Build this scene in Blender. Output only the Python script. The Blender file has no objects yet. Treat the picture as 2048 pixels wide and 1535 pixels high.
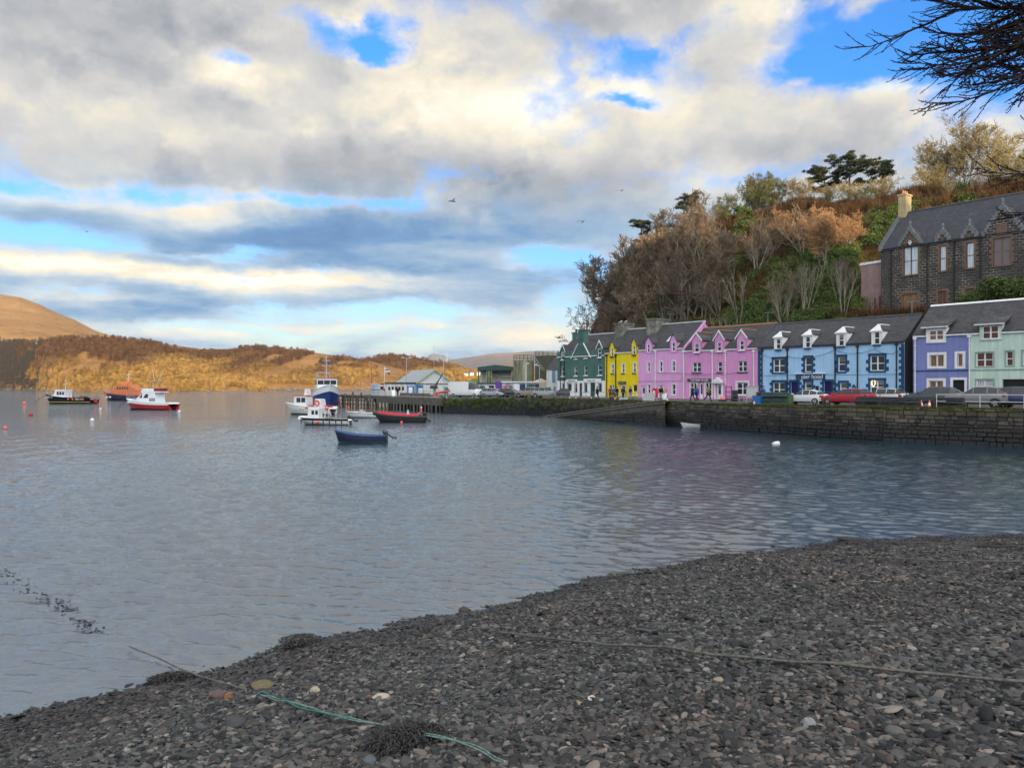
import bpy, bmesh, math, random
import numpy as np
from mathutils import Vector, Matrix, Euler, noise as mnoise
R = math.radians
sc = bpy.context.scene
COL = sc.collection
random.seed(7)

# ------------------------------------------------------------------ camera
F = 1540.0                      # focal length in pixels of the 2048 wide photograph
CAMZ = 4.5                      # eye height above the water
cam_d = bpy.data.cameras.new('camera')
cam = bpy.data.objects.new('camera', cam_d)
COL.objects.link(cam)
cam.location = (0, 0, CAMZ)
cam.rotation_euler = (R(90), 0, 0)
cam_d.sensor_width = 36.0
cam_d.lens = 36.0 * F / 2048.0
cam_d.clip_start = 0.1
cam_d.clip_end = 20000
sc.camera = cam

# ------------------------------------------------------------------ exposure
sc.view_settings.view_transform = 'Standard'
sc.view_settings.look = 'None'
sc.view_settings.exposure = 0.2
sc.view_settings.gamma = 1.0
sc.cycles.max_bounces = 6
sc.cycles.diffuse_bounces = 3
sc.cycles.glossy_bounces = 3
sc.cycles.transparent_max_bounces = 12
sc.cycles.caustics_reflective = False
sc.cycles.caustics_refractive = False
sc.cycles.use_denoising = True
sc.cycles.sample_clamp_indirect = 6

# ------------------------------------------------------------------ sun
SUN_EL, SUN_AZ = R(8.0), R(158.0)      # azimuth from +Y towards +X: behind the viewer, a little to the right
sun_dir = Vector((math.sin(SUN_AZ)*math.cos(SUN_EL), math.cos(SUN_AZ)*math.cos(SUN_EL), math.sin(SUN_EL)))
sun_l = bpy.data.lights.new('sun', 'SUN')
sun_l.energy = 5.0
sun_l.angle = R(0.5)
sun_l.color = (1.0, 0.78, 0.50)
sun = bpy.data.objects.new('sun', sun_l)
COL.objects.link(sun)
sun.rotation_euler = sun_dir.to_track_quat('Z', 'Y').to_euler()
sun.location = (30, -80, 120)

# ------------------------------------------------------------------ node helpers
class NT:
    """a small expression builder over a node tree"""
    def __init__(s, tree): s.t = tree
    def new(s, kind, **kw):
        n = s.t.nodes.new(kind)
        for k, v in kw.items(): setattr(n, k, v)
        return n
    def put(s, sock, v):
        if isinstance(v, bpy.types.NodeSocket): s.t.links.new(v, sock)
        elif isinstance(v, (tuple, list)) and sock.type == 'RGBA' and len(v) == 3: sock.default_value = (*v, 1)
        else: sock.default_value = v
    def m(s, op, *a, clamp=False):
        n = s.new('ShaderNodeMath', operation=op, use_clamp=clamp)
        for i, v in enumerate(a): s.put(n.inputs[i], v)
        return n.outputs[0]
    def add(s, *a):
        r = a[0]
        for b in a[1:]: r = s.m('ADD', r, b)
        return r
    def mul(s, a, b): return s.m('MULTIPLY', a, b)
    def vm(s, op, *a):
        n = s.new('ShaderNodeVectorMath', operation=op)
        for i, v in enumerate(a):
            if isinstance(v, (int, float)): n.inputs['Scale'].default_value = v
            else: s.put(n.inputs[i], v)
        return n.outputs['Value'] if op in ('DOT_PRODUCT', 'LENGTH', 'DISTANCE') else n.outputs['Vector']
    def xyz(s, x=0.0, y=0.0, z=0.0):
        n = s.new('ShaderNodeCombineXYZ')
        for i, v in enumerate((x, y, z)): s.put(n.inputs[i], v)
        return n.outputs[0]
    def sep(s, v):
        n = s.new('ShaderNodeSeparateXYZ'); s.put(n.inputs[0], v); return n.outputs
    def noise(s, vec=None, scale=1.0, detail=4.0, rough=0.5, dist=0.0, dims='3D', col=False, lac=2.0):
        n = s.new('ShaderNodeTexNoise', noise_dimensions=dims)
        if vec is not None: s.put(n.inputs['Vector'], vec)
        n.inputs['Scale'].default_value = scale; n.inputs['Detail'].default_value = detail
        n.inputs['Roughness'].default_value = rough; n.inputs['Distortion'].default_value = dist
        n.inputs['Lacunarity'].default_value = lac
        return n.outputs['Color'] if col else n.outputs[0]
    def voro(s, vec, scale=1.0, feature='F1', out='Distance', rnd=1.0):
        n = s.new('ShaderNodeTexVoronoi', feature=feature)
        s.put(n.inputs['Vector'], vec); n.inputs['Scale'].default_value = scale
        n.inputs['Randomness'].default_value = rnd
        return n.outputs[out]
    def ss(s, v, a, b, lo=0.0, hi=1.0, kind='SMOOTHSTEP'):
        n = s.new('ShaderNodeMapRange', interpolation_type=kind)
        s.put(n.inputs[0], v)
        for i, q in enumerate((a, b, lo, hi)): s.put(n.inputs[1+i], q)
        return n.outputs[0]
    def mix(s, f, a, b, mode='MIX'):
        n = s.new('ShaderNodeMix', data_type='RGBA', blend_type=mode)
        s.put(n.inputs[0], f); s.put(n.inputs[6], a); s.put(n.inputs[7], b)
        return n.outputs[2]
    def ramp(s, v, stops, mode='LINEAR'):
        n = s.new('ShaderNodeValToRGB')
        n.color_ramp.interpolation = mode
        e = n.color_ramp.elements
        while len(e) < len(stops): e.new(0.5)
        for i, (p, c) in enumerate(stops): e[i].position = p; e[i].color = (*c, 1) if len(c) == 3 else c
        s.put(n.inputs[0], v)
        return n.outputs[0]
    def bump(s, h, strength=0.5, dist=0.05, normal=None):
        n = s.new('ShaderNodeBump')
        n.inputs['Strength'].default_value = strength; n.inputs['Distance'].default_value = dist
        s.put(n.inputs['Height'], h)
        if normal is not None: s.put(n.inputs['Normal'], normal)
        return n.outputs[0]

# ------------------------------------------------------------------ world: Nishita sky and a broken winter cloud deck
world = bpy.data.worlds.new('World'); sc.world = world
world.use_nodes = True
wt = world.node_tree; wt.nodes.clear()
W = NT(wt)
sky = W.new('ShaderNodeTexSky', sky_type='NISHITA')
sky.sun_disc = False; sky.sun_elevation = SUN_EL; sky.sun_rotation = SUN_AZ
sky.air_density = 1.0; sky.dust_density = 0.6; sky.ozone_density = 2.0
D = W.new('ShaderNodeTexCoord').outputs['Generated']
dx, dy, dz = W.sep(D)
az = W.m('ARCTAN2', dx, dy); el = W.m('ARCSINE', dz)
Q0 = W.xyz(az, el, 0.0)
def azel(px, py):
    X = (px-1024)/F; Z = (767.5-py)/F
    return math.atan(X), math.atan(Z/math.sqrt(1+X*X))
warp = W.noise(W.vm('MULTIPLY', D, (1, 1, 1.8)), scale=5.0, detail=6, rough=0.62, col=True)
warp = W.vm('SUBTRACT', warp, (0.5, 0.5, 0.5))
Q = W.vm('ADD', Q0, W.vm('MULTIPLY', warp, (0.17, 0.085, 0.0)))
Qs = W.vm('ADD', Q0, W.vm('MULTIPLY', warp, (0.10, 0.05, 0.0)))
def blobs(lst, q):
    tot = None
    for (cx, cy, rx, ry, amp) in lst:
        a, e = azel(cx, cy)
        v = W.vm('MULTIPLY', W.vm('SUBTRACT', q, (a, e, 0)), (F/rx, F/ry, 0))
        g = W.mul(W.m('POWER', 2.0, W.mul(W.vm('DOT_PRODUCT', v, v), -1.0)), amp)
        tot = g if tot is None else W.m('ADD', tot, g)
    return tot
gaps = blobs([(330, 190, 170, 60, 0.5), (1000, 120, 120, 40, 0.3),
    (730, 82, 95, 30, -0.85), (440, 112, 52, 18, -0.7), (770, 112, 60, 22, -0.5), (640, 40, 120, 26, -0.4),
    (1290, 105, 75, 50, -0.55), (1262, 188, 36, 11, -0.7), (1440, 45, 60, 42, -0.6),
    (1725, 105, 140, 36, -0.95), (1900, 62, 180, 72, -1.3), (1575, 40, 70, 34, -0.3), (2250, 60, 260, 110, -0.9),
    (200, 392, 330, 15, -0.5), (560, 402, 200, 16, -0.55), (760, 415, 120, 14, -0.3),
    (40, 472, 120, 20, -0.9), (390, 512, 110, 9, -0.6), (620, 555, 220, 8, -0.3),
    (1120, 525, 90, 20, -0.9), (1135, 600, 60, 34, -0.45), (760, 625, 330, 12, -0.5), (380, 645, 420, 12, -0.45),
    (820, 690, 500, 22, -0.4), (150, 570, 90, 12, -0.4), (1480, 355, 70, 20, -0.3)], Q)
lights = blobs([
    (860, 215, 150, 70, 0.75), (400, 138, 90, 30, 1.0), (545, 165, 70, 70, 0.5), (180, 215, 240, 60, 0.45), 
    (1130, 200, 180, 80, 0.35), (1600, 230, 260, 80, 0.2), (1400, 170, 160, 60, 0.28), (1810, 165, 70, 18, 0.6), (2000, 200, 130, 50, 0.5), (1050, 250, 300, 60, 0.22),
    (402, 436, 90, 26, 1.0), (300, 545, 330, 13, 1.0), (600, 572, 190, 17, 0.95), (100, 520, 160, 10, 0.5), (1075, 665, 80, 26, 0.75), (60, 395, 90, 14, 0.6), (1430, 340, 60, 40, 0.4), (150, 590, 120, 12, 0.6),
    (880, 500, 110, 14, 0.4), (1020, 540, 60, 16, 0.4), (820, 700, 60, 16, 0.5), (330, 660, 240, 12, 0.45), (700, 650, 260, 10, 0.4),
    (70, 60, 260, 60, -0.22), (900, 400, 330, 70, -0.28), (1130, 420, 220, 80, -0.24), (420, 310, 260, 46, -0.24), (1600, 330, 300, 50, -0.06),
    (280, 470, 420, 30, -0.45), (350, 605, 360, 24, -0.45), (820, 548, 280, 24, -0.45), (620, 470, 200, 30, -0.4), (1140, 560, 140, 26, -0.35), (620, 690, 340, 24, -0.35)], Qs)
# puffy billows aloft, flat broken layers low down
elw = W.m('MAXIMUM', dz, 0.0)
kk = W.ss(elw, 0.13, 0.25)
def billow(off):
    p = W.vm('ADD', W.vm('MULTIPLY', D, (1, 1, 1.35)), off)
    wv = W.vm('ADD', p, W.vm('SCALE', W.vm('SUBTRACT', W.noise(p, scale=9, detail=5, rough=0.6, col=True), (0.5, 0.5, 0.5)), 0.16))
    a = W.noise(wv, scale=4.0, detail=10, rough=0.52)
    q1 = W.new('ShaderNodeTexVoronoi', feature='SMOOTH_F1'); W.put(q1.inputs['Vector'], wv); q1.inputs['Scale'].default_value = 8.0; q1.inputs['Smoothness'].default_value = 0.6
    q2 = W.voro(wv, 19.0)
    hi = W.add(a, W.mul(W.m('SUBTRACT', 0.42, q1.outputs['Distance']), 0.30), W.mul(W.m('SUBTRACT', 0.4, q2), 0.09))
    pl = W.vm('ADD', W.vm('MULTIPLY', D, (1, 1, 4.2)), off)
    lv = W.vm('ADD', pl, W.vm('SCALE', W.vm('SUBTRACT', W.noise(pl, scale=8, detail=5, rough=0.65, col=True), (0.5, 0.5, 0.5)), 0.14))
    lo = W.add(W.noise(lv, scale=4.6, detail=10, rough=0.58), W.mul(W.m('SUBTRACT', 0.4, W.voro(lv, 13.0)), 0.12))
    return W.add(W.mul(hi, kk), W.mul(lo, W.m('SUBTRACT', 1.0, kk)))
b0 = billow((3.1, 0.7, 5.3))
b1 = billow((3.1 + 0.012, 0.7 - 0.01, 5.3 + 0.03))
dens = W.add(W.mul(W.m('SUBTRACT', b0, 0.5), 2.5), gaps, 0.76)
alpha = W.ss(dens, -0.08, 0.6)
relief = W.mul(W.m('SUBTRACT', b0, b1), W.add(1.15, W.mul(kk, 0.15)))
fine = W.noise(W.vm('MULTIPLY', D, (1, 1, 1.9)), scale=14.0, detail=8, rough=0.6)
edge = W.ss(dens, 0.2, 0.9, 0.20, 0.0)
lum = W.add(0.45, W.mul(lights, 0.46), relief, edge, W.mul(W.m('SUBTRACT', fine, 0.5), 0.10))
cloud_hi = W.ramp(lum, [(0.0, (0.16, 0.21, 0.28)), (0.22, (0.28, 0.315, 0.36)), (0.42, (0.44, 0.45, 0.475)), (0.62, (0.62, 0.605, 0.58)), (0.80, (0.83, 0.765, 0.62)), (1.0, (0.98, 0.93, 0.80))])
cloud_lo = W.ramp(lum, [(0.0, (0.10, 0.21, 0.40)), (0.25, (0.17, 0.32, 0.54)), (0.48, (0.38, 0.50, 0.63)), (0.7, (0.66, 0.70, 0.70)), (0.88, (0.92, 0.80, 0.62)), (1.0, (1.0, 0.93, 0.80))])
cloud = W.mix(W.ss(W.add(el, W.mul(W.m('SUBTRACT', fine, 0.5), 0.06)), 0.19, 0.27), cloud_lo, cloud_hi)
# sunward clouds behind the viewer, brightened further to fill the shaded house fronts
toward = W.vm('DOT_PRODUCT', D, tuple(sun_dir))
boost = W.add(1.0, W.mul(W.ss(toward, -0.15, 0.95), 3.9))
blue = W.mix(1.0, W.vm('SCALE', sky.outputs[0], 1.0), W.mix(W.ss(el, 0.0, 0.35), (1.0, 1.06, 1.38), (0.50, 1.25, 2.25)), 'MULTIPLY')
n = W.new('ShaderNodeVectorMath', operation='SCALE'); wt.links.new(blue, n.inputs[0]); n.inputs['Scale'].default_value = 1.0
n2 = W.new('ShaderNodeVectorMath', operation='SCALE'); wt.links.new(cloud, n2.inputs[0]); wt.links.new(W.mul(boost, 1.0/0.15), n2.inputs['Scale'])
final = W.mix(alpha, n.outputs[0], n2.outputs[0])
bg = W.new('ShaderNodeBackground'); wt.links.new(final, bg.inputs[0]); bg.inputs[1].default_value = 0.15
wo = W.new('ShaderNodeOutputWorld'); wt.links.new(bg.outputs[0], wo.inputs[0])
world.cycles.sampling_method = 'MANUAL'; world.cycles.sample_map_resolution = 512

# ------------------------------------------------------------------ mesh and object helpers
class MB:
    """collects faces (with a material slot index) and links them as one mesh object"""
    def __init__(s): s.v = []; s.f = []; s.mi = []; s.sm = []
    def face(s, pts, m=0, smooth=False):
        i = len(s.v); s.v.extend([tuple(p) for p in pts]); s.f.append(tuple(range(i, i+len(pts)))); s.mi.append(m); s.sm.append(smooth)
    def grid(s, rows, m=0, smooth=True, close=False, flip=False):
        i = len(s.v); n = len(rows[0])
        for r in rows: s.v.extend([tuple(p) for p in r])
        for a in range(len(rows)-1):
            for b in range(n if close else n-1):
                c = (b+1) % n
                q = (i+a*n+b, i+a*n+c, i+(a+1)*n+c, i+(a+1)*n+b)
                s.f.append(q[::-1] if flip else q); s.mi.append(m); s.sm.append(smooth)
    def box(s, x0, x1, y0, y1, z0, z1, m=0, top=None):
        """top: (inset x, inset y) tapers the upper face"""
        a, b = top or (0, 0)
        p = [(x0, y0, z0), (x1, y0, z0), (x1, y1, z0), (x0, y1, z0), (x0+a, y0+b, z1), (x1-a, y0+b, z1), (x1-a, y1-b, z1), (x0+a, y1-b, z1)]
        i = len(s.v); s.v.extend(p)
        for q in ((3, 2, 1, 0), (4, 5, 6, 7), (0, 1, 5, 4), (1, 2, 6, 5), (2, 3, 7, 6), (3, 0, 4, 7)):
            s.f.append(tuple(i+k for k in q)); s.mi.append(m); s.sm.append(False)
    def prism(s, poly, axis, a, b, m=0):
        """poly: 2D outline, extruded along axis from a to b"""
        def P(p, t): return {'x': (t, p[0], p[1]), 'y': (p[0], t, p[1]), 'z': (p[0], p[1], t)}[axis]
        n = len(poly); i = len(s.v)
        s.v.extend([P(p, a) for p in poly]); s.v.extend([P(p, b) for p in poly])
        s.f.append(tuple(i+k for k in range(n))[::-1]); s.f.append(tuple(i+n+k for k in range(n)))
        for k in range(n): s.f.append((i+k, i+(k+1) % n, i+n+(k+1) % n, i+n+k))
        s.mi.extend([m]*(n+2)); s.sm.extend([False]*(n+2))
    def tube(s, pts, r, n=6, m=0, cap=True, smooth=True):
        pts = [Vector(p) for p in pts]
        if not isinstance(r, (list, tuple)): r = [r]*len(pts)
        rows = []
        for k, p in enumerate(pts):
            d = (pts[min(k+1, len(pts)-1)] - pts[max(k-1, 0)])
            d = d.normalized() if d.length > 1e-9 else Vector((0, 0, 1))
            a = d.cross(Vector((0, 0, 1)) if abs(d.z) < 0.95 else Vector((1, 0, 0))).normalized(); b = d.cross(a)
            rows.append([p + (a*math.cos(2*math.pi*j/n) + b*math.sin(2*math.pi*j/n))*r[k] for j in range(n)])
        s.grid(rows, m, smooth, close=True, flip=True)
        if cap:
            s.face(rows[0], m); s.face(rows[-1][::-1], m)
    def ball(s, c, r, n=10, k=7, m=0, z=1.0):
        rx, ry, rz = r if isinstance(r, tuple) else (r, r, r*z)
        s.grid([[(c[0]+rx*math.sin(math.pi*a/k)*math.cos(2*math.pi*b/n), c[1]+ry*math.sin(math.pi*a/k)*math.sin(2*math.pi*b/n), c[2]+rz*math.cos(math.pi*a/k)) for b in range(n)] for a in range(k+1)], m, True, close=True, flip=True)
    def lathe(s, prof, c=(0, 0, 0), n=12, m=0, smooth=True):
        s.grid([[(c[0]+r*math.cos(2*math.pi*j/n), c[1]+r*math.sin(2*math.pi*j/n), c[2]+z) for j in range(n)] for r, z in prof], m, smooth, close=True)
    def move(s, M, start=0):
        for k in range(start, len(s.v)): s.v[k] = tuple(M @ Vector(s.v[k]))
    def build(s, name, mats, parent=None, loc=None, rz=0.0, label=None):
        me = bpy.data.meshes.new(name)
        me.from_pydata(s.v, [], s.f)
        for q in (mats if isinstance(mats, (list, tuple)) else [mats]): me.materials.append(q)
        me.polygons.foreach_set('material_index', s.mi); me.polygons.foreach_set('use_smooth', s.sm)
        me.update()
        o = bpy.data.objects.new(name, me); COL.objects.link(o)
        if parent is not None: o.parent = parent
        if loc is not None: o.location = loc
        o.rotation_euler[2] = rz
        if label: o['label'] = label
        return o
def tag(o, label=None, cat=None, group=None, kind=None):
    for k, v in (('label', label), ('category', cat), ('group', group), ('kind', kind)):
        if v: o[k] = v
    return o
def thing(name, loc, rz, label, cat, group=None):
    o = bpy.data.objects.new(name, None); COL.objects.link(o)
    o.empty_display_size = 0.3; o.location = loc; o.rotation_euler[2] = rz
    return tag(o, label, cat, group)
def copy_tree(o, parent=None):
    c = o.copy(); COL.objects.link(c)
    if parent is not None: c.parent = parent
    for ch in list(o.children): copy_tree(ch, c)
    return c
def mesh_np(name, verts, faces, mat, smooth=True):
    me = bpy.data.meshes.new(name)
    n, k = len(faces), faces.shape[1]
    me.vertices.add(len(verts)); me.vertices.foreach_set('co', verts.astype(np.float32).ravel())
    me.loops.add(n*k); me.loops.foreach_set('vertex_index', faces.astype(np.int32).ravel())
    me.polygons.add(n); me.polygons.foreach_set('loop_start', np.arange(0, n*k, k, dtype=np.int32)); me.polygons.foreach_set('loop_total', np.full(n, k, dtype=np.int32))
    me.polygons.foreach_set('use_smooth', np.full(n, smooth))
    for q in (mat if isinstance(mat, (list, tuple)) else [mat]): me.materials.append(q)
    me.update(calc_edges=True)
    o = bpy.data.objects.new(name, me); COL.objects.link(o)
    return o
def grid_faces(nr, nc):
    i = (np.arange(nr-1)[:, None]*nc + np.arange(nc-1)[None, :]).ravel()
    return np.stack([i, i+1, i+nc+1, i+nc], 1)
def at(px, py, Y):
    """the point of the photograph's pixel at depth Y"""
    return Vector(((px-1024)/F*Y, Y, CAMZ + (767.5-py)/F*Y))
def onwater(px, py):
    Y = CAMZ*F/(py-767.5); return Vector(((px-1024)/F*Y, Y, 0))

# value noise for terrain (numpy)
def vnoise(x, y, seed=0):
    xi = np.floor(x).astype(np.int64); yi = np.floor(y).astype(np.int64); fx = x-xi; fy = y-yi
    fx = fx*fx*(3-2*fx); fy = fy*fy*(3-2*fy)
    def h(a, b):
        n = (a*374761393 + b*668265263 + seed*144665) & 0x7fffffff
        n = ((n ^ (n >> 13))*1274126177) & 0x7fffffff
        return ((n ^ (n >> 16)) & 0xffff)/65535.0
    return (h(xi, yi)*(1-fx)+h(xi+1, yi)*fx)*(1-fy) + (h(xi, yi+1)*(1-fx)+h(xi+1, yi+1)*fx)*fy
def fbm(x, y, o=5, seed=0, g=0.5):
    t = 0; a = 1; s = 0
    for k in range(o):
        t = t + a*vnoise(x*2**k, y*2**k, seed+k); s += a; a *= g
    return t/s

# ------------------------------------------------------------------ materials
MATS = {}
def mat(name, col=(0.5, 0.5, 0.5), rough=0.6, metal=0.0, spec=0.5, vary=0.0, vscale=3.0, bump=0.0, bscale=20.0, bdist=0.02, fn=None, emit=None, obj=True):
    """a Principled material; vary: mottles the colour with object-space noise; fn(N, tree, bsdf, coords): more"""
    if name in MATS: return MATS[name]
    m = bpy.data.materials.new(name); m.use_nodes = True; t = m.node_tree
    b = t.nodes['Principled BSDF']; N = NT(t)
    b.inputs['Base Color'].default_value = (*col, 1); b.inputs['Roughness'].default_value = rough
    b.inputs['Metallic'].default_value = metal; b.inputs['Specular IOR Level'].default_value = spec
    tc = N.new('ShaderNodeTexCoord').outputs['Object']
    if vary:
        n1 = N.noise(tc, scale=vscale, detail=6, rough=0.65)
        n2 = N.noise(N.vm('MULTIPLY', tc, (1, 1, 0.25)), scale=vscale*2.3, detail=5, rough=0.6)
        f = N.add(N.mul(N.m('SUBTRACT', n1, 0.5), 2.4*vary), N.mul(N.m('SUBTRACT', n2, 0.5), 1.6*vary), 1.0)
        c = N.vm('SCALE', N.xyz(*col), 1.0)
        t.links.new(f, c.node.inputs['Scale'])
        t.links.new(c, b.inputs['Base Color'])
    if bump:
        t.links.new(N.bump(N.noise(tc, scale=bscale, detail=5, rough=0.6), bump, bdist), b.inputs['Normal'])
    if emit:
        b.inputs['Emission Color'].default_value = (*emit[0], 1); b.inputs['Emission Strength'].default_value = emit[1]
    if fn: fn(N, t, b, tc)
    MATS[name] = m
    return m
def link(t, a, b): t.links.new(a, b)
def srgb(r, g, b): return tuple(((c/255/12.92) if c <= 10 else ((c/255+0.055)/1.055)**2.4) for c in (r, g, b))

# the frame along the house fronts: u along the street (away from the pier), v back from the fronts, w up from the street
FO = Vector((6.89, 112.1, 2.6)); FU = Vector((0.609, -0.793, 0)); FV = Vector((0.793, 0.609, 0)); FRZ = math.atan2(-0.793, 0.609)
def fw(u, v=0.0, w=0.0): return FO + FU*u + FV*v + Vector((0, 0, w))
def fuv(px, py, v=0.0):
    a = (px-1024)/F
    u = (a*(FO.y+v*FV.y) - FO.x - v*FV.x)/(FU.x - a*FU.y)
    t = FO.y + u*FU.y + v*FV.y
    return u, CAMZ + (767.5-py)*t/F - FO.z

# ------------------------------------------------------------------ water
def mk_water(N, t, b, tc):
    tc = N.new('ShaderNodeNewGeometry').outputs['Position']
    b.inputs['IOR'].default_value = 4.2
    p = N.vm('MULTIPLY', tc, (0.75, 1.3, 1.0))
    n1 = N.noise(p, scale=2.0, detail=5, rough=0.6, dist=0.6)
    n2 = N.noise(p, scale=8.0, detail=4, rough=0.6, dist=0.5)
    n3 = N.noise(N.vm('MULTIPLY', tc, (0.02, 0.05, 1)), scale=1.0, detail=3, rough=0.5)
    h = N.add(N.mul(n1, 1.0), N.mul(n2, 0.30))
    bmp = N.new('ShaderNodeBump'); bmp.inputs['Distance'].default_value = 0.03
    link(t, N.mul(N.ss(n3, 0.3, 0.7, 0.6, 1.0), 1.0), bmp.inputs['Strength']); link(t, N.ss(N.sep(tc)[1], 25, 170, 0.045, 0.2), bmp.inputs['Distance']); link(t, h, bmp.inputs['Height'])
    link(t, bmp.outputs[0], b.inputs['Normal'])
M_water = mat('water', (0.012, 0.034, 0.05), 0.06, spec=0.5, fn=mk_water)
NA, NR = 900, 900
ang = np.concatenate([np.linspace(-1.5, -0.66, 24)[:-1], np.linspace(-0.66, 0.66, NA), np.linspace(0.66, 1.5, 24)[1:]])
rad = np.concatenate([np.geomspace(5.0, 190.0, NR), np.geomspace(190, 3050, 40)[1:]])
AA, RR = np.meshgrid(ang, rad)
WX, WY = RR*np.sin(AA), RR*np.cos(AA)
rs = np.random.RandomState(3)
WZ = np.zeros_like(WX)
for k in range(60):
    lam = 0.12*(7.5**rs.rand()); th = R(250) + rs.randn()*0.42
    amp = 0.0074*lam**0.95
    kx, ky = 2*math.pi/lam*math.cos(th), 2*math.pi/lam*math.sin(th)
    keep = np.clip((lam/(RR*0.0058))-1.0, 0, 1)
    ph = kx*WX + ky*WY + rs.rand()*6.28 + 1.3*np.sin(WX*0.11+k)+1.1*np.sin(WY*0.17+k*2)
    WZ += amp*keep*(1-np.abs(np.sin(ph/2))*2 + 0.27)*0.9
shore_fade = np.clip((RR-8.0)/8.0, 0.25, 1)
WZ *= shore_fade
water = mesh_np('water', np.stack([WX.ravel(), WY.ravel(), WZ.ravel()], 1), grid_faces(len(rad), len(ang)), M_water)
tag(water, kind='structure')

# ------------------------------------------------------------------ beach
WL = [(-60, -30), (-30, -6), (-14, 5.6), (-6.85, 10.3), (-5.4, 11.5), (-3.66, 13.3), (-2.1, 14.4), (-0.24, 15.5), (2.05, 17.9), (4.8, 19.7), (7.3, 21), (9.65, 22), (15.25, 22.9), (22, 23.6), (40, 25), (90, 27)]
wlx = np.array([p[0] for p in WL], float); wly = np.array([p[1] for p in WL], float)
def beach_z(x, y):
    x = np.asarray(x, float); y = np.asarray(y, float)
    s = np.interp(x, wlx, wly) - y                      # metres inland, measured straight back
    wob = (fbm(x*0.35+5, y*0.35, 4, 11)-0.5)*0.30*np.clip(np.abs(s)/2.5+0.3, 0, 1)
    z = np.where(s > 0, 0.15*np.minimum(s, 18) + 0.06*np.clip(s-18, 0, 60), 0.12*s)
    return np.clip(z + wob + (fbm(x*1.3, y*1.3, 3, 4)-0.5)*0.10, -3.0, 9)
def mk_shingle(N, t, b, tc):
    c = N.voro(tc, 9.0, out='Color'); d = N.voro(tc, 9.0)
    s = N.sep(c)
    base = N.ramp(s[0], [(0, (0.018, 0.019, 0.021)), (0.5, (0.045, 0.045, 0.046)), (0.8, (0.075, 0.07, 0.066)), (1, (0.12, 0.10, 0.09))])
    link(t, base, b.inputs['Base Color'])
    link(t, N.bump(d, 1.0, 0.05), b.inputs['Normal'])
M_shingle = mat('shingle', rough=0.75, fn=mk_shingle)
bx = np.linspace(-45, 75, 400); by = np.linspace(-45, 33, 330)
BX, BY = np.meshgrid(bx, by)
beach = mesh_np('beach', np.stack([BX.ravel(), BY.ravel(), beach_z(BX, BY).ravel()], 1), grid_faces(len(by), len(bx)), M_shingle)
tag(beach, kind='structure')

# pebbles: instanced stones over the beach that the photograph shows
def mk_stone(N, t, b, tc):
    r = N.new('ShaderNodeObjectInfo').outputs['Random']
    g = N.new('ShaderNodeNewGeometry').outputs['Position']
    big = N.noise(g, scale=0.22, detail=3)
    r2 = N.m('FRACT', N.mul(r, 17.31)); r3 = N.m('FRACT', N.mul(r, 53.7))
    c1 = N.ramp(r, [(0, (0.014, 0.016, 0.018)), (0.22, (0.032, 0.036, 0.038)), (0.45, (0.07, 0.074, 0.073)), (0.70, (0.118, 0.123, 0.122)), (0.81, (0.085, 0.066, 0.058)), (0.88, (0.17, 0.165, 0.15)), (0.97, (0.20, 0.18, 0.155)), (1, (0.42, 0.38, 0.34))])
    n = N.noise(tc, scale=6, detail=6, rough=0.7)
    c2 = N.mix(N.mul(N.ss(big, 0.45, 0.62), 0.55), c1, N.mix(1.0, c1, (1.12, 0.95, 0.90), 'MULTIPLY'))
    c3 = N.vm('SCALE', c2, 1.0); link(t, N.add(N.mul(n, 0.85), N.mul(r2, 0.5), 0.12), c3.node.inputs['Scale'])
    link(t, c3, b.inputs['Base Color'])
    # stones at the water's edge are wet
    z = N.sep(g)[2]
    wet = N.ss(z, 0.10, 0.42)
    dry = N.vm('SCALE', c3, 1.0); link(t, N.ss(z, 0.08, 0.42, 0.30, 1.0), dry.node.inputs['Scale'])
    link(t, dry, b.inputs['Base Color'])
    link(t, N.ss(z, 0.06, 0.35, 0.18, 0.72), b.inputs['Roughness'])
    link(t, N.bump(n, 0.35, 0.02), b.inputs['Normal'])
M_stone = mat('stone', rough=0.7, spec=0.4, fn=mk_stone)
stone_col = bpy.data.collections.new('pebble shapes')
def stone_mesh(name, seed, flat=0.55, sub=2, angular=0.25):
    bm = bmesh.new(); bmesh.ops.create_icosphere(bm, subdivisions=sub, radius=0.5)
    rnd = random.Random(seed)
    planes = [(Vector((rnd.gauss(0, 1), rnd.gauss(0, 1), rnd.gauss(0, 1))).normalized(), rnd.uniform(0.27, 0.46)) for _ in range(9)]
    sx, sy = rnd.uniform(0.8, 1.25), rnd.uniform(0.65, 1.0)
    off = Vector((seed*3.1, seed*1.7, 0))
    for v in bm.verts:
        p = v.co.copy()
        for n, d in planes:
            e = p.dot(n) - d
            if e > 0: p -= n*e*(0.85 if angular > 0.2 else 0.5)
        p *= 1 + 0.16*mnoise.noise(p*2.6+off)
        v.co = Vector((p.x*sx, p.y*sy, p.z*flat))
    me = bpy.data.meshes.new(name); bm.to_mesh(me); bm.free()
    me.materials.append(M_stone)
    for q in me.polygons: q.use_smooth = angular <= 0.2 or True
    return me
for k in range(10):
    o = bpy.data.objects.new('pebble_shape', stone_mesh('pebble_shape', k+1, flat=random.uniform(0.42, 0.72), angular=0.3 if k < 6 else 0.1))
    stone_col.objects.link(o)

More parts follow.
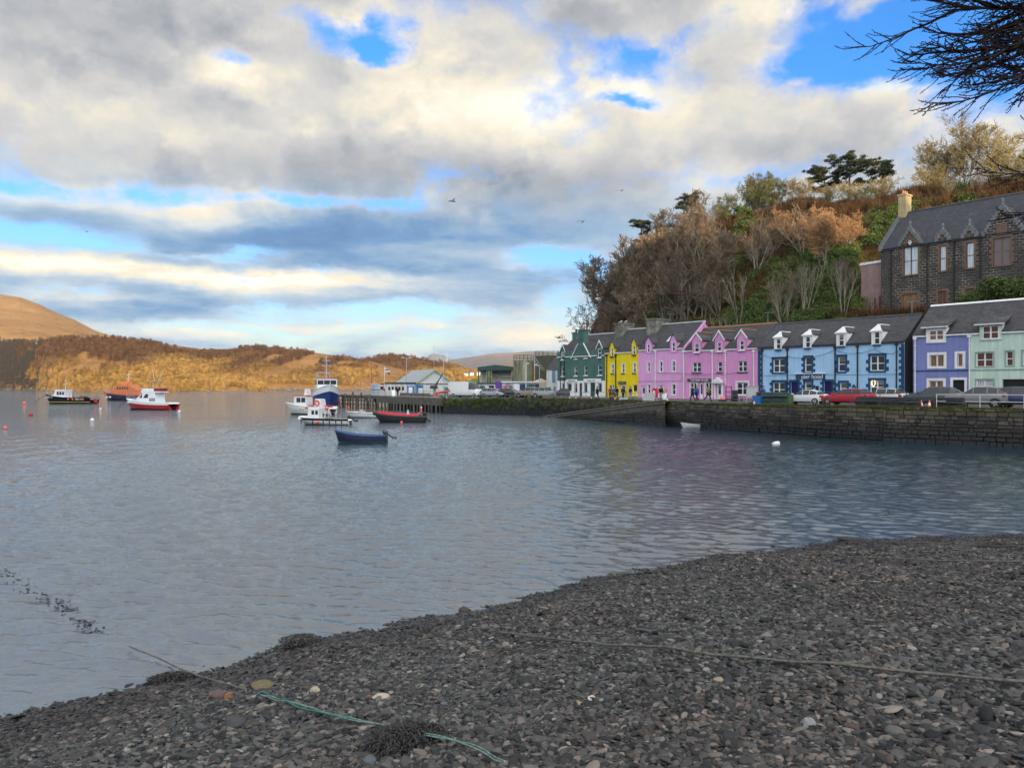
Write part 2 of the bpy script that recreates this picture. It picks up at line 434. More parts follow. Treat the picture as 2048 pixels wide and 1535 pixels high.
def scatter(obj_name, pts, scl, rot, coll, label=None):
    """one object that holds instanced copies of the shapes in COLL at PTS"""
    me = bpy.data.meshes.new(obj_name); me.vertices.add(len(pts)); me.vertices.foreach_set('co', np.asarray(pts, np.float32).ravel())
    a = me.attributes.new('scl', 'FLOAT_VECTOR', 'POINT'); a.data.foreach_set('vector', np.asarray(scl, np.float32).ravel())
    a = me.attributes.new('rot', 'FLOAT_VECTOR', 'POINT'); a.data.foreach_set('vector', np.asarray(rot, np.float32).ravel())
    o = bpy.data.objects.new(obj_name, me); COL.objects.link(o)
    ng = bpy.data.node_groups.new(obj_name, 'GeometryNodeTree')
    ng.interface.new_socket('Geometry', in_out='INPUT', socket_type='NodeSocketGeometry'); ng.interface.new_socket('Geometry', in_out='OUTPUT', socket_type='NodeSocketGeometry')
    gi = ng.nodes.new('NodeGroupInput'); go = ng.nodes.new('NodeGroupOutput')
    ci = ng.nodes.new('GeometryNodeCollectionInfo'); ci.inputs[0].default_value = coll; ci.inputs['Separate Children'].default_value = True; ci.inputs['Reset Children'].default_value = True
    ip = ng.nodes.new('GeometryNodeInstanceOnPoints'); ip.inputs['Pick Instance'].default_value = True
    for key, sock in (('scl', 'Scale'), ('rot', 'Rotation')):
        na = ng.nodes.new('GeometryNodeInputNamedAttribute'); na.data_type = 'FLOAT_VECTOR'; na.inputs[0].default_value = key
        ng.links.new(na.outputs[0], ip.inputs[sock])
    ng.links.new(gi.outputs[0], ip.inputs['Points']); ng.links.new(ci.outputs[0], ip.inputs['Instance']); ng.links.new(ip.outputs[0], go.inputs[0])
    md = o.modifiers.new('scatter', 'NODES'); md.node_group = ng
    return tag(o, label, kind='stuff')

rs = np.random.RandomState(5)
def beach_points(n, size, smin, smax, y0=3.4, power=1.0):
    """random spots inside the view, denser near the viewer"""
    out = []
    while len(out) < n:
        m = 60000
        Y = y0 + (24.5-y0)*rs.rand(m)**1.25
        X = Y*(rs.rand(m)*1.50-0.75) + 0.15
        wl = np.interp(X, wlx, wly)
        ok = (Y < wl + 0.35) & (X > -9) & (X < 17.5)
        out.extend(zip(X[ok], Y[ok]))
    P = np.array(out[:n]); z = beach_z(P[:, 0], P[:, 1])
    s = smin + (smax-smin)*rs.rand(n)**2.2
    return P, z, s
P, z, s = beach_points(150000, 0, 0.028, 0.105)
patch = fbm(P[:, 0]*0.5, P[:, 1]*0.5, 3, 8)
s = s*(0.75+0.6*patch); s[:1500] *= 1.9; s[1500:9000] *= 1.35
scl = np.stack([s*(0.8+0.6*rs.rand(len(s))), s*(0.7+0.5*rs.rand(len(s))), s*(0.55+0.35*rs.rand(len(s)))], 1)
rot = np.stack([rs.randn(len(s))*0.27, rs.randn(len(s))*0.27, rs.rand(len(s))*6.28], 1)
scatter('beach_pebbles', np.stack([P[:, 0], P[:, 1], z + s*0.13*rs.rand(len(s))], 1), scl, rot, stone_col, 'grey shingle of wet and dry pebbles covering the beach')

# ------------------------------------------------------------------ far hills: heightfields under a skyline
def hill_mesh(name, sky, Yr, Yb, m, nx=260, ny=70, rough=0.06, base=-1.0, shape=0.75, seed=1, fscale=90.0, back=0.35, px_pad=0, cliff=None):
    """sky: skyline pixels (px, py) met at depth Yr; the foot lies at depth Yb (number or px list)"""
    px = np.linspace(sky[0][0], sky[-1][0], nx)
    sy = np.interp(px, [p[0] for p in sky], [p[1] for p in sky])
    yr = np.interp(px, [p[0] for p in Yr], [p[1] for p in Yr]) if isinstance(Yr, list) else np.full(nx, float(Yr))
    yb = np.interp(px, [p[0] for p in Yb], [p[1] for p in Yb]) if isinstance(Yb, list) else np.full(nx, float(Yb))
    H = CAMZ + (767.5-sy)/F*yr
    t = np.concatenate([np.linspace(0, 1, ny), 1+np.linspace(0, back, 12)[1:]])
    T, PX = np.meshgrid(t, px, indexing='ij')
    Y = yb[None]*(1-T) + yr[None]*T
    X = (PX-1024)/F*Y
    prof = np.where(T <= 1, np.clip(T, 0, 1)**shape, 1 - (T-1)*0.6)
    if cliff is not None: prof = cliff(T, PX, prof)
    nz = (fbm(X/fscale+seed*7.3, Y/fscale, 6, seed)-0.5)
    Z = base + (H[None]-base)*prof + nz*rough*H[None]*np.clip(4*T*(1.06-T), 0, 1)*2.2
    o = mesh_np(name, np.stack([X.ravel(), Y.ravel(), Z.ravel()], 1), grid_faces(*X.shape), m)
    def surf(pxv, tv):
        """points on the surface for scatter"""
        i = np.clip((pxv-px[0])/(px[-1]-px[0])*(nx-1), 0, nx-1.001); j = np.interp(tv, t, np.arange(len(t))); j = np.clip(j, 0, len(t)-1.001)
        i0, j0 = i.astype(int), j.astype(int); fi, fj = i-i0, j-j0
        def g(A): return (A[j0, i0]*(1-fi)+A[j0, i0+1]*fi)*(1-fj)+(A[j0+1, i0]*(1-fi)+A[j0+1, i0+1]*fi)*fj
        return np.stack([g(X), g(Y), g(Z)], 1)
    return tag(o, kind='structure'), surf
def mk_moor(c0, c1, c2, s=0.02, rock=0.0):
    def fn(N, t, b, tc):
        g = N.new('ShaderNodeNewGeometry'); p = g.outputs['Position']
        n1 = N.noise(p, scale=s, detail=8, rough=0.65); n2 = N.noise(N.vm('MULTIPLY', p, (1, 1, 2.5)), scale=s*9, detail=6, rough=0.7)
        f = N.add(N.mul(n1, 0.7), N.mul(n2, 0.5), -0.1)
        c = N.ramp(f, [(0.25, c0), (0.5, c1), (0.75, c2)])
        if rock:
            nz = N.sep(g.outputs['Normal'])[2]
            rk = N.mul(N.ss(N.noise(N.vm('MULTIPLY', p, (1, 1, 3)), scale=s*4, detail=6, rough=0.6), 0.56, 0.66), rock)
            c = N.mix(rk, c, N.ramp(n2, [(0.3, (0.035, 0.032, 0.03)), (0.7, (0.16, 0.14, 0.12))]))
        link(t, c, b.inputs['Base Color'])
        link(t, N.bump(N.noise(p, scale=s*14, detail=8, rough=0.7), 0.9, 1.2/s*0.02), b.inputs['Normal'])
    return fn
M_moor = mat('moor grass', rough=0.95, spec=0.1, fn=mk_moor((0.17, 0.085, 0.03), (0.32, 0.17, 0.058), (0.46, 0.27, 0.095), 0.012, 0.6))
M_heath = mat('heath', rough=0.95, spec=0.1, fn=mk_moor((0.10, 0.05, 0.022), (0.25, 0.13, 0.045), (0.44, 0.255, 0.085), 0.03, 0.5))
M_cliff = mat('far heath', rough=0.95, spec=0.1, fn=mk_moor((0.14, 0.07, 0.03), (0.25, 0.14, 0.055), (0.36, 0.22, 0.09), 0.03, 0.5))
M_far = mat('far moor', rough=0.95, spec=0.1, fn=mk_moor((0.10, 0.10, 0.115), (0.17, 0.15, 0.14), (0.40, 0.24, 0.15), 0.004, 0.0))
M_pasture = mat('pasture', rough=0.95, spec=0.1, fn=mk_moor((0.06, 0.085, 0.03), (0.085, 0.13, 0.035), (0.13, 0.16, 0.05), 0.02, 0.0))
M_peak = mat('mountain', rough=0.95, spec=0.1, fn=mk_moor((0.14, 0.15, 0.17), (0.19, 0.19, 0.20), (0.24, 0.22, 0.2), 0.002, 0.0))

hill_mesh('mountain', [(815, 750), (838, 728), (852, 716), (862, 708), (872, 707), (890, 712), (920, 726), (950, 745)], 2700, 2500, M_peak, seed=9, fscale=600, rough=0.05)
hill_mesh('hills', [(820, 745), (870, 728), (905, 718), (950, 712), (990, 706), (1030, 705), (1060, 702), (1100, 703), (1180, 712), (1300, 730)], 2450, 1900, M_far, seed=5, fscale=280, rough=0.10)
hill_mesh('hills', [(880, 752), (920, 740), (960, 733), (1010, 728), (1060, 735), (1130, 728), (1200, 735), (1300, 745)], 1700, 1000, M_cliff, seed=6, fscale=240, rough=0.06)
hill_mesh('hills', [(-500, 560), (-300, 560), (-120, 576), (0, 588), (40, 595), (80, 610), (118, 628), (150, 640), (190, 661), (245, 679), (330, 700), (420, 740)], 1500, 800, M_moor, seed=2, fscale=200, rough=0.05, nx=340)
# the pasture beyond the pier with its cottages
past, past_surf = hill_mesh('pasture', [(905, 768), (925, 751), (945, 743), (985, 741), (1010, 749), (1060, 765), (1140, 770), (1200, 770)], 900, 560, M_pasture, seed=8, fscale=120, rough=0.03)
head, head_surf = hill_mesh('headland', [(-420, 690), (-200, 690), (0, 683), (60, 690), (95, 683), (150, 677), (190, 679), (240, 678), (300, 684), (350, 700), (400, 722), (450, 745), (500, 764), (545, 778)],
                            [(-420, 760), (0, 720), (90, 620), (545, 560)], [(-420, 640), (60, 600), (75, 590), (100, 490), (160, 470), (545, 500)], M_heath, seed=3, fscale=60, rough=0.09, nx=420, shape=0.6)
hill2, hill2_surf = hill_mesh('headland', [(250, 700), (300, 683), (345, 690), (400, 697), (470, 698), (480, 694), (520, 692), (570, 697), (620, 703), (680, 712), (720, 719), (745, 723), (800, 738), (860, 765)],
                              [(250, 760), (860, 720)], [(250, 640), (480, 545), (745, 560), (860, 600)], M_heath, seed=4, fscale=70, rough=0.08, nx=420, shape=0.62)
hill3, hill3_surf = hill_mesh('headland', [(690, 745), (720, 728), (750, 720), (790, 717), (830, 723), (870, 732), (905, 737), (940, 748), (975, 762), (1000, 769)],
                              [(690, 900), (1000, 800)], [(690, 720), (1000, 640)], M_cliff, seed=12, fscale=70, rough=0.07, nx=260)

# ------------------------------------------------------------------ the harbour street and the pier deck
edge_px = [(1324, 84.5, 803.5), (1236, 97, 800.3), (1130, 108, 798.3), (1050, 115, 797.2), (886, 121.6, 796.6)]
QE = [Vector((70, 28, 2.6)), Vector((48, 45, 2.62)), Vector((36.3, 54.6, 2.66)), Vector((29.3, 60.8, 2.63)), Vector((25.9, 65.4, 2.64)), Vector((22.6, 72.6, 2.45)), Vector((20.5, 77.2, 2.45)), Vector((18.6, 80.4, 2.5))]
QE += [at(px, py, Y) for px, Y, py in edge_px]
PIER = [at(763, 793, 137), at(676, 789, 150.6)]
QE += PIER
def street_z(x, y):
    """height of the street near a point: blends the quay edge with 2.6 m at the house fronts"""
    best, bz = 1e9, 2.6
    for a, b in zip(QE[:-1], QE[1:]):
        d = (b-a); t = max(0, min(1, ((x-a.x)*d.x+(y-a.y)*d.y)/(d.x*d.x+d.y*d.y)))
        q = a + d*t; e = math.hypot(x-q.x, y-q.y)
        if e < best: best, bz = e, q.z
    k = min(1.0, best/12.0)
    return bz*(1-k) + 2.6*k if y < 125 or x > 0 else bz

def mk_tarmac(N, t, b, tc):
    n = N.noise(tc, scale=0.35, detail=6, rough=0.6); n2 = N.noise(tc, scale=30, detail=3)
    c = N.ramp(N.add(N.mul(n, 0.8), N.mul(n2, 0.2)), [(0.3, (0.06, 0.06, 0.062)), (0.6, (0.11, 0.108, 0.105)), (0.8, (0.15, 0.145, 0.14))])
    link(t, c, b.inputs['Base Color']); link(t, N.bump(n2, 0.3, 0.01), b.inputs['Normal'])
M_tarmac = mat('tarmac', rough=0.8, fn=mk_tarmac)
far = []
for q in QE:
    u = (q-FO).dot(FU); v = (q-FO).dot(FV)
    if q in PIER: tgt = v + (14 if q is PIER[1] else 34)
    else: tgt = 3.0 if u > 4 else 48
    p = FO + FU*u + FV*tgt; p.z = 2.6 if q not in PIER else q.z
    far.append(p)
mb = MB()
K = 9
rows = []
for q, p in zip(QE, far): rows.append([(q+(p-q)*(k/K)).to_tuple()[:2] for k in range(K+1)])
rows2 = []
for a, b in zip(rows[:-1], rows[1:]):
    rows2.append(a); rows2.append([((x0+x1)/2, (y0+y1)/2) for (x0, y0), (x1, y1) in zip(a, b)])
rows2.append(rows[-1])
mb.grid([[(x, y, street_z(x, y)) for x, y in r] for r in rows2], 0, True, flip=True)
street = mb.build('street', M_tarmac); tag(street, kind='structure')
# raised pavement along the house fronts
mb = MB()
for u0, u1 in ((-2, 12), (12, 26), (26, 52), (52, 75)):
    pts = [fw(u0, -1.5, 0.13), fw(u1, -1.5, 0.13), fw(u1, 0.4, 0.13), fw(u0, 0.4, 0.13)]
    low = [fw(u0, -1.5, -0.3), fw(u1, -1.5, -0.3)]
    mb.face(pts); mb.face([low[0], low[1], pts[1], pts[0]])
pv = mb.build('pavement', mat('paving', (0.20, 0.195, 0.185), 0.85, vary=0.25, vscale=0.8)); tag(pv, kind='structure')

# quay walls: coursed stones, weed, tide stain and painted shade below, turf on the lip
def mk_wall(N, t, b, tc):
    isl = N.new('ShaderNodeNewGeometry'); r = isl.outputs['Random Per Island']; p = isl.outputs['Position']
    n = N.noise(p, scale=2.2, detail=7, rough=0.7)
    big = N.noise(p, scale=0.35, detail=4)
    c = N.ramp(N.add(N.mul(r, 0.55), N.mul(n, 0.5), N.mul(N.m('SUBTRACT', big, 0.5), 0.5), -0.05), [(0.15, (0.025, 0.024, 0.025)), (0.4, (0.065, 0.059, 0.052)), (0.65, (0.125, 0.108, 0.088)), (0.9, (0.17, 0.145, 0.115))])
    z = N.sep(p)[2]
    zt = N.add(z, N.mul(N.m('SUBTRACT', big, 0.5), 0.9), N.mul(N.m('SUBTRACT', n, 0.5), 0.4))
    c = N.mix(N.ss(zt, 0.5, 2.1), (0.008, 0.009, 0.010), c)                  # black tidal weed, the band raised to paint shade low on the wall
    c = N.mix(N.mul(N.ss(zt, 1.9, 2.6), 0.65), c, N.ramp(n, [(0.35, (0.05, 0.06, 0.015)), (0.65, (0.13, 0.12, 0.04))]))
    link(t, c, b.inputs['Base Color']); link(t, N.ss(zt, 0.3, 1.3, 0.35, 0.9), b.inputs['Roughness'])
    link(t, N.bump(n, 0.7, 0.06), b.inputs['Normal'])
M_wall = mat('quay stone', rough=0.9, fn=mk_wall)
M_joint = mat('wall core', (0.012, 0.012, 0.012), 0.95)
def stone_wall(mb, pts, zbot, rnd, course=0.30, lmin=0.28, lmax=1.0, proud=0.13, gap=0.022, ztop=None):
    """coursed stones on the outer (left of travel reversed) face of the polyline pts"""
    seg = [(pts[i], pts[i+1]) for i in range(len(pts)-1)]
    for i, (a, b) in enumerate(seg):
        mb.face([(a.x, a.y, zbot), (b.x, b.y, zbot), (b.x, b.y, b.z-0.02), (a.x, a.y, a.z-0.02)], 1)
        d = Vector((b.x-a.x, b.y-a.y, 0)); L = d.length; d /= L; nrm = Vector((-d.y, d.x, 0))
        if nrm.dot(Vector((-a.x, -a.y, 0))) < 0: nrm = -nrm
        z = zbot
        while True:
            h = course*rnd.uniform(0.75, 1.3); s = -rnd.uniform(0, 0.4)
            top_reached = z + h*0.5 > max(a.z, b.z)
            if top_reached: break
            while s < L:
                l = rnd.uniform(lmin, lmax); s0, s1 = max(s, 0), min(s+l, L); s += l
                if s1-s0 < 0.08: continue
                zt = min(z+h, a.z+(b.z-a.z)*((s0+s1)/2/L))
                if zt - z < 0.06: continue
                o = rnd.uniform(0.01, proud); e = 0.035
                def P(q, zz, off): return a + d*q + nrm*off + Vector((0, 0, zz-a.z))
                g = gap
                f = [P(s0+g+e*rnd.random(), z+g+e*rnd.random(), o), P(s1-g-e*rnd.random(), z+g+e*rnd.random(), o), P(s1-g-e*rnd.random(), zt-g-e*rnd.random(), o), P(s0+g+e*rnd.random(), zt-g-e*rnd.random(), o)]
                k = [P(s0+g*0.3, z+g*0.3, -0.03), P(s1-g*0.3, z+g*0.3, -0.03), P(s1-g*0.3, zt-g*0.3, -0.03), P(s0+g*0.3, zt-g*0.3, -0.03)]
                j = len(mb.v); mb.v.extend([tuple(x) for x in f+k])
                for q in ((0, 1, 2, 3), (0, 4, 5, 1), (1, 5, 6, 2), (2, 6, 7, 3), (3, 7, 4, 0)):
                    mb.f.append(tuple(j+x for x in q)); mb.mi.append(0); mb.sm.append(False)
            z += h
rnd = random.Random(21)
slip_top = QE[7]
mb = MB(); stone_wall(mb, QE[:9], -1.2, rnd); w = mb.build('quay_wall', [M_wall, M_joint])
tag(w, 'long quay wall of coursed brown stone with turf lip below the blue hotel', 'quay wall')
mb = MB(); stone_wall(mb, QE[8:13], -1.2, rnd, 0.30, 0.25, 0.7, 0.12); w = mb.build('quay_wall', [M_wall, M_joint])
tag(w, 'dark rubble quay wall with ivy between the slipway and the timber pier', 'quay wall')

# turf along the lip of the wall
M_turf = mat('turf', rough=0.95, spec=0.1, fn=lambda N, t, b, tc: link(t, N.ramp(N.noise(tc, scale=1.5, detail=5), [(0.35, (0.035, 0.05, 0.012)), (0.6, (0.10, 0.11, 0.03)), (0.75, (0.16, 0.13, 0.05))]), b.inputs['Base Color']))
# ------------------------------------------------------------------ slipway
def mk_conc(N, t, b, tc):
    p = N.new('ShaderNodeNewGeometry').outputs['Position']
    n = N.noise(p, scale=1.6, detail=7, rough=0.7); z = N.sep(p)[2]
    c = N.ramp(n, [(0.3, (0.05, 0.05, 0.04)), (0.6, (0.115, 0.11, 0.092)), (0.8, (0.19, 0.18, 0.155))])
    c = N.mix(N.ss(N.add(z, N.mul(n, 0.8)), 0.5, 1.6), (0.018, 0.02, 0.016), c)
    link(t, c, b.inputs['Base Color']); link(t, N.bump(n, 0.5, 0.05), b.inputs['Normal'])
M_conc = mat('old concrete', rough=0.9, fn=mk_conc)
so = []
for k in range(13):
    t = k/12; px = 1330 + (1086-1330)*t; py = 803 + (834.5-803)*t
    Y = np.interp(px, [1086, 1094, 1174, 1221, 1291, 1330], [106.6, 105.8, 97.6, 93, 86.2, 82.6])
    so.append(at(px, py, Y))
si = []
for p in so:
    q = p + FV*4.0; si.append(Vector((q.x, q.y, p.z)))
mb = MB()
root = thing('slipway', so[6].to_tuple()[:2]+(0,), 0, 'concrete slipway sloping down to the water in front of the pink houses', 'slipway')
off = Vector((-so[6].x, -so[6].y, 0))
mb.grid([[tuple(p+off), tuple(q+off)] for p, q in zip(so, si)], 0, False)
for a, b in zip(so[:-1], so[1:]):
    mb.face([tuple(a+off+Vector((0, 0, 0.0))), tuple(b+off), tuple(Vector((b.x, b.y, -1.3))+off), tuple(Vector((a.x, a.y, -1.3))+off)], 0)
mb.build('ramp', M_conc, root)
mb = MB()
base = [Vector((p.x, p.y, max(p.z-0.55, -0.5))) + off - FV*0.0 for p in so]
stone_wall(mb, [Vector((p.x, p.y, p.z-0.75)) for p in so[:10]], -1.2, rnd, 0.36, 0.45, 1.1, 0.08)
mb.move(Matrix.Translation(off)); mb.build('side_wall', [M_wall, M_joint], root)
for dz, rr, o in ((0.16, 0.10, 0.1), (-0.12, 0.085, -0.03)):
    mb = MB(); mb.tube([p+off+FV*o+Vector((0, 0, dz)) for p in so], rr, 6); mb.build('kerb_pipe', mat('pale pipe', (0.13, 0.122, 0.105), 0.85, vary=0.6, vscale=1.2), root)

# ------------------------------------------------------------------ the timber pier
M_timber = mat('old timber', rough=0.9, fn=lambda N, t, b, tc: link(t, N.ramp(N.add(N.noise(N.vm('MULTIPLY', tc, (6, 6, 0.5)), scale=1.5, detail=5, rough=0.7), N.mul(N.new('ShaderNodeObjectInfo').outputs['Random'], 0.3), -0.12), [(0.3, (0.03, 0.028, 0.024)), (0.55, (0.09, 0.082, 0.068)), (0.8, (0.20, 0.185, 0.155))]), b.inputs['Base Color']))
p0 = QE[12]; p1 = PIER[1]
pd = Vector((p1.x-p0.x, p1.y-p0.y, 0)); PL = pd.length; pd /= PL; pn = Vector((-pd.y, pd.x, 0))
if pn.dot(Vector((-p0.x, -p0.y, 0))) < 0: pn = -pn
prz = math.atan2(pd.y, pd.x)
pier = thing('pier', (p0.x, p0.y, 0), prz, 'weathered timber and concrete pier reaching out beside the moored trawler', 'pier')
sgn = 1 if Vector((math.cos(prz+math.pi/2), math.sin(prz+math.pi/2), 0)).dot(pn) > 0 else -1   # local +y towards the viewer
mb = MB()
def ptop(s): return p0.z + (p1.z-p0.z)*s/PL
y0, y1 = (0.05, -0.5) if sgn > 0 else (-0.05, 0.5)
for k in range(12):
    a, b = PL*k/12, PL*(k+1)/12-0.03
    h = 1.15 if k < 7 else 0.45
    mb.box(a, b, min(y0, y1), max(y0, y1), ptop(a)-h, ptop(a)-0.02+0.03, 0)
mb.build('fascia', M_conc, pier)
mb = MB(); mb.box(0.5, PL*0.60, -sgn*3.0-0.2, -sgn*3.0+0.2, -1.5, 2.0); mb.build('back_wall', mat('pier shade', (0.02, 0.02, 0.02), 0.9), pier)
mb = MB(); mb.box(PL*0.62, PL, min(-sgn*1.0, -sgn*12), max(-sgn*1.0, -sgn*12), 1.75, 1.95); mb.build('deck_beam', M_timber, pier)
rnd = random.Random(4)
for k in range(34):
    s = 0.6 + (PL-0.9)*k/33 + rnd.uniform(-0.15, 0.15); tall = k % 3 == 0
    mb = MB(); r = rnd.uniform(0.13, 0.2)
    top = ptop(s) + (rnd.uniform(0.25, 0.7) if (s > PL*0.62 and tall) else -1.15 if s < PL*0.58 else -0.4)
    mb.tube([(s, sgn*0.26, -1.5), (s+rnd.uniform(-.05, .05), sgn*0.26, top)], [r*1.1, r], 7, smooth=True); mb.build('pile', M_timber, pier)
for k in range(10):
    s = PL*0.62 + PL*0.37*k/9
    mb = MB(); mb.tube([(s, -sgn*rnd.uniform(4, 9), -1.5), (s, -sgn*rnd.uniform(4, 9), 1.8)], 0.16, 6); mb.build('pile', M_timber, pier)
for z in (0.55, 1.35):
    mb = MB(); mb.box(PL*0.60, PL-0.2, sgn*0.02-0.08, sgn*0.02+0.08, z, z+0.22); mb.build('cross_beam', M_timber, pier)
mb = MB(); mb.tube([(0, sgn*0.0, ptop(0)+0.12), (PL*0.62, sgn*0.0, ptop(PL*0.6)+0.12)], 0.06, 5); mb.build('kerb_rail', mat('rail grey', (0.35, 0.35, 0.34), 0.5), pier)
mb = MB(); mb.box(PL-1.8, PL-1.3, sgn*0.36-0.08, sgn*0.36+0.08, 0.25, 2.1); mb.build('fender_board', mat('white board', (0.62, 0.64, 0.64), 0.6, vary=0.2), pier)

# ------------------------------------------------------------------ the steep wooded hill behind the houses
HSIL = [(1060, 772), (1125, 768), (1150, 748), (1180, 690), (1215, 600), (1250, 548), (1290, 508), (1340, 482), (1380, 462), (1430, 446), (1480, 434), (1600, 416), (1700, 410), (1750, 406), (1800, 398), (1830, 391), (1900, 380), (2048, 360), (2300, 320), (2700, 290)]
hx = np.array([p[0] for p in HSIL], float); hy = np.array([p[1] for p in HSIL], float)
VR = 48.0
def hill_uvw(px, v):
    """hill surface for numpy arrays of view column px and depth v behind the house fronts"""
    a = (px-1024)/F
    u = (a*(FO.y+v*FV.y) - FO.x - v*FV.x)/(FU.x - a*FU.y)
    ur = (a*(FO.y+VR*FV.y) - FO.x - VR*FV.x)/(FU.x - a*FU.y)
    tr = FO.y + ur*FU.y + VR*FV.y
    top = CAMZ + (767.5-np.interp(px, hx, hy))*tr/F - FO.z
    S = np.interp(v, [6.5, 9, 14, 18, 24, 30, 40, 48, 58, 75, 120], [0.0, 0.06, 0.30, 0.40, 0.52, 0.64, 0.86, 1.0, 0.98, 0.88, 0.75])
    w = np.maximum(top, 0)*S
    k = np.clip((px-1700)/45, 0, 1); k = k*k*(3-2*k)
    terr = np.interp(v, [7, 12, 15.5, 17, 29.5, 33, 48], [0.2, 6.0, 9.8, 10.6, 11.2, 14.0, 40])
    w = w*(1-k) + np.where(v < 33, np.minimum(terr, np.maximum(w, terr)), np.maximum(w, 14.0))*k
    X = FO.x+FU.x*u+FV.x*v; Y = FO.y+FU.y*u+FV.y*v
    rough = (fbm(X*0.12, Y*0.12, 5, 31)-0.5)*3.6*np.clip((v-9)/12, 0, 1)*np.clip(top/20, 0, 1)*(1-0.85*k*(v < 31))
    return u, w + rough, X, Y
def mk_bank(N, t, b, tc):
    p = N.new('ShaderNodeNewGeometry').outputs['Position']; z = N.sep(p)[2]
    n = N.noise(p, scale=0.09, detail=6, rough=0.6); f = N.noise(p, scale=1.6, detail=7, rough=0.7)
    green = N.ramp(f, [(0.3, (0.018, 0.028, 0.008)), (0.5, (0.045, 0.07, 0.015)), (0.72, (0.11, 0.15, 0.03))])
    brown = N.ramp(f, [(0.3, (0.03, 0.017, 0.009)), (0.5, (0.075, 0.042, 0.018)), (0.72, (0.16, 0.095, 0.04))])
    c = N.mix(N.ss(N.add(N.mul(z, 0.024), n), 0.75, 1.12), green, brown)
    link(t, c, b.inputs['Base Color']); link(t, N.bump(f, 1.0, 0.4), b.inputs['Normal'])
M_bank = mat('hillside', rough=0.95, spec=0.1, fn=mk_bank)
pxs = np.concatenate([np.linspace(1060, 2100, 300), np.linspace(2110, 2700, 40)]); vs = np.concatenate([np.linspace(6.5, 60, 120), np.linspace(62, 120, 14)])
VV, PP = np.meshgrid(vs, pxs, indexing='ij')
uu, ww, XX, YY = hill_uvw(PP, VV)
hill = mesh_np('hill', np.stack([XX.ravel(), YY.ravel(), (ww+2.45).ravel()], 1), grid_faces(*VV.shape), M_bank); tag(hill, kind='structure')
def on_hill(px, v):
    u, w, X, Y = hill_uvw(np.array([float(px)]), np.array([float(v)]))
    return Vector((X[0], Y[0], w[0]+2.45))

# the high ground behind the viewer, which keeps the harbour in shade
pp = np.linspace(-420, 420, 120); ssn = np.array([-62, -70, -80, -95, -110, -120, -135, -170, -260])
hh = np.array([0.06, 0.2, 0.4, 0.72, 0.95, 1.0, 1.0, 0.95, 0.7])
L2 = np.array([-math.sin(SUN_AZ), -math.cos(SUN_AZ)]); P2 = np.array([-L2[1], L2[0]])*-1
P2 = np.array([L2[1], -L2[0]])
SS, PPm = np.meshgrid(ssn, pp, indexing='ij')
Hh = np.interp(SS, ssn[::-1], hh[::-1])*(56.0 + 7*(fbm(PPm*0.03, PPm*0+3.3, 4, 2)-0.5) + 5*np.exp(-((PPm-62)/14.0)**2) - 9.0*np.exp(-((PPm-91)/7.5)**2))
BXs, BYs = SS*L2[0]+PPm*P2[0], SS*L2[1]+PPm*P2[1]
bh = mesh_np('hills', np.stack([BXs.ravel(), BYs.ravel(), Hh.ravel()], 1), grid_faces(*SS.shape), M_bank); tag(bh, kind='structure')

# ------------------------------------------------------------------ trees
def mk_bark(c0, c1):
    def fn(N, t, b, tc):
        r = N.new('ShaderNodeObjectInfo').outputs['Random']
        n = N.noise(N.vm('MULTIPLY', tc, (1, 1, 0.4)), scale=2.5, detail=6, rough=0.7)
        link(t, N.ramp(N.add(N.mul(n, 0.9), N.mul(r, 0.25), -0.08), [(0.3, c0), (0.75, c1)]), b.inputs['Base Color'])
    return fn
M_bark = mat('grey bark', rough=0.9, spec=0.2, fn=mk_bark((0.12, 0.105, 0.082), (0.40, 0.36, 0.28)))
M_twig = mat('brown twigs', rough=0.9, spec=0.2, fn=mk_bark((0.12, 0.092, 0.066), (0.34, 0.25, 0.165)))
M_twig_pale = mat('pale twigs', rough=0.9, spec=0.2, fn=mk_bark((0.22, 0.17, 0.075), (0.50, 0.40, 0.18)))
M_twig_sunlit = mat('sunny twigs', rough=0.9, spec=0.2, fn=mk_bark((0.30, 0.165, 0.075), (0.66, 0.41, 0.20)))  # lit copy of the brown twigs: sun glow put into the colour
M_twig_red = mat('purple twigs', rough=0.9, spec=0.2, fn=mk_bark((0.075, 0.05, 0.045), (0.21, 0.14, 0.115)))
M_pinebark = mat('pine bark', rough=0.9, spec=0.2, fn=mk_bark((0.08, 0.05, 0.035), (0.26, 0.15, 0.09)))
def mk_leaf(c0, c1, c2):
    def fn(N, t, b, tc):
        g = N.new('ShaderNodeNewGeometry'); r = g.outputs['Random Per Island']
        n = N.noise(g.outputs['Position'], scale=0.5, detail=3)
        link(t, N.ramp(N.add(N.mul(r, 0.6), N.mul(n, 0.5), -0.05), [(0.15, c0), (0.5, c1), (0.85, c2)]), b.inputs['Base Color'])
    return fn
M_ivy = mat('ivy leaves', rough=0.6, spec=0.3, fn=mk_leaf((0.02, 0.036, 0.008), (0.06, 0.10, 0.018), (0.15, 0.20, 0.04)))
M_gorse = mat('olive leaves', rough=0.8, spec=0.2, fn=mk_leaf((0.05, 0.055, 0.015), (0.13, 0.13, 0.035), (0.25, 0.22, 0.07)))
M_needle = mat('pine needles', rough=0.7, spec=0.3, fn=mk_leaf((0.014, 0.022, 0.010), (0.035, 0.05, 0.018), (0.085, 0.095, 0.03)))
M_bracken = mat('bracken', rough=0.95, spec=0.1, fn=mk_leaf((0.04, 0.020, 0.011), (0.085, 0.045, 0.021), (0.16, 0.095, 0.042)))

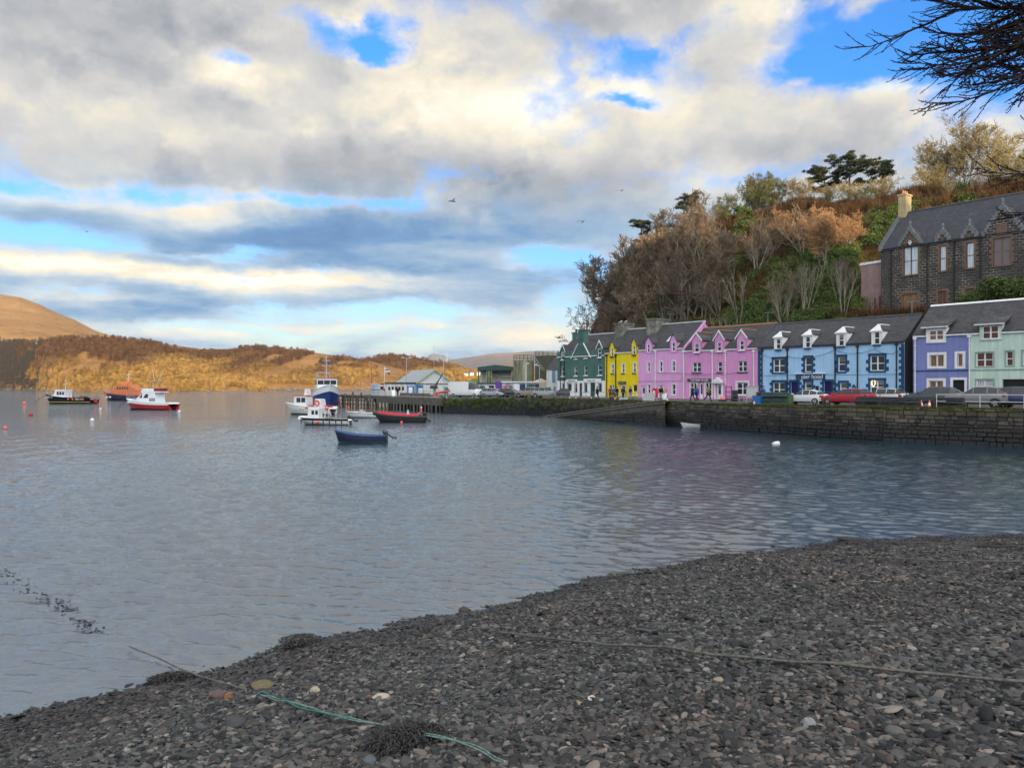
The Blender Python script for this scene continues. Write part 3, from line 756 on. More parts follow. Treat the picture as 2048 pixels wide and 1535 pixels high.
def bare_tree(seed, H=10.0, spread=0.55, limbs=9, fork=0.18, stems=1, droop=0.0, fine=1.0, tmin=0.026, depth=4, up=0.25):
    """(trunk MB, crown MB): a leafless tree grown limb by limb, about H metres tall"""
    rnd = random.Random(seed); tr, cr = MB(), MB()
    def grow(p, d, L, r, lev, mb):
        seg = 4 if lev < 2 else 3; pts = [p.copy()]; rr = [r]; dd = d.copy()
        for k in range(seg):
            dd = (dd + Vector((rnd.gauss(0, 1), rnd.gauss(0, 1), rnd.gauss(0, 0.7)))*(0.13+0.05*lev) + Vector((0, 0, up*0.35 - droop*0.2*lev))).normalized()
            pts.append(pts[-1] + dd*L/seg); rr.append(max(tmin, r*(1-0.72*(k+1)/seg)))
        mb.tube(pts, rr, 6 if lev == 0 else 4 if lev == 1 else 3, cap=False)
        if lev >= depth: return
        nb = [limbs, 7, 6, 6][lev] if lev < 4 else 3
        nb = max(2, int(nb*fine + rnd.random()))
        for k in range(nb):
            f = (fork + (1-fork)*(k+rnd.random())/nb) if lev == 0 else 0.2+0.8*(k+rnd.random())/nb
            i = min(int(f*seg), seg-1); q = pts[i].lerp(pts[i+1], f*seg-i)
            ax = (pts[i+1]-pts[i]).normalized(); th = rnd.uniform(0, 6.283)
            s = ax.cross(Vector((0, 0, 1))); s = s.normalized() if s.length > 0.1 else Vector((1, 0, 0))
            s = Matrix.Rotation(th, 3, ax) @ s
            ang = spread*rnd.uniform(0.75, 1.35)*(1.15 if lev else 1.0)
            nd = (ax*math.cos(ang) + s*math.sin(ang)).normalized()
            rl = (0.62 - 0.28*f if lev == 0 else 0.52)*rnd.uniform(0.7, 1.15)
            grow(q, nd, L*rl, max(tmin, r*(1-0.72*f)*0.62), lev+1, tr if lev == 0 else cr)
    for s in range(stems):
        th = rnd.uniform(0, 6.28); tilt = 0.0 if stems == 1 else rnd.uniform(0.1, 0.4)
        d = Vector((math.cos(th)*math.sin(tilt), math.sin(th)*math.sin(tilt), math.cos(tilt)))
        grow(Vector((math.cos(th)*0.2*(stems > 1), math.sin(th)*0.2*(stems > 1), -0.4)), d, H*rnd.uniform(0.66, 0.8), H*0.02*(1 if stems == 1 else 0.6), 0, tr)
    return tr, cr
def leaf_cloud(mb, c, rad, n, size, rnd, shell=0.55, m=0):
    """leaf-sized faces spread through an uneven ellipsoid"""
    for k in range(n):
        d = Vector((rnd.gauss(0, 1), rnd.gauss(0, 1), rnd.gauss(0, 1))).normalized()
        q = d*(shell + (1-shell)*rnd.random())*(0.8 + 0.45*mnoise.noise(d*1.9 + Vector(c)*0.7))
        p = Vector((c[0]+q.x*rad[0], c[1]+q.y*rad[1], c[2]+q.z*rad[2]))
        nn = (d + Vector((rnd.gauss(0, .6), rnd.gauss(0, .6), rnd.gauss(0, .6)+0.3))).normalized()
        a = nn.cross(Vector((rnd.gauss(0, 1), rnd.gauss(0, 1), rnd.gauss(0, 1)))).normalized(); b = nn.cross(a)
        s = size*rnd.uniform(0.6, 1.4)
        mb.face([p-a*s, p-b*s*0.55, p+a*s, p+b*s*0.55], m)
TREE = {}
def tree_proto(key, tr, cr, tm, cm):
    """mesh data for one kind of tree; the first placing links it"""
    TREE[key] = (tr, cr, tm, cm, [])
def place_tree(key, name, loc, s, rz, label, group, sz=1.0):
    tr, cr, tm, cm, made = TREE[key]
    t = thing(name, loc, rz, label, 'tree', group); t.scale = (s, s, s*sz)
    if not made:
        a = tr.build('trunk', tm, t); b = cr.build('crown', cm, t); made.extend([a.data, b.data])
    else:
        for nm, me in zip(('trunk', 'crown'), made):
            o = bpy.data.objects.new(nm, me); COL.objects.link(o); o.parent = t
    return t
tree_proto('beech', *bare_tree(3, 10, 0.62, 10, 0.22, fine=1.05), M_bark, M_twig)
tree_proto('ash', *bare_tree(8, 10, 0.46, 8, 0.35, up=0.35), M_bark, M_twig)
tree_proto('red', *bare_tree(14, 10, 0.7, 11, 0.12, fine=0.75, droop=0.1), M_bark, M_twig_red)
tree_proto('pale', *bare_tree(21, 10, 0.62, 11, 0.12, stems=3, fine=0.8), M_bark, M_twig_pale)
tree_proto('thicket', *bare_tree(33, 10, 0.42, 5, 0.2, stems=7, fine=0.7, depth=3), M_bark, M_twig)
tree_proto('sunny', *bare_tree(40, 10, 0.66, 11, 0.15, stems=2, fine=0.85), M_bark, M_twig_sunlit)
tree_proto('sapling', *bare_tree(61, 10, 0.3, 5, 0.4, stems=4, depth=2, fine=0.8, tmin=0.03, up=0.4), M_bark, M_bark)
tree_proto('great', *bare_tree(27, 10, 0.52, 13, 0.14, stems=3, fine=0.85, tmin=0.018, up=0.12), M_bark, M_twig_pale)
def pine(seed, flat=True):
    rnd = random.Random(seed); tr, cr = MB(), MB()
    pts = [Vector((0, 0, -0.5))]; d = Vector((0.16, 0.05, 1))
    for k in range(6): pts.append(pts[-1] + (d + Vector((rnd.gauss(0, .12), rnd.gauss(0, .12), 0)))*1.55)
    tr.tube(pts, [0.26, 0.23, 0.2, 0.17, 0.14, 0.1, 0.06], 7, cap=False)
    for k in range(17 if flat else 18):
        f = rnd.uniform(0.55, 1.0) if flat else rnd.uniform(0.25, 1.0); i = min(int(f*6), 5); q = pts[i].lerp(pts[i+1], f*6-i)
        th = rnd.uniform(0, 6.28); L = rnd.uniform(1.2, 2.9)*(1.2-0.5*f if not flat else 1)
        e = q + Vector((math.cos(th)*L, math.sin(th)*L, rnd.uniform(0.2, 1.2) if flat else rnd.uniform(-0.2, 0.5)))
        mid = q.lerp(e, 0.5) + Vector((0, 0, -0.15)); tr.tube([q, mid, e], [0.09, 0.06, 0.03], 4, cap=False)
        for j in range(7):
            c = mid.lerp(e, rnd.uniform(0.2, 1.1)) + Vector((rnd.gauss(0, .5), rnd.gauss(0, .5), rnd.uniform(0.0, 0.4)))
            leaf_cloud(cr, c, (rnd.uniform(.5, 1.0), rnd.uniform(.5, 1.0), rnd.uniform(.22, .42)), 130, 0.10, rnd, 0.2)
    return tr, cr
tree_proto('pine', *pine(5), M_pinebark, M_needle)
tree_proto('pine2', *pine(17), M_pinebark, M_needle)
tree_proto('fir', *pine(9, False), M_pinebark, M_needle)
def leafy(seed, mat_size=0.16, n=26, tall=1.0):
    rnd = random.Random(seed); tr, cr = bare_tree(seed, 8, 0.6, 8, 0.15, stems=2, depth=2)
    for k in range(n):
        th = rnd.uniform(0, 6.28); r = rnd.uniform(0.3, 3.0); z = rnd.uniform(1.5, 8.0)*tall; r *= max(0.25, 1-abs(z/tall-4.2)/5.0)
        leaf_cloud(cr, (math.cos(th)*r, math.sin(th)*r, z), (rnd.uniform(.7, 1.3), rnd.uniform(.7, 1.3), rnd.uniform(.5, .95)), 150, mat_size, rnd, 0.35)
    return tr, cr
tree_proto('evergreen', *leafy(51), M_bark, M_ivy)
def dome(seed):
    rnd = random.Random(seed); tr, cr = bare_tree(seed, 8.6, 0.6, 9, 0.15, stems=2, depth=3)
    for k in range(95):
        d = Vector((rnd.gauss(0, 1), rnd.gauss(0, 1), rnd.gauss(0, 1)+0.25)).normalized(); q = rnd.uniform(0.55, 1.0)
        leaf_cloud(cr, (d.x*3.3*q, d.y*3.3*q, 4.7+d.z*3.6*q), (rnd.uniform(.5, .95), rnd.uniform(.5, .95), rnd.uniform(.4, .75)), 95, 0.075, rnd, 0.3)
    return tr, cr
tree_proto('olive', *dome(62), M_bark, M_gorse)

# (kind, px, top py, foot depth v, label) ; the height follows from the top's pixel
TR = [
 ('red', 1190, 600, 18, 'low dark purple bare tree at the seaward foot of the wooded hill'),
 ('red', 1212, 556, 22, 'purple bare tree leaning out over the green house roof'),
 ('beech', 1234, 505, 24, 'dark bare beech behind the green house chimney'),
 ('ash', 1243, 478, 30, 'tall grey bare ash on the hill edge above the green house'),
 ('red', 1214, 600, 14, 'short purple bare tree just behind the green house roof'),
 ('fir', 1296, 425, 40, 'dark fir with tiered branches at the seaward crest of the hill'),
 ('beech', 1268, 468, 30, 'bare brown beech between the ash and the tiered fir'),
 ('beech', 1290, 520, 20, 'bare tree with long pale stems behind the yellow house'),
 ('ash', 1318, 470, 26, 'slender bare ash above the stone chimney of the yellow house'),
 ('ash', 1262, 560, 14, 'thin bare ash close behind the yellow house roof'),
 ('thicket', 1330, 555, 14, 'many stemmed bare thicket behind the pink house chimney'),
 ('sunny', 1392, 402, 34, 'broad sunlit orange bare tree high on the hill above the pink house'),
 ('sunny', 1345, 440, 30, 'sunlit rusty bare tree beside the broad orange one'),
 ('fir', 1360, 378, 48, 'dark green fir standing on the skyline above the orange bare tree'),
 ('beech', 1420, 372, 52, 'fine grey bare tree on the skyline next to the dark fir'),
 ('olive', 1452, 385, 46, 'olive ivy clad tree on the skyline left of the evergreen mass'),
 ('evergreen', 1478, 405, 38, 'deep green evergreen in shade below the skyline olive trees'),
 ('evergreen', 1500, 412, 40, 'second deep green evergreen beside the shaded one on the upper slope'),
 ('ash', 1372, 500, 18, 'grey bare ash with pale trunk behind the pink gable'),
 ('thicket', 1405, 560, 15, 'bare thicket of thin stems above the pink house ridge'),
 ('olive', 1525, 338, 52, 'large round olive green tree on the hilltop'),
 ('olive', 1552, 356, 50, 'smaller olive tree joined to the round one on the hilltop'),
 ('beech', 1478, 352, 56, 'faint bare tree on the skyline behind the large olive tree'),
 ('thicket', 1512, 432, 30, 'upright bare thicket on the slope above the two pink houses'),
 ('thicket', 1535, 445, 28, 'second upright bare thicket with pinkish stems on the slope'),
 ('pale', 1605, 352, 50, 'pale bare tree on the skyline below the flat topped pines'),
 ('pine', 1690, 292, 56, 'tall flat topped pine with reddish trunk on the hilltop'),
 ('pine2', 1660, 322, 58, 'lower dark pine leaning beside the tall flat topped pine'),
 ('pine2', 1775, 298, 56, 'dark spreading pine on the hilltop above the stone church'),
 ('pale', 1655, 368, 48, 'pale green bare tree standing below the tall pine'),
 ('pale', 1705, 360, 47, 'pale bare tree with dense twigs under the tall pine'),
 ('pale', 1760, 350, 50, 'broad straw coloured bare tree below the spreading pine'),
 ('olive', 1730, 372, 47, 'olive leafy bush tree between two straw coloured bare trees'),
 ('sunny', 1640, 425, 32, 'wide spreading pink bare tree on the sunlit middle slope'),
 ('sunny', 1690, 415, 30, 'pinkish bare tree beside the wide spreading one above the church annex'),
 ('sunny', 1598, 440, 32, 'bushy pinkish bare tree on the middle slope'),
 ('thicket', 1575, 530, 17, 'bare thicket of tall grey stems behind the blue hotel roof'),
 ('thicket', 1560, 545, 15, 'lower bare thicket of grey stems behind the blue hotel roof'),
 ('ash', 1690, 520, 17, 'thin bare sapling on the green bank beside the church annex'),
 ('thicket', 1440, 545, 16, 'thin bare saplings in the ivy above the second pink house'),
 ('great', 1930, 236, 52, 'great bare rounded tree on the skyline above the church roof'),
 ('pale', 1885, 275, 54, 'straw coloured bare tree at the side of the great rounded tree'),
 ('great', 1990, 262, 54, 'bare tree overlapping the great rounded tree above the church'),
 ('pale', 2030, 300, 46, 'pale bare tree with white trunk above the church gable'),
 ('pale', 1860, 330, 50, 'small straw coloured bare tree on the skyline behind the church chimney'),
 ('thicket', 1950, 340, 44, 'low bare scrub on the crest just above the church roof'),
 ('thicket', 1900, 352, 44, 'low bare scrub nearer the church chimney on the crest'),
]
rnd = random.Random(77)
kind_name = {'pine': 'pine_tree', 'pine2': 'pine_tree', 'fir': 'fir_tree', 'evergreen': 'evergreen_tree', 'olive': 'evergreen_tree'}
for key, px, py, v, lab in TR:
    p = on_hill(px, v); top = CAMZ + (767.5-py)/F*p.y
    h = max(3.0, top - p.z); full = {'pine': 10.6, 'pine2': 10.6, 'fir': 10.2, 'evergreen': 8.8, 'olive': 8.8, 'thicket': 9.0}.get(key, 9.6)
    s = h/full; grp = {'pine': 'pines on the hilltop', 'pine2': 'pines on the hilltop', 'fir': 'firs on the hill'}.get(key, 'trees on the wooded hill')
    wide = 1.0
    if key in ('sunny', 'pale', 'beech', 'olive', 'evergreen') and s < 0.75: wide = 0.75/s if s > 0.5 else 1.4
    s2 = s*min(wide, 1.5)
    place_tree(key, kind_name.get(key, 'bare_tree'), p, s2, rnd.uniform(0, 6.28), lab, grp, sz=s/s2)

for k in range(34):
    px = 1190 + 240*rnd.random()**0.9; v = rnd.uniform(11, 40); p = on_hill(px, v)
    lim = CAMZ + (767.5-np.interp(px, [1150, 1180, 1210, 1250, 1290, 1340, 1380, 1430], [640, 585, 515, 480, 440, 415, 400, 400]))/F*p.y
    h = min(rnd.uniform(8, 12), max(3.5, lim-p.z)); key = rnd.choice(['beech', 'ash', 'red', 'beech', 'thicket'])
    place_tree(key, 'bare_tree', p, h/9.6, rnd.uniform(0, 6.28), 'bare grey brown tree within the dense winter wood behind the green and yellow houses', 'trees crowding the seaward wood')
for k in range(9):
    px = rnd.uniform(1465, 1735); v = rnd.uniform(25, 34); p = on_hill(px, v); key = rnd.choice(['sunny', 'thicket', 'sunny'])
    place_tree(key, 'bare_tree', p, rnd.uniform(5.5, 8.5)/9.6, rnd.uniform(0, 6.28), 'bare pinkish scrub tree on the middle slope above the rose pink house and the hotel', 'scrub trees on the middle slope')
for k in range(8):
    px = rnd.uniform(1440, 1700); v = rnd.uniform(11, 18); p = on_hill(px, v)
    place_tree('sapling', 'bare_sapling', p, rnd.uniform(3.8, 6.5)/9.6, rnd.uniform(0, 6.28), 'thin pale stemmed sapling rising from the green bank behind the roofs', 'saplings on the green bank', sz=1.25)
# undergrowth: ivy, bracken and brambles over the slope (instanced leaf clumps)
def clump_coll(name, m, n_leaf, size, kinds, flat=0.6, spiky=False):
    c = bpy.data.collections.new(name); r = random.Random(len(name))
    for k in range(kinds):
        mb = MB()
        if spiky:
            for j in range(n_leaf):
                th = r.uniform(0, 6.28); q = Vector((math.cos(th), math.sin(th), 0))*r.random()*0.45
                e = q*r.uniform(1.3, 2.2) + Vector((0, 0, r.uniform(0.4, 1.0))); sd = Vector((-math.sin(th+1), math.cos(th+1), 0))*size
                mb.face([q-sd, q+sd, e]); 
        else:
            for j in range(5):
                leaf_cloud(mb, (r.gauss(0, .3), r.gauss(0, .3), r.uniform(0.05, 0.4)), (0.5, 0.5, 0.4*flat+0.12), n_leaf//5, size, r, 0.5)
        o = mb.build('leaf_clump_shape', m); COL.objects.unlink(o); c.objects.link(o)
    return c
C_ivy = clump_coll('ivy shapes', M_ivy, 420, 0.05, 3)
C_brk = clump_coll('bracken shapes', M_bracken, 150, 0.02, 3, spiky=True)
C_olv = clump_coll('bramble shapes', M_gorse, 380, 0.045, 2)
rs = np.random.RandomState(12)
def hill_pts(n, px0, px1, v0, v1):
    px = px0+(px1-px0)*rs.rand(n); v = v0+(v1-v0)*rs.rand(n)
    u, w, X, Y = hill_uvw(px, v); return px, v, np.stack([X, Y, w+2.45], 1)
def church_free(px, v): return ~((px > 1725) & (v > 16) & (v < 30))
px, v, Pt = hill_pts(7000, 1150, 2200, 8.5, 62)
nz = fbm(Pt[:, 0]*0.09, Pt[:, 1]*0.09, 4, 5)
hgt = Pt[:, 2]
lowf = nz - (hgt-14)*0.010
free = church_free(px, v)
for nm, coll, sel, s0, s1, lab in (('ivy_undergrowth', C_ivy, lowf > 0.40, 1.0, 2.2, 'dark green ivy and brambles covering the lower hillside'),
                              ('bracken', C_brk, lowf < 0.40, 1.0, 2.0, 'rust brown dead bracken covering the upper hillside'),
                              ('bramble_undergrowth', C_olv, (lowf > 0.31) & (lowf < 0.46), 0.9, 1.8, 'olive scrub in patches across the hillside')):
    q = Pt[sel & free]; s = s0+(s1-s0)*rs.rand(len(q))
    scatter(nm, q, np.stack([s, s, s*(0.7+0.5*rs.rand(len(q)))], 1), np.stack([rs.randn(len(q))*.2, rs.randn(len(q))*.2, rs.rand(len(q))*6.28], 1), coll, lab)

# scrub woods on the far headlands
C_wood = bpy.data.collections.new('far tree shapes')
def mk_farwood(N, t, b, tc):
    g = N.new('ShaderNodeNewGeometry').outputs['Position']; z = N.sep(g)[2]; r = N.new('ShaderNodeObjectInfo').outputs['Random']
    n = N.noise(g, scale=0.02, detail=4); f = N.noise(tc, scale=1.2, detail=4)
    red = N.ramp(N.add(N.mul(f, 0.6), N.mul(r, 0.45)), [(0.2, (0.042, 0.022, 0.015)), (0.8, (0.20, 0.105, 0.052))])
    gold = N.ramp(N.add(N.mul(f, 0.6), N.mul(r, 0.45)), [(0.2, (0.13, 0.075, 0.025)), (0.8, (0.56, 0.345, 0.105))])
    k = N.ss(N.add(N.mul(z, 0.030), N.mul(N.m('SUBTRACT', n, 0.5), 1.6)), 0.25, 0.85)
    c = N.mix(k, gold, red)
    x = N.sep(g)[0]; cliff_shade = N.m('GREATER_THAN', N.mul(N.sep(g)[1], -0.618), N.add(x, N.mul(n, 170), -85, N.mul(f, 25), -12))  # shade of the far-left cliff put into the wood colour
    link(t, N.mix(cliff_shade, c, N.ramp(f, [(0.3, (0.03, 0.028, 0.026)), (0.7, (0.12, 0.095, 0.075))])), b.inputs['Base Color'])
M_farwood = mat('far bare wood', rough=0.95, spec=0.1, fn=mk_farwood)
for k in range(4):
    r = random.Random(k+90); mb = MB()
    for j in range(9):
        th = r.uniform(0, 6.28); rr = r.uniform(0, 1.6)
        leaf_cloud(mb, (math.cos(th)*rr, math.sin(th)*rr, r.uniform(1.2, 4.2)), (r.uniform(.8, 1.5), r.uniform(.8, 1.5), r.uniform(.8, 1.5)), 60, 0.15, r, 0.3)
    mb.tube([(0, 0, -0.5), (0.1, 0, 3)], [0.2, 0.08], 4)
    o = mb.build('far_tree_shape', M_farwood); COL.objects.unlink(o); C_wood.objects.link(o)
def wood(nm, surf, n, px0, px1, t0, t1, lab, thr=0.42, s0=1.0, s1=2.0, seed=3, tp=1.0):
    px = px0+(px1-px0)*rs.rand(n); t = t0+(t1-t0)*rs.rand(n)**tp
    q = surf(px, t); d = fbm(q[:, 0]*0.045, q[:, 2]*0.09+seed, 3, seed)
    q = q[d > thr]; s = s0+(s1-s0)*rs.rand(len(q))
    scatter(nm, q, np.stack([s, s, s*(0.7+0.5*rs.rand(len(q)))], 1), np.stack([q[:, 0]*0, q[:, 0]*0, rs.rand(len(q))*6.28], 1), C_wood, lab)
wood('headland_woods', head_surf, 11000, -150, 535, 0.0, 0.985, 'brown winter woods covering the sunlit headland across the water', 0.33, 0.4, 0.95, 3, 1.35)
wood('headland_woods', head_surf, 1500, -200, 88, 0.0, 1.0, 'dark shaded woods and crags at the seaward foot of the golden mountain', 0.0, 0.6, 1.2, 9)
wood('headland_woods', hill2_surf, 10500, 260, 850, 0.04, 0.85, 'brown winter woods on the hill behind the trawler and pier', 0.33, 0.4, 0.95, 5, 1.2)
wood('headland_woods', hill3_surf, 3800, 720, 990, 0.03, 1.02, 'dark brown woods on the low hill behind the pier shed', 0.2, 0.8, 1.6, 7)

# ------------------------------------------------------------------ houses along the quay
ZO = {1: (1100, 620, 6.977), 2: (1270, 620, 6.978), 3: (1500, 620, 6.0235), 4: (1790, 580, 5.903), 5: (1700, 360, 5.483)}
def zp(z, X, Y):
    a, b, s = ZO[z]; return a+X/s, b+Y/s
def mk_paint(col, dirt=0.35):
    def fn(N, t, b, tc):
        n = N.noise(tc, scale=0.7, detail=6, rough=0.65); s = N.noise(N.vm('MULTIPLY', tc, (2.2, 2.2, 0.12)), scale=1.6, detail=5, rough=0.6)
        f = N.add(N.mul(N.m('SUBTRACT', n, 0.5), dirt), N.mul(N.m('SUBTRACT', s, 0.52), dirt*1.5), 1.0)
        c = N.vm('SCALE', N.xyz(*col), 1.0); link(t, f, c.node.inputs['Scale']); link(t, c, b.inputs['Base Color'])
        link(t, N.bump(N.noise(tc, scale=9, detail=5, rough=0.7), 0.5, 0.03), b.inputs['Normal'])
    return fn
def paint(name, col, dirt=0.35): return mat(name, col, 0.75, spec=0.3, fn=mk_paint(col, dirt*1.5))
def mk_slate(tint=(1, 1, 1), lichen=0.3):
    def fn(N, t, b, tc):
        uv = N.sep(tc); v = N.xyz(uv[0], N.mul(uv[2], 1.0), 0.0)
        br = N.new('ShaderNodeTexBrick'); link(t, v, br.inputs['Vector'])
        br.inputs['Scale'].default_value = 1.0; br.inputs['Brick Width'].default_value = 0.34; br.inputs['Row Height'].default_value = 0.17; br.inputs['Mortar Size'].default_value = 0.012
        br.inputs['Color1'].default_value = (0.045*tint[0], 0.047*tint[1], 0.055*tint[2], 1); br.inputs['Color2'].default_value = (0.085*tint[0], 0.085*tint[1], 0.092*tint[2], 1); br.inputs['Mortar'].default_value = (0.02, 0.02, 0.022, 1)
        n = N.noise(tc, scale=1.1, detail=7, rough=0.7); m2 = N.noise(tc, scale=5, detail=5, rough=0.7)
        c = N.mix(N.mul(N.ss(N.add(N.mul(n, 0.6), N.mul(m2, 0.4)), 0.52, 0.68), lichen), br.outputs['Color'], (0.22, 0.21, 0.17))
        c2 = N.vm('SCALE', c, 1.0); link(t, N.add(N.mul(m2, 0.7), 0.65), c2.node.inputs['Scale'])
        link(t, c2, b.inputs['Base Color']); link(t, N.bump(N.add(br.outputs['Fac'], N.mul(m2, 0.6)), 0.6, -0.015), b.inputs['Normal'])
    return fn
M_slate = mat('slate', rough=0.6, fn=mk_slate((0.8, 0.8, 0.82), 0.2))
M_slate_old = mat('old slate', rough=0.7, fn=mk_slate((0.85, 0.83, 0.82), 0.4))
M_white = paint('white paint', (0.78, 0.79, 0.80), 0.12)
M_black = mat('black iron', (0.015, 0.016, 0.018), 0.45)
M_navy = paint('navy paint', (0.018, 0.065, 0.15), 0.3)
M_lead = mat('lead', (0.32, 0.34, 0.37), 0.5, vary=0.2)
M_stucco = mat('stone stack', rough=0.9, fn=lambda N, t, b, tc: (link(t, N.ramp(N.noise(tc, scale=1.3, detail=7, rough=0.7), [(0.3, (0.06, 0.06, 0.055)), (0.5, (0.17, 0.165, 0.14)), (0.7, (0.30, 0.29, 0.23))]), b.inputs['Base Color']), link(t, N.bump(N.noise(tc, scale=4, detail=6), 0.7, 0.06), b.inputs['Normal'])))
M_pot = mat('terracotta', (0.42, 0.20, 0.10), 0.8, vary=0.3)
def mk_glass(N, t, b, tc):
    r = N.new('ShaderNodeObjectInfo').outputs['Random']
    g = N.sep(N.new('ShaderNodeTexCoord').outputs['Generated'])
    blind = N.m('GREATER_THAN', g[2], N.add(0.35, N.mul(N.m('FRACT', N.mul(r, 7.7)), 0.75)))
    fold = N.noise(N.vm('MULTIPLY', tc, (9, 0, 0.4)), scale=1.5, detail=2)
    warm = N.ramp(N.m('FRACT', N.mul(r, 3.3)), [(0, (0.10, 0.09, 0.07)), (0.4, (0.20, 0.19, 0.17)), (0.7, (0.16, 0.11, 0.05)), (1, (0.26, 0.20, 0.11))], 'CONSTANT')
    c = N.mix(N.mul(blind, N.m('GREATER_THAN', r, 0.35)), N.mix(fold, (0.008, 0.011, 0.014), (0.03, 0.033, 0.036)), warm)
    link(t, c, b.inputs['Base Color']); b.inputs['IOR'].default_value = 1.5
M_glass = mat('window glass', rough=0.06, fn=mk_glass)
M_board = mat('plywood', rough=0.5, fn=lambda N, t, b, tc: link(t, N.ramp(N.noise(N.vm('MULTIPLY', tc, (5, 5, 0.8)), scale=1.6, detail=5), [(0.3, (0.09, 0.045, 0.02)), (0.7, (0.30, 0.17, 0.07))]), b.inputs['Base Color']))
M_blindred = mat('dark red blind', (0.10, 0.028, 0.018), 0.35, vary=0.3)
M_curtain = mat('net curtain', rough=0.5, fn=lambda N, t, b, tc: link(t, N.ramp(N.noise(N.vm('MULTIPLY', tc, (7, 0, 0.3)), scale=1.8, detail=3), [(0.35, (0.22, 0.24, 0.26)), (0.6, (0.62, 0.65, 0.68))]), b.inputs['Base Color']))
M_dark = mat('dark interior', (0.006, 0.006, 0.007), 0.8)

def holed_wall(mb, x0, x1, z0, z1, holes, y=0.0, depth=0.16, m=0):
    xs = sorted({x0, x1, *[h[0] for h in holes], *[h[2] for h in holes]}); zs = sorted({z0, z1, *[h[1] for h in holes], *[h[3] for h in holes]})
    for a, b in zip(xs[:-1], xs[1:]):
        for c, d in zip(zs[:-1], zs[1:]):
            mx, mz = (a+b)/2, (c+d)/2
            if any(h[0] < mx < h[2] and h[1] < mz < h[3] for h in holes): continue
            mb.face([(a, y, c), (b, y, c), (b, y, d), (a, y, d)], m)
    for a, c, b, d in holes:
        e = y+depth
        mb.face([(a, y, c), (a, y, d), (a, e, d), (a, e, c)], m); mb.face([(b, y, c), (b, e, c), (b, e, d), (b, y, d)], m)
        mb.face([(a, y, d), (b, y, d), (b, e, d), (a, e, d)], m); mb.face([(a, y, c), (a, e, c), (b, e, c), (b, y, c)], m)
def rect_bars(mb, a, c, b, d, y0, y1, w, m=0):
    mb.box(a, b, y0, y1, c, c+w, m); mb.box(a, b, y0, y1, d-w, d, m); mb.box(a, a+w, y0, y1, c+w, d-w, m); mb.box(b-w, b, y0, y1, c+w, d-w, m)
def window(par, r, y=0.08, lights=1, fm=None, gm=None, sill=None, surround=None, sw=0.14, bar=True, name='window', fw_=0.07):
    """a sash window in the rectangle r = (x0, z0, x1, z1): frame, pane and, if given, sill and surround"""
    a, c, b, d = r; fm = fm or M_white
    mb = MB(); rect_bars(mb, a, c, b, d, y, y+0.07, fw_)
    for k in range(1, lights):
        xm = a+(b-a)*k/lights; mb.box(xm-0.06, xm+0.06, y-0.004, y+0.066, c+fw_, d-fw_)
    if bar:
        zm = c+(d-c)*0.5; mb.box(a+fw_, b-fw_, y+0.006, y+0.06, zm-0.035, zm+0.035)
    o = mb.build(name, fm, par)
    mb = MB(); mb.box(a+0.02, b-0.02, y+0.042, y+0.05, c+0.02, d-0.02); mb.build('pane', gm or M_glass, o)
    if sill:
        mb = MB(); mb.box(a-0.10, b+0.10, y-0.2, y+0.02, c-0.13, c-0.004); mb.build('sill', sill, o)
    if surround:
        mb = MB(); rect_bars(mb, a-sw, c-sw*0.7, b+sw, d+sw, y-0.10, y-0.06, sw); mb.build('surround', surround, o)
    return o
def text_part(txt, size, m, par, loc, rz=0.0, name='lettering', ext=0.006, align='CENTER'):
    cu = bpy.data.curves.new(name, 'FONT'); cu.body = txt; cu.size = size; cu.align_x = align; cu.align_y = 'CENTER'; cu.extrude = ext
    o = bpy.data.objects.new(name, cu); COL.objects.link(o); cu.materials.append(m)
    bpy.context.view_layer.update(); me = bpy.data.meshes.new_from_object(o.evaluated_get(bpy.context.evaluated_depsgraph_get())); bpy.data.objects.remove(o)
    me.materials.clear(); me.materials.append(m); o = bpy.data.objects.new(name, me); COL.objects.link(o)
    o.parent = par; o.location = loc; o.rotation_euler = (R(90), 0, rz); return o
def wire(h, pts, sag=0.25, y=-0.12):
    P_ = [h.P(*p) for p in pts]; q = []
    for (x0, z0), (x1, z1) in zip(P_[:-1], P_[1:]): q += [(x0+(x1-x0)*k/8, y, z0+(z1-z0)*k/8 - sag*4*(k/8)*(1-k/8)) for k in range(9)]
    mb = MB(); mb.tube(q, 0.018, 4, cap=False); mb.build('cable', M_black, h.root)
def aerial(h, x, y, z):
    mb = MB(); mb.tube([(x, y, z-0.8), (x, y, z+1.3)], 0.025, 4); mb.tube([(x-0.5, y, z+1.2), (x+0.6, y, z+1.2)], 0.018, 4)
    for k in range(5): mb.tube([(x-0.45+0.22*k, y-0.25, z+1.2), (x-0.45+0.22*k, y+0.25, z+1.2)], 0.014, 3)
    mb.build('aerial', M_lead, h.root)
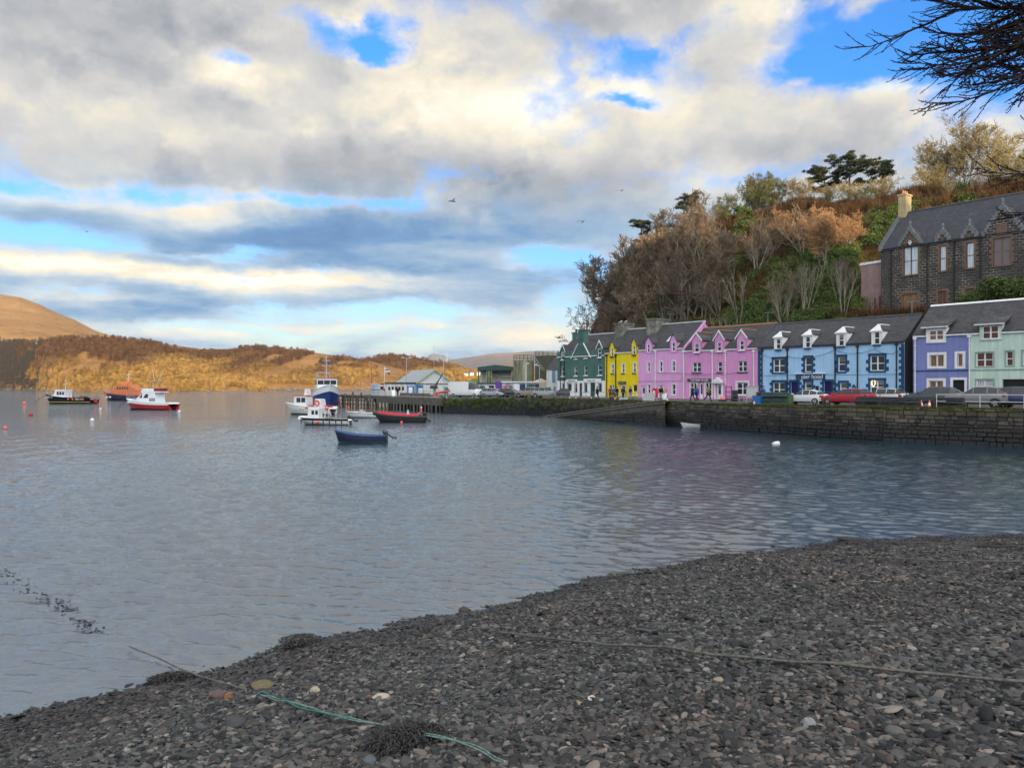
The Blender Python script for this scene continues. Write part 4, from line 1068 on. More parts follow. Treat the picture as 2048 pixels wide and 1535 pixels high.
class House:
    def __init__(s, name, label, z, xl, xr, eave, half, ridge, wallm, roofm, cat='house', v=0.0):
        """xl, xr: zoom x of the ends; eave: [(X, Y), (X, Y)]; ridge: pixel (X, Y) of a ridge point at depth half"""
        s.z, s.v = z, v
        s.u0 = fuv(*zp(z, xl, 0), v)[0]; s.u1 = fuv(*zp(z, xr, 0), v)[0]; s.L = s.u1-s.u0
        s.we = sum(fuv(*zp(z, *p), v)[1] for p in eave)/len(eave)
        s.h = half; s.wr = ridge if isinstance(ridge, float) else fuv(*zp(z, *ridge), v+half)[1]
        s.root = thing(name, fw(s.u0, v), FRZ, label, cat)
        s.wallm, s.roofm = wallm, roofm; s.holes = []; s.wins = []
    def P(s, X, Y):
        u, w = fuv(*zp(s.z, X, Y), s.v); return u-s.u0, w
    def rect(s, X0, Y0, X1, Y1):
        xm = (X0+X1)/2; return (s.P(X0, Y0)[0], s.P(xm, Y1)[1], s.P(X1, Y0)[0], s.P(xm, Y0)[1])
    def win(s, X0, Y0, X1, Y1, **k):
        s.holes.append(s.rect(X0, Y0, X1, Y1)); s.wins.append((s.holes[-1], k))
    def walls(s, z0=-0.3, bands=(), back=True):
        mb = MB(); holed_wall(mb, 0, s.L, z0, s.we, s.holes)
        h2 = 2*s.h; e = 0.0
        mb.face([(0, h2, z0), (0, 0, z0), (0, 0, s.we), (0, s.h, s.wr-0.1), (0, h2, s.we)]); gm = getattr(s, 'gabm', None); mb.face([(s.L, 0, z0), (s.L, h2, z0), (s.L, h2, s.we), (s.L, s.h, s.wr-0.1), (s.L, 0, s.we)], 1 if gm else 0)
        mb.face([(s.L, h2, z0), (0, h2, z0), (0, h2, s.we), (s.L, h2, s.we)])
        mb.box(0.1, s.L-0.1, 0.42, 0.46, z0, s.we-0.05)
        s.wall = mb.build('wall', [s.wallm, gm] if gm else s.wallm, s.root)
        for r, k in s.wins: window(s.root, r, **k)
    def zroof(s, y): return s.we + y*(s.wr-s.we)/s.h
    def roof(s, x0=-0.05, x1=None, ov=0.03, th=0.13, ridge_m=None, lift=0.02):
        x1 = s.L+0.05 if x1 is None else x1; sl = (s.wr-s.we)/s.h; mb = MB()
        for sg in (1, -1):
            def Y(y): return y if sg > 0 else 2*s.h-y
            a = [(-ov, s.we-ov*sl+lift), (s.h, s.wr+lift), (s.h, s.wr+lift+th), (-ov, s.we-ov*sl+lift+th)]
            mb.prism([(Y(p[0]), p[1]) for p in a], 'x', x0, x1)
        s.rf = mb.build('roof', s.roofm, s.root)
        mb = MB(); mb.prism([(s.h-0.16, s.wr+th-0.05), (s.h+0.16, s.wr+th-0.05), (s.h, s.wr+th+0.12)], 'x', x0+0.02, x1-0.02)
        mb.build('ridge_tiles', ridge_m or M_lead, s.rf)
        s.gut = [(x0+0.1, x1-0.1)]
    def dormer(s, X0, X1, Yb, Ys, Ya, wr, kind='gable', fm=None, roofm=None, trim=None, lights=1, gm=None, frame=None, ridge=None, sill=None):
        """a dormer whose front rises through the eaves; wr: window rectangle in zoom pixels"""
        a = s.P(X0, Yb)[0]; b = s.P(X1, Yb)[0]; xm = (X0+X1)/2
        zb, zs, za = (s.P(xm, Y)[1] for Y in (Yb, Ys, Ya)); r = s.rect(*wr); m = (a+b)/2; sl = (s.wr-s.we)/s.h
        fm = fm or s.wallm; mb = MB(); y = -0.10
        zb = min(zb, r[1]-0.08); zs = max(zs, r[3]+0.05); za = max(za, zs+0.05)
        holed_wall(mb, a, b, zb, zs, [r], y, 0.09)
        for q in ((a, zb, zs), (b, zb, zs)): mb.face([(q[0], y, q[1]), (q[0], 0.01, q[1]), (q[0], 0.01, q[2]), (q[0], y, q[2])])
        mb.face([(a, y, zb), (b, y, zb), (b, 0.01, zb), (a, 0.01, zb)])
        ys, ya = (zs-s.we)/sl+0.1, (za-s.we)/sl+0.1
        for x in (a, b): mb.face([(x, y, s.we-0.2), (x, y, zs), (x, ys, zs), (x, 0.0, s.we-0.2)])
        if kind == 'gable': mb.face([(a, y, zs), (b, y, zs), (m, y, za)])
        d = mb.build('dormer', fm, s.root); s.gut = [q for g in s.gut for q in ((g[0], min(g[1], a-0.02)), (max(g[0], b+0.02), g[1])) if q[1]-q[0] > 0.05]
        mb = MB(); ov = 0.1
        if kind == 'gable':
            for sg, x in ((-1, a), (1, b)):
                o = sg*0.14; dz = 0.14*(za-zs)/((b-a)/2)
                p = [(x+o, y-ov, zs-dz+0.02), (m, y-ov, za+0.02), (m, ya, za+0.02), (x+o, ys, zs-dz+0.02)]
                q = [(t[0], t[1], t[2]+0.09) for t in p]
                pts = p+q; i = len(mb.v); mb.v.extend(pts)
                for f in ((0, 1, 2, 3), (7, 6, 5, 4), (0, 4, 5, 1), (1, 5, 6, 2), (2, 6, 7, 3), (3, 7, 4, 0)): mb.f.append(tuple(i+k for k in f)); mb.mi.append(0); mb.sm.append(False)
        elif kind == 'hip':
            yb = min(ya, 1.3); c = 0.5
            lo = [(a-0.12, y-ov, zs), (b+0.12, y-ov, zs), (b+0.12, ys+0.2, zs+0.02), (a-0.12, ys+0.2, zs+0.02)]
            top = [(m-0.12, y+c, za), (m+0.12, y+c, za), (m+0.12, ya, za), (m-0.12, ya, za)]
            mb.face([lo[0], lo[1], top[1], top[0]], 1); mb.face([lo[1], lo[2], top[2], top[1]]); mb.face([lo[3], lo[0], top[0], top[3]]); mb.face([top[0], top[1], top[2], top[3]], 1)
            mb.box(a-0.13, b+0.13, y-ov-0.02, y+0.05, zs-0.10, zs+0.015, 1)
            for t in (lo[2], lo[3]): mb.tube([t, (m+(0.12 if t[0] > m else -0.12), ya, za)], 0.06, 4, 1)
            mb.tube([top[1], top[2]], 0.06, 4, 1); mb.tube([top[0], top[3]], 0.06, 4, 1)
        else:
            yt = 1.9; zt = max(za, s.zroof(yt)+0.05)
            p = [(a-0.35, y-0.3, zs+0.0), (b+0.35, y-0.3, zs), (b+0.2, yt, zt), (a-0.2, yt, zt)]; q = [(t[0], t[1], t[2]+0.10) for t in p]
            i = len(mb.v); mb.v.extend(p+q)
            for f in ((3, 2, 1, 0), (4, 5, 6, 7), (0, 1, 5, 4), (1, 2, 6, 5), (2, 3, 7, 6), (3, 0, 4, 7)): mb.f.append(tuple(i+k for k in f)); mb.mi.append(1 if f == (0, 1, 5, 4) else 0); mb.sm.append(False)
        mb.build('dormer_roof', [roofm or s.roofm, M_white], d)
        if trim:
            mb = MB()
            for sg, x in ((-1, a), (1, b)):
                o = sg*0.2; dz = 0.2*(za-zs)/((b-a)/2)
                mb.prism([(x+o, zs-dz-0.02), (m, za-0.02), (m, za+0.2), (x+o, zs-dz+0.18)] if sg < 0 else [(m, za-0.02), (x+o, zs-dz-0.02), (x+o, zs-dz+0.18), (m, za+0.2)], 'y', y-0.16, y-0.105)
            mb.build('barge_board', trim, d)
        if ridge:
            mb = MB(); mb.tube([(m, y-0.1, za+0.14), (m, ya, za+0.14)], 0.09, 5); mb.build('ridge_tile', ridge, d)
        window(d, r, y=y+0.02, lights=lights, fm=frame, gm=gm, sill=sill)
    def gutters(s):
        for a, b in sorted(set(s.gut)):
            mb = MB(); mb.box(a, b, -0.17, -0.04, s.we-0.10, s.we+0.02); mb.build('gutter', getattr(s, 'gutm', M_white), s.root)
    def pipe(s, X, Y0, Y1, m):
        x, zt = s.P(X, Y0); zb = s.P(X, Y1)[1]
        mb = MB(); mb.tube([(x, -0.10, zb), (x, -0.10, zt-0.3), (x, -0.2, zt)], 0.065, 6)
        mb.box(x-0.13, x+0.13, -0.22, -0.03, zt-0.32, zt-0.1, top=(-0.03, 0))
        for k in range(3): z = zb+(zt-zb)*(k+0.5)/3; mb.box(x-0.09, x+0.09, -0.17, -0.02, z, z+0.06)
        mb.build('drainpipe', m, s.root)
    def stack(s, x, y, wx, wy, z0, z1, m, pots=2, potm=None, cap=True):
        mb = MB(); mb.box(x-wx/2, x+wx/2, y-wy/2, y+wy/2, z0, z1)
        if cap: mb.box(x-wx/2-0.1, x+wx/2+0.1, y-wy/2-0.1, y+wy/2+0.1, z1, z1+0.18)
        c = mb.build('chimney', m, s.root)
        for k in range(pots):
            yy = y + (k-(pots-1)/2)*wy/max(pots, 1)
            mb = MB(); mb.lathe([(0.15, z1+0.1), (0.12, z1+0.6), (0.15, z1+0.65), (0.11, z1+0.66), (0.10, z1+0.3)], (x, yy, 0), 8); mb.build('chimney_pot', potm or M_pot, c)
    def slab(s, name, r, y0, y1, m, par=None):
        mb = MB(); mb.box(r[0], r[2], y0, y1, r[1], r[3]); return mb.build(name, m, par or s.root)
    def door(s, X0, Y0, X1, Y1, m, depth=0.5, glaz=False, lit=False):
        r = s.rect(X0, Y0, X1, Y1); r = (r[0], -0.05, r[2], r[3]); s.holes.append(r)
        mb = MB(); rect_bars(mb, r[0], -0.02, r[2], r[3], 0.12, 0.2, 0.08); mb.box(r[0]+0.08, r[2]-0.08, 0.14, 0.19, 0.0, r[3]-0.08)
        d = mb.build('door', m, s.root)
        if glaz:
            mb = MB(); xm = (r[0]+r[2])/2; q = (r[2]-r[0])*0.24; mb.box(xm-q, xm+q, 0.115, 0.13, 0.7, r[3]-0.25); mb.build('pane', M_glass, d)
        mb = MB(); mb.ball((r[2]-0.16, 0.10, 1.0), 0.045, 6, 4); mb.build('handle', M_lead, d)
def quoins(h, x, z0, z1, m, wide=0.5, narrow=0.3, side=1, step=0.3):
    mb = MB(); z = z0; k = 0
    while z < z1-0.1:
        w = wide if k % 2 else narrow
        mb.box(min(x, x+side*w), max(x, x+side*w), -0.045, -0.002, z, min(z+step, z1)-0.002*(k % 2)); z += step; k += 1
    return mb.build('quoins', m, h.root)
def quoin_surround(h, r, m, par=None):
    """dressed margin of long and short stones round an opening"""
    a, c, b, d = r; mb = MB(); n = max(3, int((d-c)/0.3)); st = (d-c)/n
    for k in range(n):
        w = 0.42 if k % 2 == 0 else 0.2
        mb.box(a-w, a, -0.04, -0.002, c+k*st, c+(k+1)*st); mb.box(b, b+w, -0.04, -0.002, c+k*st, c+(k+1)*st)
    mb.box(a-0.22, b+0.22, -0.045, -0.003, d, d+0.24); mb.box(a-0.16, b+0.16, -0.09, -0.003, c-0.16, c)
    return mb.build('surround', m, par or h.root)

# -- green house
M_green = paint('green masonry paint', (0.07, 0.155, 0.138), 0.5)
H = House('green_house', 'dark green gabled house with white shopfront, first of the quay row beside the tanks', 1, 103, 770, [(130, 660), (740, 620)], 3.7, (790, 340), M_green, M_slate_old)
W_ = dict(fm=M_white, sill=M_white, y=0.07)
for q in ((160, 790, 205, 920), (340, 785, 380, 915), (478, 775, 520, 908), (670, 765, 722, 905)): H.win(*q, **W_)
for q in ((345, 565, 380, 680), (482, 555, 520, 668)): H.win(*q, **W_)
for q in ((168, 1020, 205, 1125), (242, 1020, 300, 1130), (342, 1020, 380, 1150), (478, 1015, 520, 1150), (672, 1015, 722, 1145)): H.win(*q, fm=M_white, y=0.06, bar=False)
H.door(415, 1020, 447, 1215, mat('maroon door', (0.09, 0.03, 0.03), 0.5)); H.door(568, 1015, 628, 1212, paint('green door', (0.02, 0.10, 0.07)), glaz=True)
zband = H.P(430, 985)[1]
H.walls()
for r in ((None, H.holes),):
    mb = MB(); hs = [h for h in H.holes if h[3] < zband+0.4]
    xs = [0.0]
    holed_wall(mb, 0, H.L, -0.2, zband, [(h[0]-0.03, max(h[1]-0.03, -0.19), h[2]+0.03, min(h[3]+0.03, zband-0.02)) for h in hs], -0.012, 0.01)
    mb.build('shopfront_render', M_white, H.root)
for q, tx in (((232, 965, 382, 1002), 'Restaurant'), ((475, 955, 716, 1005), 'Restaurant')):
    r = H.rect(*q); sg = H.slab('shop_sign', r, -0.10, -0.02, M_white)
    text_part(tx, 0.34, mat('dark red letters', (0.22, 0.03, 0.05), 0.6), sg, ((r[0]+r[2])/2-0.2*(q[0] > 400), -0.112, (r[1]+r[3])/2))
H.roof()
# cross gable flush with the front, a tall stack on its apex
xa, xb = H.P(308, 570)[0], H.P(572, 560)[0]; za = H.P(440, 395)[1]; xm = (xa+xb)/2
mb = MB(); mb.face([(xa, -0.02, H.we-0.6), (xb, -0.02, H.we-0.6), (xb, -0.02, H.we-0.1), (xm, -0.02, za), (xa, -0.02, H.we-0.1)])
for hole in []: pass
gb = None
sl = (H.wr-H.we)/H.h; yr = (za-H.we)/sl
mb = MB(); mb.face([(xa, -0.02, H.we), (xb, -0.02, H.we), (xm, -0.02, za)]); mb.face([(xa, -0.02, H.we), (xa, 0.3, H.we), (xb, 0.3, H.we), (xb, -0.02, H.we)])
gb = mb.build('gable', M_green, H.root)
mb = MB()
for x in (xa, xb):
    p = [(x, -0.12, H.we-0.15), (xm, -0.12, za), (xm, yr, za), (x, 0.0, H.we-0.15)]; q = [(t[0], t[1], t[2]+0.12) for t in p]
    i = len(mb.v); mb.v.extend(p+q)
    for f in ((0, 1, 2, 3), (7, 6, 5, 4), (0, 4, 5, 1), (1, 5, 6, 2), (2, 6, 7, 3), (3, 7, 4, 0)): mb.f.append(tuple(i+k for k in f)); mb.mi.append(0); mb.sm.append(False)
mb.build('gable_roof', M_slate_old, gb)
mb = MB()
for sg, x in ((-1, xa), (1, xb)): mb.tube([(x+sg*0.12, -0.14, H.we-0.3), (xm+sg*0.55, -0.14, za-0.55*(za-H.we)/(xb-xm))], 0.10, 4)
mb.build('barge_board', M_white, gb)
H.stack(xm, 0.35, 1.25, 0.85, za-1.2, H.P(460, 285)[1], M_green, 2)
H.stack(0.4, H.h, 0.9, 1.5, H.wr-0.8, fuv(*zp(1, 340, 332), H.h)[1], M_green, 2, M_black)
H.dormer(160, 215, 700, 560, 490, (168, 580, 204, 690), frame=M_white, trim=M_white, sill=M_white)
H.dormer(668, 735, 668, 510, 435, (680, 535, 722, 660), frame=M_white, trim=M_white, sill=M_white)
for X in (150, 205): H.pipe(X, 660, 1180, M_black)
H.stack(H.L, H.h, 1.5, 2.3, H.wr-1.2, fuv(*zp(1, 1020, 205), H.h)[1], M_stucco, 0)

H.gutters()
# -- yellow house
M_yel = paint('yellow masonry paint', (0.80, 0.62, 0.012), 0.35)
H = House('yellow_house', 'bright yellow house with two pointed dormers between the green and pink houses', 1, 770, 1232, [(790, 612), (1230, 568)], 3.7, (1390, 262), M_yel, M_slate)
for q in ((858, 752, 890, 882), (1006, 745, 1040, 878), (1160, 738, 1197, 875)): H.win(*q, sill=M_black, sw=0.1, surround=M_white)
H.win(832, 1040, 893, 1150, lights=2); H.win(1155, 1038, 1215, 1140, lights=1, bar=False)
H.door(975, 1035, 1058, 1222, M_white, glaz=True)
H.walls(); H.roof()
for X0, X1, Ys, Ya, wr in ((838, 908, 515, 432, (860, 528, 890, 642)), (1145, 1212, 478, 395, (1163, 495, 1198, 618))):
    H.dormer(X0, X1, wr[3]+22, Ys, Ya, wr, sill=M_black)
for X in (797, 922): H.pipe(X, 612, 1215, M_black)
r = H.rect(960, 993, 1062, 1030); sg = H.slab('shop_sign', r, -0.12, -0.02, mat('dark sign', (0.05, 0.05, 0.045), 0.6)); mb = MB(); [mb.box(r[0]+0.12+k*0.36, r[0]+0.40+k*0.36, -0.128, -0.121, r[3]-0.24, r[3]-0.1) for k in range(3)]; mb.build('sign_panel', mat('weathered sign panel', (0.22, 0.22, 0.20), 0.6), sg)
r = H.rect(1145, 1185, 1222, 1198); H.slab('window_shelf', r, -0.3, -0.02, M_white)
r = H.rect(1045, 472, 1112, 532)
mb = MB(); x0 = r[0]; y0, y1 = 1.0, 1.9; mb.face([(x0, y0, H.zroof(y0)+0.2), (x0+0.7, y0, H.zroof(y0)+0.2), (x0+0.7, y1, H.zroof(y1)+0.2), (x0, y1, H.zroof(y1)+0.2)]); mb.build('skylight', mat('skylight', (0.55, 0.6, 0.65), 0.1), H.root)
H.stack(H.L, H.h, 1.7, 2.5, H.wr-1.5, fuv(*zp(2, 360, 140), H.h)[1], M_stucco, 0)

H.gutters()
# -- first pink house
M_pink = paint('pink masonry paint', (0.70, 0.36, 0.65), 0.2)
PK = dict(sill=None, surround=M_white, sw=0.11)
H = House('pink_house', 'tall lilac pink house with slim windows and pink gable next to the yellow house', 2, 45, 690, [(45, 572), (690, 515)], 3.9, (940, 172), M_pink, M_slate)
for q in ((175, 725, 208, 862), (345, 715, 382, 862), (520, 707, 560, 855)): H.win(*q, **PK)
for q in ((178, 1032, 215, 1160), (518, 1032, 565, 1180)): H.win(*q, **PK)
H.door(88, 1055, 142, 1235, M_white, glaz=True); H.door(320, 1048, 400, 1245, M_white, glaz=True)
H.walls(); H.roof()
for X0, X1, Yb, Ys, Ya, wr in ((152, 240, 600, 455, 372, (178, 475, 212, 590)), (500, 590, 588, 420, 335, (525, 448, 566, 572))): H.dormer(X0, X1, Yb, Ys, Ya, wr)
for X in (290, 714): H.pipe(X if X < 600 else 686, 550, 1240 if X > 600 else 1150, M_white)
mb = MB(); x0 = H.P(365, 500)[0]; mb.face([(x0, 0.9, H.zroof(0.9)+0.2), (x0+0.75, 0.9, H.zroof(0.9)+0.2), (x0+0.75, 1.7, H.zroof(1.7)+0.2), (x0, 1.7, H.zroof(1.7)+0.2)]); mb.build('skylight', MATS['skylight'], H.root)
mb = MB(); sl = (H.wr-H.we)/H.h; mb.prism([(-0.1, H.we-0.1), (H.h, H.wr), (H.h, H.wr+0.22), (-0.1, H.we+0.14)], 'x', H.L-0.06, H.L+0.14); mb.build('verge', M_pink, H.root)
mb = MB(); r = H.rect(412, 1085, 448, 1145); mb.tube([((r[0]+r[2])/2, -0.1, (r[1]+r[3])/2), ((r[0]+r[2])/2, -0.05, (r[1]+r[3])/2)], (r[2]-r[0])/2, 14); mb.build('round_sign', mat('amber sign', (0.75, 0.36, 0.03), 0.5), H.root)

H.gutters()
# -- second pink house
M_pink2 = paint('rose masonry paint', (0.66, 0.29, 0.56), 0.25)
wire(H, [(50, 992), (670, 985), (672, 880), (320, 872)], 0.03); aerial(H, 2.0, H.h, H.wr+0.2)
M_rtile = mat('red ridge tile', (0.30, 0.13, 0.07), 0.8, vary=0.3)
H = House('pink_house', 'second pink house with three white trimmed dormers and a shopfront sign beside the blue hotel', 2, 690, 1712, [(692, 575), (1700, 525)], 3.7, (1180, 252), M_pink2, M_slate_old)
for q, l in (((805, 728, 920, 865), 2), ((1155, 718, 1212, 862), 1), ((1440, 708, 1562, 860), 2)): H.win(*q, lights=l, sill=M_black, surround=None)
for q in ((772, 1012, 858, 1198), (982, 1010, 1068, 1200)): H.win(*q, lights=2, surround=M_white, sw=0.12)
H.win(1420, 1005, 1575, 1180, lights=2, surround=M_white, sw=0.16)
H.door(898, 1005, 945, 1245, M_white, glaz=True); H.door(1140, 1020, 1208, 1255, M_white, glaz=True)
H.walls(); H.roof(ridge_m=M_rtile)
for X0, X1, Yb, Ys, Ya, wr in ((805, 932, 598, 415, 325, (838, 460, 902, 585)), (1122, 1246, 588, 400, 300, (1158, 445, 1212, 572)), (1430, 1562, 575, 380, 286, (1470, 422, 1530, 555))):
    H.dormer(X0, X1, Yb, Ys, Ya, wr, trim=M_white, ridge=M_rtile, sill=M_white)
for X, y1 in ((1085, 1255), (1268, 1040), (1664, 1060)): H.pipe(X, 548, y1, M_white)
wire(H, [(700, 885), (1080, 890), (1420, 872)], 0.12); aerial(H, H.L-1.2, H.h, H.wr+0.2)
r = H.rect(738, 955, 1078, 1000); sg = H.slab('shop_sign', r, -0.12, -0.02, mat('dark shop sign', (0.07, 0.055, 0.06), 0.6)); text_part('THE PINK HOUSE', 0.34, M_white, sg, ((r[0]+r[2])/2, -0.13, (r[1]+r[3])/2))
a, zb = H.P(1105, 1000); b = H.P(1240, 1000)[0]; zt = H.P(1168, 938)[1]
mb = MB(); mb.prism([(a, zb), (b, zb), ((a+b)/2, zt)], 'y', -0.45, -0.01); mb.box(a+0.02, b-0.02, -0.42, -0.02, zb-0.16, zb-0.004)
for x in (a+0.12, b-0.22): mb.box(x, x+0.12, -0.2, -0.01, 0, zb-0.16)
mb.build('porch', M_white, H.root)

H.gutters()
# -- blue hotel
M_blue = paint('sky blue masonry paint', (0.37, 0.60, 0.85), 0.22)
H = House('hotel', 'long sky blue hotel with navy quoins and four white dormers', 3, 98, 1862, [(100, 458), (1860, 380)], 3.6, (2040, 62), M_blue, M_slate, cat='hotel')
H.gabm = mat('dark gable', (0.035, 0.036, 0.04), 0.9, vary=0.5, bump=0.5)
H.gutm = M_black
sur = []
for q, l in (((283, 588, 420, 750), 2), ((664, 572, 742, 745), 1), ((1064, 562, 1148, 738), 1), ((1450, 548, 1620, 730), 2)): H.win(*q, lights=l); sur.append(H.holes[-1])
for q, l in (((280, 868, 420, 1045), 2), ((664, 865, 742, 1010), 1), ((1086, 876, 1168, 1010), 1), ((1450, 845, 1615, 1010), 2)): H.win(*q, lights=l); sur.append(H.holes[-1])
H.door(493, 865, 580, 1075, paint('indigo door', (0.012, 0.012, 0.10))); d1 = H.holes[-1]; H.door(893, 860, 985, 1075, MATS['indigo door']); d2 = H.holes[-1]
H.walls(); H.roof(ridge_m=M_slate)
for r in sur: quoin_surround(H, r, M_navy)
for r in (d1, d2): quoin_surround(H, (r[0], 0.0, r[2], r[3]), M_navy)
for X0, X1, Yb, Ys, Ya, wr in ((295, 390, 480, 325, 258, (322, 345, 378, 470)), (645, 748, 465, 298, 232, (675, 318, 733, 452)), (1045, 1160, 445, 270, 200, (1075, 292, 1140, 432)), (1468, 1585, 425, 248, 170, (1503, 262, 1570, 412))):
    H.dormer(X0, X1, Yb, Ys, Ya, wr, kind='hip', fm=M_white, sill=M_navy)
for X, y0 in ((150, 462), (455, 452), (1030, 425), (1300, 405), (1770, 388)): H.pipe(X, y0, 1060, M_black)
wire(H, [(110, 505), (455, 560), (1030, 480), (1500, 470), (1855, 478)], 0.4); wire(H, [(120, 785), (560, 778)], 0.05); wire(H, [(910, 775), (1855, 768)], 0.05); aerial(H, H.L-1.0, H.h, H.wr+0.2)
quoins(H, 0.02, 0, H.we-0.2, M_navy, side=1); quoins(H, H.L-0.02, 0, H.we-0.2, M_navy, side=-1)
r = H.rect(558, 768, 908, 830); sg = H.slab('hotel_sign', r, -0.14, -0.02, M_navy); text_part('pier hotel', 0.62, M_white, sg, ((r[0]+r[2])/2+0.25, -0.15, (r[1]+r[3])/2-0.03))
mb = MB(); mb.box(r[0]-0.1, r[2]+0.1, -0.22, -0.01, r[3]+0.004, r[3]+0.08); mb.build('sign_hood', M_white, sg)
r = H.rect(795, 912, 830, 1005); H.slab('menu_board', r, -0.08, -0.02, M_black)
r = H.rect(1232, 895, 1275, 968); mb = MB(); x, zz = (r[0]+r[2])/2, r[1]; ww_ = (r[2]-r[0])/2
mb.prism([(x-ww_, zz), (x+ww_, zz), (x+ww_, r[3]-ww_), (x+ww_*0.6, r[3]-0.1), (x, r[3]+0.05), (x-ww_*0.6, r[3]-0.1), (x-ww_, r[3]-ww_)], 'y', -0.09, -0.02); o = mb.build('notice_case', M_navy, H.root)
mb = MB(); mb.box(x-ww_+0.09, x+ww_-0.09, -0.10, -0.088, zz+0.1, r[3]-0.35); mb.build('notice', M_white, o)
r = H.rect(1468, 845, 1500, 912); mb = MB(); cx_, cz_ = (r[0]+r[2])/2, (r[1]+r[3])/2
mb.tube([(cx_+0.16*math.cos(t)*(1+0.15*math.sin(t)), 0.055, cz_+0.33*math.sin(t)) for t in np.linspace(0, 6.283, 15)], 0.035, 5); mb.build('window_light', mat('lit filament', (1, 0.7, 0.4), 0.5, emit=((1, 0.72, 0.42), 1.6)), H.root)

H.gutters()
# -- lavender and mint houses
M_lav = paint('lavender masonry paint', (0.20, 0.23, 0.49), 0.25)
H = House('lavender_house', 'lavender blue house with white framed windows and boarded panes past the alley', 4, 213, 888, [(215, 545), (885, 515)], 3.7, (440, 205), M_lav, M_slate_old)
for q, l in (((410, 762, 578, 905), 2), ((735, 750, 800, 905), 1)): H.win(*q, lights=l, surround=M_white, sw=0.22, gm=M_board, bar=False)
H.win(402, 1068, 570, 1200, lights=2, surround=M_white, sw=0.22, gm=M_board, bar=False)
H.door(685, 1058, 820, 1262, M_dark); dh = H.holes[-1]
H.walls(); H.roof(ridge_m=M_white)
H.dormer(372, 605, 622, 445, 425, (412, 472, 580, 590), kind='shed', fm=M_white, lights=2, gm=M_board)
mb = MB(); rect_bars(mb, dh[0]-0.22, -0.1, dh[2]+0.22, dh[3]+0.22, -0.03, -0.004, 0.22); mb.build('door_surround', M_white, H.root)
H.pipe(243, 545, 1235, M_white); H.pipe(884, 516, 1180, M_white)
z = H.P(500, 950)[1]; mb = MB(); mb.box(0.05, H.L-0.05, -0.05, -0.003, z-0.05, z+0.05); mb.build('string_course', M_navy, H.root)
H.gutters()
WR = H.wr
M_mint = paint('mint masonry paint', (0.55, 0.69, 0.61), 0.3)
H = House('mint_house', 'pale mint green house with dark red blinds at the end of the quay row', 4, 888, 2300, [(890, 515), (1523, 485)], 3.7, WR, M_mint, M_slate_old)
H.we = H.P(1000, 510)[1]
M_sage = paint('sage paint', (0.26, 0.38, 0.33), 0.3)
for q, l in (((960, 738, 1158, 905), 2), ((1312, 722, 1395, 895), 1), ((1505, 715, 1700, 890), 2), ((1850, 700, 1930, 880), 1)): H.win(*q, lights=l, surround=M_sage, sw=0.12, gm=M_blindred)
H.win(960, 1058, 1158, 1215, lights=2, surround=M_sage, sw=0.12, gm=M_curtain)
H.door(1270, 1050, 1620, 1262, M_dark)
H.walls(); H.roof(ridge_m=M_white)
H.dormer(1005, 1262, 590, 410, 395, (1040, 422, 1230, 575), kind='shed', lights=2, gm=M_blindred)
H.dormer(1850, 2100, 560, 370, 355, (1880, 390, 2070, 540), kind='shed', lights=2, gm=M_blindred)
z = H.P(1200, 938)[1]; mb = MB(); mb.box(0.05, H.L-0.05, -0.05, -0.003, z-0.05, z+0.05); mb.build('string_course', M_sage, H.root)

H.gutters()
# ------------------------------------------------------------------ stone church hall on the terrace above
def mk_rubble(N, t, b, tc):
    s = N.sep(tc); v = N.xyz(N.add(s[0], N.mul(s[1], 1.0)), s[2], 0.0)
    wv = N.vm('ADD', v, N.vm('SCALE', N.noise(tc, scale=1.2, detail=3, col=True), 0.26))
    br = N.new('ShaderNodeTexBrick'); link(t, wv, br.inputs['Vector'])
    for k, q in (('Scale', 1.0), ('Brick Width', 0.62), ('Row Height', 0.30), ('Mortar Size', 0.03), ('Bias', -0.1)): br.inputs[k].default_value = q
    br.inputs['Color1'].default_value = (0.035, 0.033, 0.034, 1); br.inputs['Color2'].default_value = (0.075, 0.064, 0.056, 1); br.inputs['Mortar'].default_value = (0.19, 0.165, 0.135, 1)
    n = N.noise(tc, scale=3, detail=6, rough=0.7); pt = N.noise(tc, scale=0.45, detail=3)
    c = N.mix(N.mul(br.outputs['Fac'], N.ss(N.add(N.mul(pt, 0.7), N.mul(n, 0.3)), 0.46, 0.58)), N.mix(0.5, br.outputs['Color'], (0.05, 0.045, 0.045)), (0.34, 0.29, 0.23))
    c = N.mix(N.mul(N.m('SUBTRACT', 1.0, br.outputs['Fac']), 1.0), c, br.outputs['Color'])
    c2 = N.vm('SCALE', c, 1.0); link(t, N.add(N.mul(n, 1.0), 0.5), c2.node.inputs['Scale']); link(t, c2, b.inputs['Base Color'])
    link(t, N.bump(N.add(N.m('SUBTRACT', 1.0, br.outputs['Fac']), n), 0.8, 0.05), b.inputs['Normal'])
M_rubble = mat('dark whin rubble', rough=0.9, fn=mk_rubble)
M_sand = mat('red sandstone', (0.17, 0.105, 0.075), 0.9, vary=0.45, vscale=2.0, bump=0.5)
M_moss = mat('mossy coping', (0.17, 0.18, 0.185), 0.95, vary=0.5, vscale=3.5, bump=0.8)
M_redframe = mat('red window frame', (0.13, 0.03, 0.022), 0.6)
M_drape = mat('white drape', rough=0.4, fn=lambda N, t, b, tc: link(t, N.ramp(N.noise(N.vm('MULTIPLY', tc, (6, 0, 0.25)), scale=1.6, detail=3), [(0.35, (0.34, 0.42, 0.48)), (0.6, (0.66, 0.72, 0.76))]), b.inputs['Base Color']))
CV = 18.0
